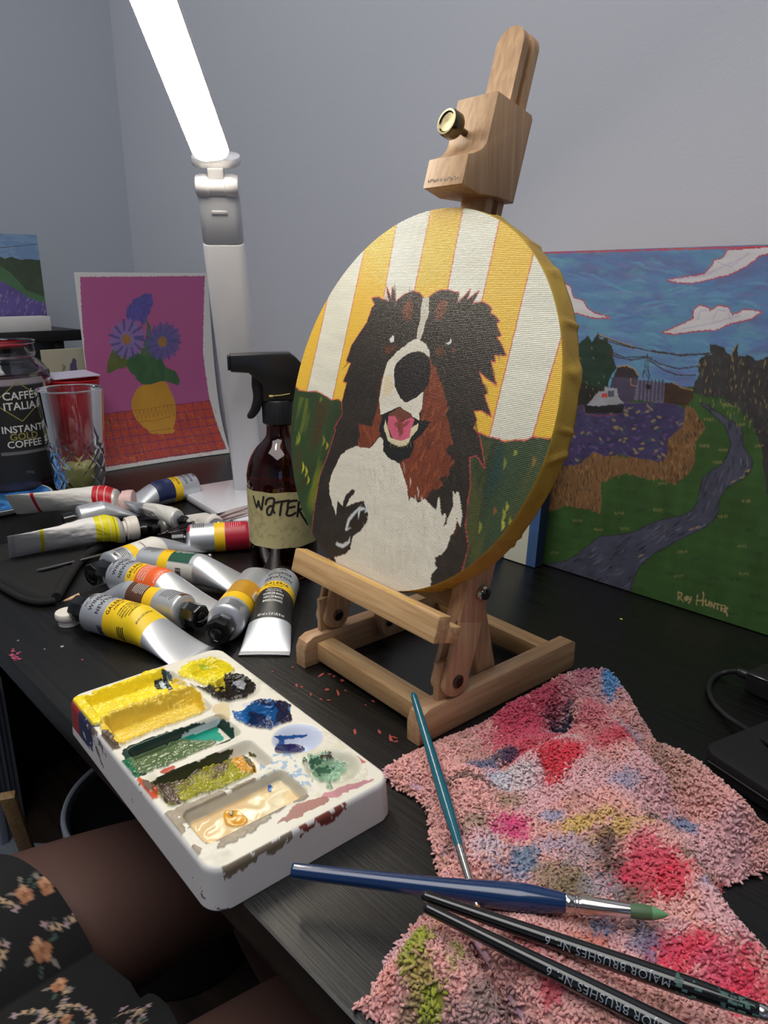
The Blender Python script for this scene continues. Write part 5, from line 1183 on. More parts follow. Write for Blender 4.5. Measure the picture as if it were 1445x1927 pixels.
for k in range(7):
    t = k / 6; P.stroke([(470 + 40 * t, 1128 + 320 * t), (1205 + 90 * t, 1033 + 295 * t)], .0014, (84, 46, 96), .8)
for k in range(15):
    t = k / 14; P.stroke([(470 + 735 * t, 1128 - 95 * t), (515 + 780 * t, 1450 - 125 * t)], .0014, (84, 46, 96), .8)
for k in range(60):
    t, s1 = rs.random(), rs.random(); x, y = 480 + 735 * t + 70 * s1, 1130 - 95 * t + 320 * s1; P.stroke([(x, y), (x + 26, y - 4), (x + 30, y + 20)], .0010, (206, 120, 50), .7)
def vleaf(pts, c): P.poly(pts, c, .3, (120, 60), 5, smooth=True, ragged=.0012)
vleaf([(580, 870), (590, 790), (620, 730), (680, 700), (720, 760), (700, 830), (640, 850)], (86, 96, 44)); vleaf([(700, 830), (730, 760), (800, 750), (880, 760), (930, 830), (1000, 870), (1015, 940), (940, 920), (880, 935), (800, 940), (740, 880)], (56, 92, 56)); vleaf([(780, 760), (815, 640), (800, 560), (840, 640), (845, 760)], (70, 96, 60))
for (cx_, cy_, r_, c_, n_) in ((765, 520, 78, (88, 80, 130), 34), (700, 680, 105, (128, 106, 162), 34), (910, 695, 100, (94, 86, 140), 34)):
    if (cx_, cy_) == (765, 520): P.poly([(690, 560), (700, 510), (740, 470), (800, 440), (830, 450), (845, 490), (815, 560), (800, 610), (760, 580), (700, 580)], (84, 78, 146), .3, (200, 200), 4, ragged=.002)
    else:
        for k in range(n_): a = k * 2 * PI / n_; P.stroke([(cx_, cy_), (cx_ + r_ * .6 * math.cos(a), cy_ + r_ * math.sin(a) * .6), (cx_ + r_ * (1 - .12 * (k % 2)) * math.cos(a + .05), cy_ + r_ * (1 - .12 * (k % 2)) * math.sin(a + .05))], .0048, c_ if k % 3 else (84, 78, 130), .95, taper=False); P.ell((cx_, cy_), .012, .014, c_, 0, 1, .2, .2)
        P.ell((cx_ - 5, cy_), .0085, .0095, (150, 110, 60), 0, 1, .2)
P.poly([(775, 950), (730, 1030), (735, 1110), (770, 1170), (830, 1225), (850, 1240), (980, 1235), (985, 1200), (1000, 1150), (1000, 1060), (970, 980), (930, 920), (850, 935)], (190, 138, 44), .12, (40, 40), 6, smooth=True)
for q in ([(738, 1095), (860, 1080), (995, 1055)], [(745, 1165), (870, 1160), (1000, 1120)], [(840, 1225), (985, 1205)]): P.stroke(q, .0012, (150, 90, 36), .8)
for k in range(10): x = 750 + k * 25; y0 = 1095 - k * 4; P.stroke([(x, y0), (x + 14, y0 + 55), (x + 28, y0 - 3)], .0010, (150, 90, 36), .7)
# paper standing and curling: profile in (away, up)
a0 = np.array([-1.262, .512, 0.0]); e_ = np.array([.02, .2415, 0]); e_ /= np.linalg.norm(e_); wv_ = np.array([-e_[1], e_[0], 0])
tt = gy / PHt; away = .050 * (1 - np.exp(-tt * 5)) + .0; up_ = gy * .997
side_t = gx / PW
away = away + .006 * np.sin(side_t * PI) * (1 - tt) 
V = a0 + np.outer(gx, e_) + np.outer(away, wv_) + np.outer(up_, [0, 0, 1]); V[:, 2] += .0008
V2 = V + wv_ * .0005
F1 = grid_faces(nu_, nv_)
idx = np.arange(nu_ * nv_).reshape(nu_, nv_); lp_ = np.concatenate([idx[:-1, 0], idx[-1, :-1], idx[:0:-1, -1], idx[0, :0:-1]]); n0 = nu_ * nv_
sd_ = np.stack([lp_, np.roll(lp_, -1), np.roll(lp_, -1) + n0, lp_ + n0], -1)
pr_ = mesh_obj('flower_print', np.concatenate([V, V2]), np.concatenate([F1, (F1 + n0)[:, ::-1], sd_[:, ::-1]]), paint_mat('print_paper', .5, bump=(60, .1)), colors=np.concatenate([P.c, np.tile(lin((200, 198, 194)), (n0, 1))]))
tag(pr_, 'curling paper print of purple daisies in a yellow vase on a pink ground', 'print')

# ================================================================== LEFT BACK: shelf, jar, glass, cup ...
m_blk = mat('black_shelf', (22, 22, 24), .4)
sh = empty('desk_riser', 'black raised shelf at the back left holding the lavender canvas', 'shelf', (-1.50, .34, 0))
V, F = box_vf((-1.50, .30, .2265), (.19, .51, .019), .001); mesh_obj('shelf_board', V, F, m_blk, sh, smooth='auto')
V, F = box_vf((-1.50, .515, .1085), (.17, .018, .217), .001); mesh_obj('leg', V, F, m_blk, sh, smooth='auto')
V, F = box_vf((-1.50, .065, .1085), (.17, .018, .217), .001); mesh_obj('leg', V, F, m_blk, sh, smooth='auto')
# small lavender canvas on the shelf
ax0 = -1.46
gx, gy = [a.ravel() for a in np.meshgrid(np.linspace(.32, .516, 260), np.linspace(.2365, .400, 220), indexing='ij')]
def cx_(p): q = Xp(p[0] / 3.0104, 400 + p[1] / 3.0104, ax0); return q[1:]
P = Paint(gx, gy, (110, 140, 176), cx_, wob=.001)
P.put(fbm(gx * 60, gy * 140, 3) > .52, (128, 156, 186), alpha=.6)
P.poly([(-400, 300), (-100, 270), (0, 250), (30, 262), (60, 250), (120, 268), (160, 262), (215, 268), (300, 262), (300, 700), (-400, 700)], (60, 76, 56), .3)
P.poly([(-400, 260), (0, 300), (60, 340), (150, 440), (260, 480), (300, 500), (300, 700), (-400, 700)], (74, 110, 76), .2)
P.poly([(-400, 300), (0, 385), (80, 430), (180, 490), (260, 515), (300, 520), (300, 700), (-400, 700)], (94, 80, 142), .2)
for k in range(60): x, y = rs.uniform(-100, 260), rs.uniform(420, 600); P.stroke([(x, y), (x - 8, y + 16)], .0009, (176, 168, 190), .6) if y > 400 + (x + 50) * .35 else None
P.stroke([(-100, 205), (0, 200), (100, 190), (210, 178)], .0012, (70, 62, 66), .9)
lv = empty('lavender_canvas', 'small canvas of hills and a lavender field on the black shelf', 'painting', (ax0, .418, .236))
mesh_obj('painted_face', np.c_[np.full(len(gx), ax0), gx, gy], grid_faces(260, 220), paint_mat('lav_paint', .55, weave=(260, .2)), lv, colors=P.c)
V, F = box_vf((ax0 - .0083, .418, .31825), (.016, .196, .1635), .0005); mesh_obj('canvas_edge', V, F, mat('canvas_side', (150, 158, 170), .7), lv, smooth=False)
V, F = box_vf((-1.430, .400, .2485), (.045, .205, .025), .001); tag(mesh_obj('white_box', V, F, mat('white_card', (206, 204, 200), .6), smooth='auto'), 'flat white box lying on the black shelf before the lavender canvas', 'box')
# cream card with a painted sprig
gx, gy = [a.ravel() for a in np.meshgrid(np.linspace(.470, .560, 120), np.linspace(0, .205, 200), indexing='ij')]
xc_ = -1.385
def cy2(p): q = Xp(p[0] / 4.283, 560 + p[1] / 4.283, xc_); return q[1:]
P = Paint(gx, gy, (186, 180, 156), cy2, wob=.001)
P.stroke([(505, 600), (515, 560), (505, 540)], .0015, (84, 110, 60), 1); P.stroke([(520, 590), (525, 545)], .0012, (84, 110, 60), 1); P.poly([(560, 600), (565, 540), (590, 490), (612, 500), (620, 600)], (90, 80, 120), .3, ragged=.002)
V = np.c_[np.full(len(gx), xc_), gx, gy]; F1 = grid_faces(120, 200); n0 = len(V); V2 = V - np.array([.002, 0, 0])
idx = np.arange(n0).reshape(120, 200); lp_ = np.concatenate([idx[:-1, 0], idx[-1, :-1], idx[:0:-1, -1], idx[0, :0:-1]])
cc_ = mesh_obj('sprig_card', np.concatenate([V, V2]), np.concatenate([F1, (F1 + n0)[:, ::-1], np.stack([lp_, np.roll(lp_, -1), np.roll(lp_, -1) + n0, lp_ + n0], -1)[:, ::-1]]), paint_mat('card_paint', .6), colors=np.concatenate([P.c, np.tile(lin((180, 176, 160)), (n0, 1))]))
tag(cc_, 'cream card with a purple sprig standing between the coffee jar and the print', 'card')

# coffee jar
JC = np.array([-1.275, .366, 0])
jar = empty('coffee_jar', 'glass instant coffee jar with black label and no lid at the far left', 'jar', JC)
JR = .073
prof = [(.001, .004), (.055, .002), (.066, .004), (.0700, .012), (.0705, .03), (.0705, .172), (.069, .184), (.064, .194), (.056, .203), (.052, .208), (.054, .212), (.0535, .2275), (.0555, .229), (.0555, .2325)]
k_ = JR / .0705; prof = [(r * k_, z) for r, z in prof]
inner = [(max(r - .003, .0008), z + (.004 if z < .01 else -.001 if z > .23 else 0)) for r, z in prof][::-1]
V, F = lathe_vf(smoothpts(prof, 3).tolist() + inner, 72, False); m_clear = glass_mat('clear_glass', (236, 238, 240), 0.0, 1.47); mesh_obj('glass_body', V + JC, F, m_clear, jar)
V, F = lathe_vf([(.001, .007), (JR - .005, .008), (JR - .0036, .014), (JR - .0036, .130), (.001, .128)], 48, False); mesh_obj('jar_content', V + JC, F, mat('pink_brown_content', (92, 58, 70), .6, var=.2), jar)
V, F = lathe_vf([(.0535 * k_ - .0036, .2235), (.0535 * k_ - .0033, .2235), (.0535 * k_ - .0033, .2300), (.0535 * k_ - .0036, .2300)], 48, False); mesh_obj('red_smear', V + JC, F, mat('red_paint_smear', (170, 34, 44), .5), jar)
aj = math.atan2(-JC[1], -JC[0]) + .30
ta = np.linspace(aj - .62, aj + .62, 70); tz = np.linspace(.022, .180, 60); TA, TZ = np.meshgrid(ta, tz, indexing='ij'); RJ = JR + .0005
xx, yy = (TA.ravel() - aj) * RJ, TZ.ravel(); Pj = Paint(xx, yy, (30, 30, 30), wob=0); Pj.put(yy > .171, (150, 140, 146)); nrw = 1 - .10 * np.exp(-((yy - .12) / .02) ** 2)
V = np.stack([RJ * np.cos(aj + (TA - aj) * nrw.reshape(TA.shape)), RJ * np.sin(aj + (TA - aj) * nrw.reshape(TA.shape)), TZ], -1).reshape(-1, 3)
mesh_obj('label', V + JC, grid_faces(70, 60), paint_mat('jar_label', .5), jar, colors=Pj.c)
def jar_text(s_, z_, size, m, off=0.0):
    tv, tf = text_vf(s_, size, bold=.015); a = aj + (tv[:, 0] + off) / RJ; R_ = RJ + .0004
    mesh_obj('lettering', np.c_[R_ * np.cos(a), R_ * np.sin(a), tv[:, 1] + z_] + JC, tf, m, jar, smooth=False)
mw_, mg_ = mat('label_white', (214, 212, 206), .5), mat('label_gold', (150, 142, 66), .5)
for s_, z_, sz, m in (('CAFFÉ', .1545, .0165, mw_), ('ITALIA', .139, .0165, mw_), ('INSTANT', .1040, .0150, mw_), ('GOLD', .0925, .0150, mg_), ('COFFEE', .0810, .0150, mw_), ('190g', .036, .007, mat('label_grey', (90, 90, 88), .5))): jar_text(s_, z_, sz, m)
b = MB()
dm = [(0, .176), (.036, .146), (0, .116), (-.036, .146), (0, .176)]
for k in range(4):
    p0, p1 = np.array(dm[k]), np.array(dm[k + 1]); n1 = np.array([-(p1 - p0)[1], (p1 - p0)[0]]); n1 = n1 / np.linalg.norm(n1) * .0007
    for j in range(8):
        q0, q1 = p0 + (p1 - p0) * j / 8, p0 + (p1 - p0) * (j + 1) / 8
        b.add([((RJ + .0003) * math.cos(aj + q[0] / RJ), (RJ + .0003) * math.sin(aj + q[0] / RJ), q[1]) for q in (q0 - n1, q1 - n1, q1 + n1, q0 + n1)], [(0, 1, 2, 3)])
T = np.eye(4); T[:3, 3] = JC; b.build('gold_diamond', mg_, jar, T, False)
b = MB(); 
for j in range(24):
    x0_ = -.036 + j * .003; b.add([((RJ + .0003) * math.cos(aj + q / RJ), (RJ + .0003) * math.sin(aj + q / RJ), z_) for q, z_ in ((x0_, .0655), (x0_ + .003, .0655), (x0_ + .003, .0705), (x0_, .0705))], [(0, 1, 2, 3)])
b.build('grey_strip', mat('strip_grey', (104, 104, 106), .5), jar, T, False)

# cut-glass tumbler
GC = np.array([-1.150, .4245, 0]); GH = .166
gl = empty('cut_glass', 'tall cut-glass tumbler with a little cloudy yellow water', 'glass', GC)
na_, nz_ = 160, 110
zz_ = np.linspace(0, GH, nz_); aa_ = np.arange(na_) * 2 * PI / na_
Rg = lambda z: .0345 + (.0485 - .0345) * (z / GH) ** .9
def outr(z, a):
    m = np.clip((z - .010) / .006, 0, 1) * np.clip((.094 - z - .012 * np.abs(np.sin(a * 5))) / .008, 0, 1)
    u = a * 10 / (2 * PI); v = z / .030
    g1 = np.abs(((u + v) % 1) - .5); g2 = np.abs(((u - v) % 1) - .5); g3 = np.abs(((2 * u) % 1) - .5) * .5 + .22
    gr = np.minimum(np.minimum(g1, g2), g3)
    return Rg(z) + .0016 * m * (np.clip(gr / .14, 0, 1) - .6) + .0002
VV = []
VV.append(np.zeros((na_, 3)) + np.c_[.001 * np.cos(aa_), .001 * np.sin(aa_), np.full(na_, .0005)])
for z in zz_: r = outr(np.full(na_, z), aa_); VV.append(np.c_[r * np.cos(aa_), r * np.sin(aa_), np.full(na_, z)])
for z, dr in ((GH + .0006, .0006), (GH + .0006, .0014)): r = Rg(GH) - dr; VV.append(np.c_[r * np.cos(aa_), r * np.sin(aa_), np.full(na_, z)])
for z in np.linspace(GH - .001, .013, 30): r = Rg(z) - .0024 - (.0012 if z < .1 else 0); VV.append(np.c_[r * np.cos(aa_), r * np.sin(aa_), np.full(na_, z)])
VV.append(np.c_[.001 * np.cos(aa_), .001 * np.sin(aa_), np.full(na_, .0115)])
V = np.concatenate(VV) + GC; mesh_obj('tumbler', V, grid_faces(len(VV), na_, True), m_clear, gl)
V, F = lathe_vf([(.001, .0125), (Rg(.013) - .0042, .0135), (Rg(.048) - .0042, .046), (.001, .046)], 48, False)
m_cl, nt, b_ = new_mat('cloudy_water'); b_.inputs['Base Color'].default_value = L4((214, 212, 130)); b_.inputs['Roughness'].default_value = .25; b_.inputs['Transmission Weight'].default_value = .12; b_.inputs['IOR'].default_value = 1.33
tc = nt.nodes.new('ShaderNodeTexCoord'); n = nt.nodes.new('ShaderNodeTexNoise'); n.inputs['Scale'].default_value = 40; nt.links.new(tc.outputs['Object'], n.inputs['Vector']); bp = nt.nodes.new('ShaderNodeBump'); bp.inputs['Strength'].default_value = .1; nt.links.new(n.outputs['Fac'], bp.inputs['Height']); nt.links.new(bp.outputs[0], b_.inputs['Normal'])
mesh_obj('murky_water', V + GC, F, m_cl, gl)
# red cup behind the glass, white card laid over it
UC = np.array([-1.262, .475, 0])
V, F = lathe_vf([(.001, 0), (.020, 0), (.0215, .003), (.024, .03), (.026, .080), (.035, .13), (.041, .164), (.0425, .166), (.0405, .1655), (.0335, .129), (.024, .08), (.021, .01), (.001, .009)], 40, False)
tag(mesh_obj('red_cup', V + UC, F, mat('red_plastic', (214, 36, 46), .3, var=.05)), 'red tapering plastic cup standing behind the cut-glass tumbler', 'cup')
V, F = prism_vf(rrect(.055, .080, .002, 2), 0, .0012, 0); Mc = rotz(.10, UC + np.array([-.012, .0, .1675])); Mc[:3, :3] = Mc[:3, :3] @ np.array([[math.cos(.09), 0, math.sin(.09)], [0, 1, 0], [-math.sin(.09), 0, math.cos(.09)]]); Mc[2, 3] += .0035
cd_ = mesh_obj('small_card', V, F, mat('lilac_card', (196, 188, 206), .6), None, Mc, False); tag(cd_, 'small lilac-white card laid over the red cup', 'card')

# painted dish
DC = np.array([-1.185, .300, 0])
V, F = lathe_vf([(.001, .002), (.075, .001), (.079, .002), (.088, .010), (.0885, .0112), (.087, .0112), (.078, .0045), (.001, .004)], 64, False)
th = np.arctan2(V[:, 1], V[:, 0]); r_ = np.hypot(V[:, 0], V[:, 1])
dsh = empty('paint_dish', 'round saucer covered in blue and red paint at the left edge', 'dish', DC)
mesh_obj('saucer', V + DC, F, mat('dish_white', (200, 200, 196), .3), dsh)
gr, ga = 60, 140
rr_, ta_ = np.meshgrid(np.linspace(.0005, .0845, gr), np.arange(ga) * 2 * PI / ga, indexing='ij'); gx = (rr_ * np.cos(ta_)).ravel(); gy = (rr_ * np.sin(ta_)).ravel(); rf = rr_.ravel()
P = Paint(gx, gy, (52, 116, 184), wob=.002); f_ = fbm(gx * 45, gy * 45, 5, 4); P.put(f_ > .55, (88, 150, 206), alpha=.8); P.put(f_ < .40, (30, 74, 130), alpha=.8)
P.ell((.02, -.035), .05, .030, (96, 44, 34), .3, 1, .3, .3, raw=True, rag=.3); P.ell((.045, -.05), .028, .016, (196, 50, 40), .3, 1, .2, .2, raw=True, rag=.4); P.ell((.0, .02), .02, .008, (40, 96, 110), .3, .7, .2, .3, raw=True, rag=.3)
zf = .0058 + np.clip((rf - .074) / .012, 0, 1) * .0060 + .0008 * f_
mesh_obj('dried_paint', np.c_[gx, gy, zf] + DC, grid_faces(gr, ga, True), paint_mat('dish_paint', .4, bump=(300, .4)), dsh, colors=P.c)

# ================================================================== BLACK PENCIL CASE, RODS, PENCIL, CAPS
outl = smoothpts([Zp(*p)[:2] for p in [(-40, 1085), (0, 1106), (40, 1130), (75, 1140), (108, 1135), (128, 1100), (150, 1066), (180, 1040), (230, 1018), (290, 1004), (335, 1000), (345, 1012), (300, 1024), (345, 1060), (200, 1075), (330, 990), (200, 1000), (60, 1040), (-60, 1050)][:12]] + [Zp(*p)[:2] for p in [(360, 985), (250, 985), (100, 1010), (-60, 1050)]], 6, True)
x0_, y0_ = outl.min(0) - .002; x1_, y1_ = outl.max(0) + .002; stp = .0022
GX, GY = np.meshgrid(np.arange(x0_, x1_, stp), np.arange(y0_, y1_, stp), indexing='ij')
ins = inpoly(GX.ravel(), GY.ravel(), outl).reshape(GX.shape); dE = segdist(GX.ravel(), GY.ravel(), outl, True)[0].reshape(GX.shape)
HZ = .0006 + .0042 * ss(dE / .006) + .0018 * fbm(GX * 30, GY * 30, 4) * ss(dE / .01) + .0014 * np.exp(-((dE - .010) / .004) ** 2)
def masked_grid(GX, GY, HZ, ins):
    n1, n2 = GX.shape; id_ = -np.ones(GX.shape, int); cell = ins[:-1, :-1] & ins[1:, :-1] & ins[1:, 1:] & ins[:-1, 1:]
    use = np.zeros_like(ins); use[:-1, :-1] |= cell; use[1:, :-1] |= cell; use[1:, 1:] |= cell; use[:-1, 1:] |= cell
    id_[use] = np.arange(use.sum()); V = np.c_[GX[use], GY[use], HZ[use]]
    F = np.stack([id_[:-1, :-1], id_[1:, :-1], id_[1:, 1:], id_[:-1, 1:]], -1)[cell]; return V, F, use
V, F, _ = masked_grid(GX, GY, HZ, ins)
pc_ = empty('pencil_case', 'flat black fabric pencil roll under the paint tubes at left', 'pencil case', (V[:, 0].mean(), V[:, 1].mean(), 0))
mesh_obj('fabric', V, F, mat('black_canvas', (15, 15, 16), .9, bump=(1500, .6), var=.1), pc_)
b = MB(); b.tube([np.append(p, .0045) for p in smoothpts([Zp(*p)[:2] for p in [(-40, 1088), (0, 1110), (40, 1132), (75, 1141), (105, 1138)]], 5)], .0036, 10); b.tube([np.append(p, .0055) for p in smoothpts([Zp(*p)[:2] for p in [(108, 1133), (128, 1098), (150, 1066), (180, 1042), (230, 1019), (290, 1004), (340, 1003)]], 5)], .0052, 10)
b.build('piped_edge', mat('black_binding', (12, 12, 13), .85, bump=(900, .8)), pc_)
V, F = box_vf((0, 0, 0), (.001, .001, .001)); 
# metal palette knife / rule
m_steel = mat('brushed_steel', (180, 180, 182), .3, 1.0)
A, Bq = Zp(68, 1074, .0085), Zp(250, 1030, .0085); M = frame(A, Bq - A, z=(0, 0, 1)); Lr = np.linalg.norm(Bq - A)
V, F = prism_vf([(0, 0), (.006, -.003), (Lr, -.003), (Lr, .003), (.004, .003)], 0, .0012, .0003); tag(mesh_obj('steel_ruler', V, F, m_steel, None, M, 'auto'), 'narrow steel blade lying on the black pencil roll', 'ruler')
A, Bq = Zp(392, 1048, .009), Zp(300, 1078, .009)
V, F = tube_vf([A, A + (Bq - A) * .03, Bq], [.0030, .0034, .0034], 14); rd = empty('dark_pen', 'dark thin pen with silver end poking out behind the green tube', 'pen', A); mesh_obj('barrel', V, F, mat('pen_dark', (40, 38, 38), .3), rd)
V, F = tube_vf([A + (A - Bq) * .06, A], [.0032, .0035], 14); mesh_obj('pen_end', V, F, m_steel, rd)
# pencil
A, Bq = Zp(114, 1133, .0105), Zp(205, 1104, .0125); dv = (Bq - A) / np.linalg.norm(Bq - A)
pn = empty('pencil', 'black sharpened pencil pointing left from beneath the yellow tube', 'pencil', A)
V, F = tube_vf([A + dv * .019, A + dv * .150], .0037, 6); mesh_obj('barrel', V, F, mat('pencil_black', (20, 20, 22), .25, coat=.4), pn, smooth='auto')
V, F = tube_vf([A + dv * .003, A + dv * .0192], [.0008, .0034], 16); mesh_obj('sharpened_wood', V, F, mat('cedar', (206, 170, 130), .6), pn)
V, F = tube_vf([A, A + dv * .0035], [.0002, .0009], 10); mesh_obj('lead', V, F, mat('graphite', (40, 40, 42), .3), pn)
# loose white cap
q = Zp(122, 1180) + np.array([-.004, .006, 0]); T = np.eye(4); T[:3, 3] = q
b = MB(); b.lathe([(.008, 0), (.0098, .0005), (.0100, .007), (.0118, .0075), (.0122, .0085), (.0122, .0125), (.0115, .0135), (.006, .0138), (.0001, .0138)], 36, T)
tag(b.build('screw_cap', m_whitecap), 'loose white screw cap lying by the front yellow tube', 'bottle cap')
# clear acrylic-handled brushes
for k, (a_, b_2, lb_) in enumerate([((480, 950), (298, 1006), 'clear plastic brush handle running from the bottle to the small tubes'), ((470, 962), (318, 1002), 'second clear brush handle lying under the first behind the crimson tube')]):
    A, Bq = Zp(*a_, .024 - .006 * k), Zp(*b_2, .020 - .006 * k); P_ = [A + (Bq - A) * t for t in np.linspace(0, 1, 9)]
    V, F = tube_vf(P_, [.0022, .003, .0034, .0036, .0037, .0038, .0037, .003, .0018], 14); tag(mesh_obj('clear_handle', V, F, glass_mat('acrylic', (206, 190, 186), .06, 1.35)), lb_, 'paint brush', 'clear handled brushes')

# ================================================================== PAINTY TOWEL
def q3(p): return (640 + p[0] / 1.795, 1260 + p[1] / 1.795)
TO = [(125, 310), (150, 285), (215, 240), (330, 190), (420, 155), (510, 130), (600, 95), (700, 50), (770, 35), (850, 40), (940, 65), (1000, 105), (1040, 150), (1080, 220), (1180, 300), (1300, 380), (1380, 430), (1445, 470), (1580, 545), (1560, 600), (1445, 605), (1390, 630), (1320, 655), (1290, 675), (1312, 730), (1345, 785), (1400, 850), (1445, 890), (1640, 1010), (1700, 1500),
      (900, 1500), (40, 1200), (100, 1080), (180, 930), (230, 872), (270, 825), (305, 790), (330, 690), (335, 650), (310, 570), (300, 480), (270, 420), (200, 385), (150, 345)]
def tz_(i): return .016 if i < 28 else .006
tout = np.array([Zp(*q3(p), tz_(i))[:2] for i, p in enumerate(TO)])
tout[:, 1] = np.maximum(tout[:, 1], DY + .006)
tout = smoothpts(tout, 3, True); tout[:, 1] = np.maximum(tout[:, 1], DY + .005)
x0_, y0_ = tout.min(0) - .002; x1_, y1_ = tout.max(0) + .002; x1_ = min(x1_, .06); stp = .0014
GX, GY = np.meshgrid(np.arange(x0_, x1_, stp), np.arange(y0_, y1_, stp), indexing='ij')
def W3(*p): return Zp(*q3(p), .018)[:2]
def ridge_h(x, y, pts, hgt, wd): return 1.7 * hgt * np.exp(-(segdist(x, y, smoothpts([W3(*p) for p in pts], 5))[0] / wd) ** 2)
def towel_h(x, y):
    d = segdist(x, y, tout, True)[0]
    h = .006 * (1 - np.exp(-d / .004))
    e = ss(d / .022)
    h = h + e * (.005 + .007 * fbm(x * 14, y * 14, 31, 2))
    h = h + np.maximum(.3, e) * (ridge_h(x, y, [(560, 130), (700, 80), (780, 60), (860, 80)], .012, .016) + ridge_h(x, y, [(940, 80), (1060, 230), (1200, 400), (1350, 540)], .011, .012))
    h = h + e * (ridge_h(x, y, [(820, 190), (900, 240), (960, 340), (1040, 430)], .014, .014) + ridge_h(x, y, [(640, 320), (760, 290), (860, 420), (1000, 560), (1150, 700), (1300, 900)], .010, .020) + ridge_h(x, y, [(420, 380), (430, 520), (470, 660)], .006, .015)
                 + ridge_h(x, y, [(250, 950), (330, 1100), (420, 1250)], .009, .016) + ridge_h(x, y, [(640, 980), (800, 1130), (950, 1250)], .010, .02))
    h = h - e * (ridge_h(x, y, [(745, 140), (740, 175), (760, 195)], .016, .007) + ridge_h(x, y, [(1010, 200), (1060, 320), (1200, 480)], .006, .007) + ridge_h(x, y, [(455, 905), (520, 1020), (600, 1150), (660, 1260)], .011, .0045) + ridge_h(x, y, [(560, 330), (640, 300), (740, 250)], .005, .006))
    return np.maximum(h, .0012) * (d > 0)
xf, yf = GX.ravel(), GY.ravel()
ins = inpoly(xf, yf, tout)
HZ = np.zeros(len(xf)); HZ[ins] = towel_h(xf[ins], yf[ins]); HZ = HZ.reshape(GX.shape); ins = ins.reshape(GX.shape)
V1, F1, use = masked_grid(GX, GY, HZ, ins)
# underside just above the desk
V2 = V1.copy(); V2[:, 2] = .0006
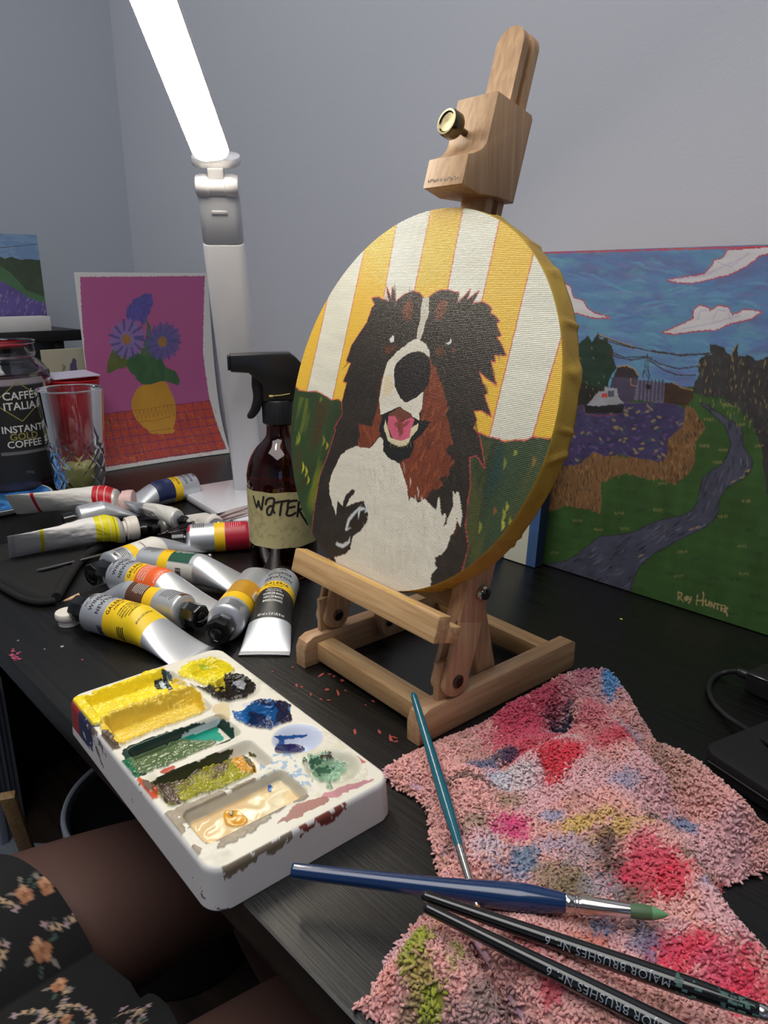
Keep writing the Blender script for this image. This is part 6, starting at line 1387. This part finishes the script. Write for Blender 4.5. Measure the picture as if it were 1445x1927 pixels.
# stains
STN = [((850, 40), 40, 25, (120, 160, 190), .7), ((905, 100), 30, 28, (84, 160, 214), .95), ((815, 60), 25, 12, (110, 130, 170), .8), ((600, 170), 100, 55, (198, 62, 92), .95), ((610, 240), 80, 50, (204, 66, 94), .9), ((680, 110), 80, 35, (196, 66, 96), .85), ((610, 290), 50, 30, (206, 76, 96), .9), ((700, 230), 90, 25, (214, 90, 112), .8),
       ((745, 165), 40, 42, (34, 36, 70), .98), ((790, 130), 22, 12, (60, 60, 84), .8), ((880, 200), 60, 40, (200, 90, 110), .7), ((850, 60), 60, 25, (196, 90, 116), .6), ((950, 310), 90, 32, (208, 66, 86), .9), ((860, 280), 50, 40, (204, 90, 104), .6), ((740, 345), 65, 42, (214, 40, 62), .95), ((720, 310), 40, 18, (214, 60, 80), .8),
       ((480, 320), 50, 18, (70, 92, 130), .85), ((560, 300), 34, 14, (44, 52, 82), .9), ((545, 375), 40, 25, (176, 190, 212), .8), ((600, 370), 60, 35, (214, 206, 210), .7), ((400, 398), 110, 8, (96, 72, 66), .85), ((560, 440), 45, 25, (140, 120, 84), .7), ((460, 550), 45, 20, (140, 120, 84), .7), ((380, 560), 26, 10, (110, 90, 80), .7),
       ((580, 530), 62, 40, (214, 70, 130), .95), ((960, 445), 45, 28, (140, 146, 176), .7), ((720, 490), 35, 18, (140, 156, 190), .75), ((840, 530), 100, 20, (206, 176, 84), .8), ((930, 580), 90, 18, (206, 176, 84), .75), ((1160, 520), 40, 24, (96, 130, 168), .85), ((1070, 545), 48, 14, (96, 80, 74), .85), ((905, 600), 30, 30, (54, 50, 62), .9), ((880, 620), 40, 50, (130, 90, 80), .6), ((950, 670), 60, 25, (70, 56, 48), .8), ((960, 690), 30, 25, (150, 30, 50), .8),
       ((620, 630), 50, 38, (92, 130, 160), .85), ((580, 690), 60, 24, (120, 150, 190), .6), ((740, 710), 90, 70, (132, 116, 86), .8), ((800, 740), 60, 50, (120, 108, 76), .75), ((1010, 760), 50, 40, (80, 66, 46), .8), ((960, 720), 50, 30, (100, 76, 60), .7), ((880, 720), 70, 40, (150, 150, 168), .6), ((820, 620), 60, 30, (160, 150, 160), .6), ((740, 580), 60, 28, (150, 156, 186), .55), ((500, 640), 40, 40, (196, 190, 204), .6),
       ((1050, 690), 90, 40, (214, 62, 92), .85), ((1110, 750), 70, 40, (212, 50, 78), .9), ((1010, 640), 50, 30, (214, 80, 104), .8), ((1240, 770), 35, 30, (140, 150, 184), .6), ((1200, 680), 45, 20, (110, 92, 80), .7), ((1300, 655), 30, 14, (176, 36, 56), .8), ((1150, 960), 90, 60, (220, 48, 84), .92), ((1100, 920), 60, 40, (214, 70, 100), .8), ((1340, 1040), 80, 70, (222, 44, 82), .92), ((1250, 1010), 70, 50, (214, 90, 120), .7), ((1420, 1100), 80, 50, (214, 60, 90), .8),
       ((890, 870), 45, 34, (96, 120, 156), .8), ((860, 920), 60, 36, (208, 120, 96), .8), ((1000, 850), 60, 24, (120, 100, 96), .7), ((1030, 900), 40, 40, (92, 116, 150), .7), ((1060, 980), 20, 50, (110, 110, 150), .6), ((720, 1120), 40, 50, (214, 84, 104), .8), ((800, 1000), 90, 40, (150, 96, 84), .6), ((640, 1000), 50, 60, (206, 110, 118), .6),
       ((270, 930), 42, 40, (150, 160, 32), .95), ((250, 980), 34, 50, (150, 156, 40), .9), ((270, 1060), 34, 40, (170, 160, 70), .75), ((310, 1110), 44, 34, (150, 162, 34), .92), ((240, 1130), 40, 50, (130, 116, 84), .7), ((390, 960), 20, 30, (170, 176, 70), .7), ((370, 1030), 16, 30, (176, 176, 90), .6), ((250, 1190), 40, 30, (150, 150, 60), .7), ((170, 1000), 24, 60, (214, 140, 130), .7), ((140, 1100), 26, 60, (214, 150, 150), .6),
       ((520, 1100), 70, 50, (120, 100, 100), .75), ((590, 1180), 50, 40, (70, 60, 66), .8), ((460, 1150), 60, 40, (150, 130, 124), .6), ((300, 850), 60, 25, (214, 160, 130), .6), ((1150, 350), 130, 60, (196, 160, 140), .5), ((1080, 290), 40, 40, (150, 124, 104), .6), ((980, 240), 50, 40, (170, 150, 170), .6)]
SW_ = []
for (p, rx, ry, c, al) in STN:
    c0_ = W3(*p); a1 = np.linalg.norm(W3(p[0] + rx, p[1]) - c0_); v1 = W3(p[0], p[1] + ry) - c0_; u1 = W3(p[0] + rx, p[1]) - c0_
    SW_.append((c0_, u1 * 1.18, v1 * 1.18, lin(c), al))
def towel_c(x, y, jit):
    c = np.tile(lin((226, 168, 162)), (len(x), 1)); b1 = fbm(x * 22, y * 22, 9, 3)
    c = c * (1 - .5 * np.clip(b1 - .5, 0, 1)[:, None] * np.array([1.0, .6, .5])) + 0; c = np.where((b1 < .42)[:, None], c * .65 + .35 * lin((210, 178, 196)), c)
    k0 = fbm(x * 60, y * 60, 15, 2); c = np.where((k0 > .68)[:, None], c * .55 + .45 * lin((176, 128, 110)), c)
    for i, (c0_, u1, v1, col, al) in enumerate(SW_):
        Mi = np.linalg.inv(np.array([u1, v1]).T); q = (np.c_[x, y] - c0_) @ Mi.T; r = np.hypot(q[:, 0], q[:, 1]) + .9 * (fbm(x * 90, y * 90, i, 2) - .5) + jit * .4
        a = np.clip((1.2 - r) * 1.9, 0, 1) * al; c = c * (1 - a[:, None]) + col * a[:, None]
    return c
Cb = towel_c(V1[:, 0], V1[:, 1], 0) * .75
# terry loops
rs = np.random.default_rng(12)
NT = 34000
tx = rs.uniform(x0_, x1_, NT * 3); ty = rs.uniform(y0_, y1_, NT * 3); k = inpoly(tx, ty, tout); tx, ty = tx[k][:NT], ty[k][:NT]; NT = len(tx)
tzv = towel_h(tx, ty); e_ = .0015
gxn = (towel_h(tx + e_, ty) - towel_h(tx - e_, ty)) / (2 * e_); gyn = (towel_h(tx, ty + e_) - towel_h(tx, ty - e_)) / (2 * e_)
Nn = np.stack([-gxn, -gyn, np.ones(NT)], -1); Nn /= np.linalg.norm(Nn, axis=1)[:, None]
dirn = Nn + rs.normal(0, .55, (NT, 3)); dirn /= np.linalg.norm(dirn, axis=1)[:, None]
ln_ = rs.uniform(.0026, .0042, NT); bend = rs.normal(0, 1, (NT, 3)); bend -= Nn * np.sum(bend * Nn, 1)[:, None]; bend /= np.linalg.norm(bend, axis=1)[:, None]
sd1 = np.cross(dirn, bend); sd1 /= np.linalg.norm(sd1, axis=1)[:, None] + 1e-9; sd2 = np.cross(dirn, sd1)
B0 = np.c_[tx, ty, tzv - .0006]; rings = []
for t, rk in ((0, .9), (.4, 1.1), (.85, 1.05), (1.0, .55)):
    cpt = B0 + dirn * (ln_ * (t - .25 * t * t))[:, None] + bend * (ln_ * .6 * t * t)[:, None]
    for j in range(4):
        a = j * PI / 2; rings.append(cpt + (sd1 * math.cos(a) + sd2 * math.sin(a)) * (.00088 * rk))
TV = np.stack(rings, 1); TV[:, :, 2] = np.maximum(TV[:, :, 2], .0003)
base = (np.arange(NT) * 16)[:, None]
pat = np.array([[r * 4 + j, r * 4 + (j + 1) % 4, (r + 1) * 4 + (j + 1) % 4, (r + 1) * 4 + j] for r in range(3) for j in range(4)] + [[12, 13, 14, 15]])
TF = (base[:, :, None] + pat[None]).reshape(-1, 4)
jc = rs.normal(0, .35, NT); Ct = towel_c(tx, ty, jc) * (1 + .10 * rs.normal(0, 1, NT))[:, None]; Ct = np.clip(np.repeat(Ct, 16, 0), 0, 1)
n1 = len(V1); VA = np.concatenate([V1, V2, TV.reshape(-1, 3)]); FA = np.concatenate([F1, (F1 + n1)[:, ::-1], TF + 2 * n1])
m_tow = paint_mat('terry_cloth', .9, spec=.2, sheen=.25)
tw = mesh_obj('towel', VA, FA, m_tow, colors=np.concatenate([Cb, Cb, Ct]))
tag(tw, 'crumpled pink terry towel stained with paint of many colours', 'towel')
# rolled hem along the left side
hp = smoothpts([Zp(*q3(p), .004) for p in [(175, 355), (215, 385), (268, 418), (298, 480), (308, 570), (334, 650), (328, 692), (305, 780)]], 6)
hp = hp + np.array([.0060, .0030, 0]); V, F = tube_vf(hp, .0030, 10); V[:, 2] = np.maximum(V[:, 2], .0004); mesh_obj('hem', V, F, mat('lilac_hem', (186, 150, 170), .9, bump=(900, .6)), tw)
hp = smoothpts([Zp(*q3(p), .011) for p in [(452, 905), (500, 980), (545, 1050), (600, 1140), (640, 1200)]], 6)
V, F = tube_vf(hp, .0020, 8); mesh_obj('hem', V, F, mat('lilac_hem', (186, 150, 170), .9), tw)

# ================================================================== BRUSHES
m_fer = mat('ferrule', (206, 204, 200), .18, 1.0, var=.03)
def rest(A, Bq, prof):
    # settle the handle on the towel's highest points, sliding along the sight of the place it was traced from
    for _ in range(3):
        t = np.linspace(0.02, 1, 50); P_ = A + (Bq - A) * t[:, None]; inside = inpoly(P_[:, 0], P_[:, 1], tout)
        hh_ = np.where(inside, towel_h(P_[:, 0], P_[:, 1]), 0); rr_ = np.interp(t, *zip(*prof)) + .0012 * inside; need = (hh_ + rr_ - P_[:, 2]).max()
        if need <= 0: break
        A = EYE + (A - EYE) * ((A[2] + need - CAM_H) / (A[2] - CAM_H)); Bq = EYE + (Bq - EYE) * ((Bq[2] + need - CAM_H) / (Bq[2] - CAM_H))
    return A, Bq
def brush(A, Bq, prof, f0, f1, hcol, label, group, hairprof, haircol, grooves=True, text=None, paintspots=None, spin=0.0, tipc=None):
    """A handle end, Bq hair tip; prof: (t, radius) along the handle up to f0; ferrule f0..f1; hair f1..1"""
    A = np.asarray(A); Bq = np.asarray(Bq); L = np.linalg.norm(Bq - A); A, Bq = rest(A, Bq, prof); M = frame(A, Bq - A, z=(0, 0, 1))
    r_ = empty('paint_brush', label, 'paint brush', A, group); r_.matrix_basis = Matrix(M.tolist())
    def rv(p): ts, rs_ = zip(*p); return [(t * L, 0, 0) for t in ts], list(rs_)
    def smooth_prof(p):
        q = smoothpts([(t, r * 30, 0) for t, r in p], 6); return [(a, max(b / 30, .0001)) for a, b, _ in q]
    P_, R_ = rv(smooth_prof(prof)); V, F = tube_vf(P_, R_, 20); mesh_obj('handle', V, F, hcol, r_, local=True)
    fr = prof[-1][1]; d = (f1 - f0)
    fp = [(f0 - .002, fr * .98), (f0, fr * 1.04), (f0 + d * .08, fr * 1.05)] + ([(f0 + d * .10, fr * .95), (f0 + d * .13, fr * .95), (f0 + d * .15, fr * 1.06), (f0 + d * .18, fr * 1.06), (f0 + d * .20, fr * .95), (f0 + d * .24, fr * .95), (f0 + d * .26, fr * 1.02)] if grooves else []) + [(f1 - .001, hairprof[0][1] * 1.06), (f1, hairprof[0][1] * 1.0)]
    P_, R_ = rv(fp); V, F = tube_vf(P_, R_, 24); mesh_obj('ferrule', V, F, m_fer, r_, smooth='auto', local=True)
    P_, R_ = rv(smooth_prof(hairprof)); V, F = tube_vf(P_, R_, 20)
    x = V[:, 0] / L; c = np.where((x > f1 + (1 - f1) * .55)[:, None], lin(tipc or haircol), lin(haircol)); mesh_obj('bristles', V, F, paint_mat('bristle', .55, bump=(400, .5, (.05, 1, 1))), r_, local=True, colors=c)
    for t in (text or []):
        s1, xc, size, m = t; tv, tf = text_vf(s1, size, spacing=1.15); rr_ = np.interp(xc / L, *zip(*prof)) + .00012
        a = spin + tv[:, 1] / rr_; mesh_obj('lettering', np.c_[xc + tv[:, 0], -np.sin(-a) * rr_, np.cos(a) * rr_], tf, m, r_, smooth=False, local=True)
    return r_
m_bh = mat('blue_lacquer', (16, 48, 92), .22, coat=.5, var=.1); m_th = mat('teal_lacquer', (14, 92, 112), .25, coat=.5, var=.1); m_kh = mat('black_lacquer', (14, 15, 17), .2, coat=.5, var=.1)
A = Zp(549, 1638, .020); Bq = Zp(1256, 1722, .026)
brush(A, Bq, [(0, .0012), (.006, .0034), (.02, .0040), (.2, .0044), (.42, .0052), (.60, .0068), (.66, .0066), (.72, .0052), (.745, .0045)], .745, .905, m_bh, 'large blue-handled round brush with green bristles lying on top across the towel', None, [(.903, .0033), (.93, .0036), (.96, .0031), (.985, .0017), (1, .0002)], (78, 106, 74), tipc=(104, 158, 110))
A = Zp(777, 1304, .035); Bq = Zp(900, 1712, .013)
brush(A, Bq, [(0, .0008), (.01, .0018), (.05, .0024), (.3, .0030), (.5, .0036), (.6, .0034), (.72, .0025), (.75, .0023)], .75, .955, m_th, 'slim teal-handled brush leaning from the easel foot onto the towel', None, [(.953, .0014), (.97, .0015), (.985, .0010), (1, .0001)], (170, 120, 70))
m_grey = mat('silver_print', (150, 160, 170), .35, .3)
def black(pA, pB, zA, zB, label, xt):
    A = Zp(*pA, zA); Bq = Zp(*pB, zB); dv = (Bq - A) / np.linalg.norm(Bq - A); L = .190; Bq = A + dv * L
    r_ = brush(A, Bq, [(0, .0012), (.008, .0024), (.03, .0027), (.2, .0033), (.45, .0042), (.62, .0044), (.70, .0039), (.775, .0031)], .775, .92, m_kh, label, 'black number six brushes', [(.918, .0024), (.95, .0028), (.975, .0020), (1, .0002)], (120, 84, 50))
    for s1, xc, size in (('MAJOR', xt + .0250, .0050), ('BRUSHES', xt + .0045, .0050), ('Nr. 6', xt - .0140, .0050)):
        tv, tf = text_vf(s1, size, spacing=1.1); rr_ = np.interp(xc / L, *zip(*[(0, .0012), (.2, .0033), (.45, .0042), (.62, .0044)])) + .00035
        a = .95 + tv[:, 1] / rr_; mesh_obj('lettering', np.c_[xc - tv[:, 0], -np.sin(a) * rr_, np.cos(a) * rr_], tf, m_grey, r_, smooth=False, local=True)
    return r_
r1 = black((793, 1684), (1400, 1893), .027, .025, 'black number six brush crossing the towel just under the blue-handled brush', .0800)
b = MB(); rs = np.random.default_rng(5)
for k in range(60):
    x = rs.uniform(.1155, .146); a = rs.uniform(-.3, 1.9); rr_ = .0043 if x < .125 else .0037
    V, F = box_vf((0, 0, 0), (rs.uniform(.0008, .003), rs.uniform(.0006, .0018), .0004), .0001)
    ca, sa = math.cos(a), math.sin(a); V = np.c_[V[:, 0] + x, -(sa * (rr_ + V[:, 2])) + ca * -V[:, 1], ca * (rr_ + V[:, 2]) - sa * V[:, 1]]; b.add(V, F)
mesh_obj('dried_paint', b.v, b.f, mat('green_black_paint', (60, 96, 88), .5, var=.6, vscale=400), r1, smooth=False, local=True)
black((798, 1706), (1240, 1925), .022, .021, 'black number six brush nearest the desk edge, lowest on the towel', .0815)

# ================================================================== PERSON'S LAP
sk = [(-.445, -.34, -.225), (-.56, -.22, -.215), (-.575, .10, -.222), (-.565, .34, -.250), (-.56, .40, -.48), (-.56, .36, -.68), (-.565, .50, -.715),
      (-.33, -.22, -.215), (-.325, .10, -.225), (-.335, .34, -.250), (-.33, .40, -.48), (-.33, .36, -.68), (-.325, .50, -.715)]
se = [(0, 1), (1, 2), (2, 3), (3, 4), (4, 5), (5, 6), (0, 7), (7, 8), (8, 9), (9, 10), (10, 11), (11, 12)]
sr = [.09, .090, .090, .066, .055, .036, .028, .090, .090, .066, .055, .036, .028]
me = bpy.data.meshes.new('person'); me.from_pydata(sk, se, []); me.update()
ps = bpy.data.objects.new('person', me); COL.objects.link(ps)
md = ps.modifiers.new('Skin', 'SKIN'); me.skin_vertices.new() if not me.skin_vertices else None
for i, sv in enumerate(me.skin_vertices[0].data): sv.radius = (sr[i], sr[i] * (.92 if i not in (0, 13) else .8)); sv.use_root = (i == 0)
ms = ps.modifiers.new('Subd', 'SUBSURF'); ms.levels = 5; ms.render_levels = 5
me.materials.append(mat('skin', (104, 76, 68), .55, var=.05))
for p_ in me.polygons: p_.use_smooth = True
tag(ps, 'seated person seen only as bare thighs under the desk in a black floral dress', 'person')
# dress draped over the lap
ux_ = np.linspace(-.76, -.14, 420); vt_ = np.linspace(0, 1, 380)
UXg, VT = np.meshgrid(ux_, vt_, indexing='ij')
hem = np.interp(UXg, [-.76, -.70, -.64, -.58, -.52, -.44, -.36, -.28, -.14], [.035, .068, .088, .105, .134, .153, .148, .135, .11])
YY = -.46 + (hem + .46) * VT
def topz(x, y):
    c1_ = -.224 + np.sqrt(np.clip(.104 ** 2 - (x + .572) ** 2, 0, 1)); c2_ = -.226 + np.sqrt(np.clip(.104 ** 2 - (x + .327) ** 2, 0, 1))
    mid = -.165 - .012 * np.cos((x + .45) * 20); z_ = np.maximum(np.maximum(c1_, c2_), mid - .9 * np.clip(np.abs(x + .45) - .17, 0, 1) ** 1.2 * 2.2)
    z_ = np.where(np.abs(x + .45) > .222, z_ - (np.abs(x + .45) - .222) * 2.4, z_)
    lap = np.clip((-y - .12) / .3, 0, 1); return z_ * (1 - lap) + lap * (.02 - .9 * (x + .45) ** 2)
ZZ = topz(UXg, YY) + .004 * np.sin(UXg * 60 + YY * 25) * np.clip(1 - np.abs(UXg + .57) * 6, 0, 1) + .006 * (fbm(UXg * 14, YY * 14, 3, 2) - .5)
gx, gy = UXg.ravel(), YY.ravel()
P = Paint(gx, gy, (13, 13, 14), wob=.0015)
rs = np.random.default_rng(8)
for k in range(430):
    cx_, cy_ = rs.uniform(-.75, -.15), rs.uniform(-.25, .155); kind = rs.random()
    if kind < .32:      # rose
        r0 = rs.uniform(.0035, .0062)
        for j in range(5): a = j * 1.26 + rs.random(); P.ell((cx_ + r0 * .5 * math.cos(a), cy_ + r0 * .5 * math.sin(a)), r0 * .62, r0 * .5, [(188, 134, 98), (164, 110, 78), (204, 156, 122)][j % 3], a, .95, .25, .2, raw=True, rag=.2)
        P.ell((cx_, cy_), r0 * .3, r0 * .25, (130, 80, 56), 0, .9, 0, .3, raw=True)
        for j in range(5): a = rs.uniform(0, 6.28); P.ell((cx_ + r0 * 1.7 * math.cos(a), cy_ + r0 * 1.7 * math.sin(a)), .0030, .0010, (70, 92, 84) if j % 2 else (140, 130, 120), a, .9, .2, .3, raw=True)
    else:               # small star blossoms on a twig
        a0_ = rs.uniform(0, 6.28); n = rs.integers(4, 9)
        for j in range(n):
            x = cx_ + .0050 * j * math.cos(a0_ + .12 * j); y = cy_ + .0050 * j * math.sin(a0_ + .12 * j)
            for m_ in range(4): a = m_ * PI / 2 + j; P.ell((x + .0013 * math.cos(a), y + .0013 * math.sin(a)), .0016, .0008, (190, 160, 130) if j % 3 else (176, 150, 152), a, .9, .2, .3, raw=True)
            if j % 2: P.ell((x + .003 * math.cos(a0_ + 1.5), y + .003 * math.sin(a0_ + 1.5)), .0022, .0008, (96, 100, 92), a0_ + 1, .8, 0, .3, raw=True)
V = np.c_[gx, gy, ZZ.ravel()]; V2 = V - np.array([0, 0, .0015]); Fg = grid_faces(420, 380); n0 = len(V)
dr = mesh_obj('dress', np.concatenate([V, V2]), np.concatenate([Fg, (Fg + n0)[:, ::-1]]), paint_mat('floral_cloth', .85, bump=(1200, .2)), ps, colors=np.concatenate([P.c, P.c]))
# chair the person sits on
ch = empty('chair', 'dark chair beneath the person in the floral dress', 'chair', (-.445, -.30, -.74))
V, F = prism_vf(rrect(.46, .44, .05, 6, (-.445, -.30)), -.345, -.30, .008); mesh_obj('seat', V, F, mat('dark_seat', (22, 22, 24), .8), ch, smooth='auto')
V, F = tube_vf([(-.445, -.30, -.69), (-.445, -.30, -.34)], .025, 16); mesh_obj('column', V, F, m_blkp, ch)
for k in range(5):
    a = k * 2 * PI / 5 + .3; V, F = tube_vf([(-.445, -.30, -.67), (-.445 + .26 * math.cos(a), -.30 + .26 * math.sin(a), -.71)], [.02, .014], 10); lg_ = mesh_obj('leg', V, F, m_blkp, ch)
    V, F = lathe_vf([(.012, -.74), (.018, -.732), (.018, -.712), (.012, -.704)], 14); mesh_obj('caster', V + np.array([-.445 + .25 * math.cos(a), -.30 + .25 * math.sin(a), 0]), F, m_blkp, lg_)

# ================================================================== UNDER THE DESK, LEFT
p0 = Zp(44, 1545, ZF + .001); 
dirn = -RT; bk = FWH
hS = .33
for k in range(5):
    o = p0 + dirn * (.012 + .017 * k) * 1.0 + bk * .004 * k
    # boards stand on edge, long side running away to the left
    Mq = frame(o, bk * .55 - RT * .83, z=(0, 0, 1)); Mq[:3, 3] = p0 - RT * .002 + (FWH * -.017 * k)
    V, F = box_vf((.16, 0, hS / 2 - .004 * k), (.32, .014, hS - .008 * k), .001)
    tag(mesh_obj('stacked_canvas', V, F, mat('grey_board%d' % (k % 2), (120, 130, 148) if k % 2 else (146, 154, 168), .7), None, Mq, 'auto'),
        ['grey canvas standing under the desk at far left, nearest of the stack', 'grey canvas second from the front of the stack under the desk', 'grey canvas in the middle of the stack under the desk', 'grey canvas second from the back of the stack under the desk', 'grey canvas hindmost of the stack under the desk'][k], 'canvas', 'canvases stacked under the desk')
BC = np.array([-.955, .425, ZF + .001])
V, F = lathe_vf([(.001, 0), (.11, 0), (.118, .004), (.144, .275), (.150, .280), (.150, .288), (.146, .289), (.141, .279), (.115, .008), (.001, .007)], 64, False)
tag(mesh_obj('waste_bin', V + BC, F, mat('bin_grey', (44, 48, 54), .5)), 'round grey bin with a paler rim under the desk behind the thigh', 'bin')
bin_ = bpy.data.objects['waste_bin']; V, F = lathe_vf([(.1485, .236), (.1525, .236), (.1545, .287), (.1525, .292), (.1480, .292), (.1460, .287)], 64, False); mesh_obj('rim', V + BC, F, mat('pale_grey_plastic', (165, 174, 186), .5), bin_)
A, Bq = Zp(24, 1556, -.46), Zp(66, 1625, -.50)
A, Bq = Zp(34, 1552, -.55), Zp(58, 1618, -.66); M = frame(A, Bq - A, z=(0, 0, 1)); 
V, F = box_vf((.06, 0, 0), (.30, .022, .014), .001)
tag(mesh_obj('wooden_slat', V, F, m_wx, None, M, 'auto'), 'pale wooden slat leaning under the desk below the stacked canvases', 'slat')
b = MB()
for k in range(3): b.box((0, 0, .001 + .0012 * k), (.20, .14, .001), rotz(.3 + .25 * k, Zp(10, 1640, ZF)))
tag(b.build('paper_sheets', mat('grey_paper', (130, 140, 150), .8), smooth=False), 'grey paper sheets on the floor at the far left', 'paper')

# ================================================================== BLACK CASE AND CABLE, RIGHT
m_bcase = mat('black_case', (7, 7, 9), .75, bump=(800, .3))
c0 = Zp(1330, 1420, .016); c1q = Zp(1396, 1463, .016); ex = c1q - c0; ex /= np.linalg.norm(ex)
M = frame((c0[0] - .008, c0[1] + .003, 0), ex, z=(0, 0, 1))
b = MB(); V, F = prism_vf([(p[0] + .10, p[1] + .055) for p in rrect(.20, .105, .012, 6)], .0008, .0165, .002); b.add(V, F)
cs = b.build('black_case', m_bcase, None, M); tag(cs, 'flat black zipped case on the desk right of the towel', 'case')
V, F = tube_vf([M[:3, :3] @ np.array(p) + M[:3, 3] for p in ((.008, .0018, .0100), (.10, .0018, .0100), (.19, .0018, .0100))], .0006, 6); mesh_obj('zip', V, F, mat('zip_grey', (70, 68, 66), .4), cs)
cb = empty('black_cable', 'black looped cable with a moulded plug at the right of the desk', 'cable', Zp(1360, 1330))
pts = smoothpts([Zp(1388, 1263, .010), Zp(1362, 1266, .004), Zp(1342, 1277, .0025), Zp(1334, 1296, .0025), Zp(1342, 1320, .0025), Zp(1362, 1343, .003), Zp(1388, 1362, .005), Zp(1420, 1382, .012), Zp(1452, 1402, .0195), Zp(1500, 1430, .0195)], 8)
V, F = tube_vf(pts, .0022, 10); mesh_obj('cord', V, F, mat('cord_black', (24, 24, 27), .5), cb)
V, F = tube_vf([Zp(1385, 1263, .0095), Zp(1392, 1265, .0095), Zp(1418, 1275, .0095)], [.0030, .0040, .0044], 12); mesh_obj('strain_relief', V, F, m_blkp, cb)
A, Bq = Zp(1415, 1273, .0095), Zp(1475, 1300, .0095); M = frame(A, Bq - A, z=(0, 0, 1)); V, F = box_vf((.03, .002, 0), (.06, .030, .018), .004); mesh_obj('plug', V, F, m_blkp, cb, M, 'auto')
V, F = tube_vf([M[:3, :3] @ np.array(p) + M[:3, 3] for p in ((.002, -.013, .0085), (.02, -.013, .0092))], .0005, 6); mesh_obj('highlight_trim', V, F, m_steel, cb)  # thin steel sliver standing in for a glint along the plug's edge
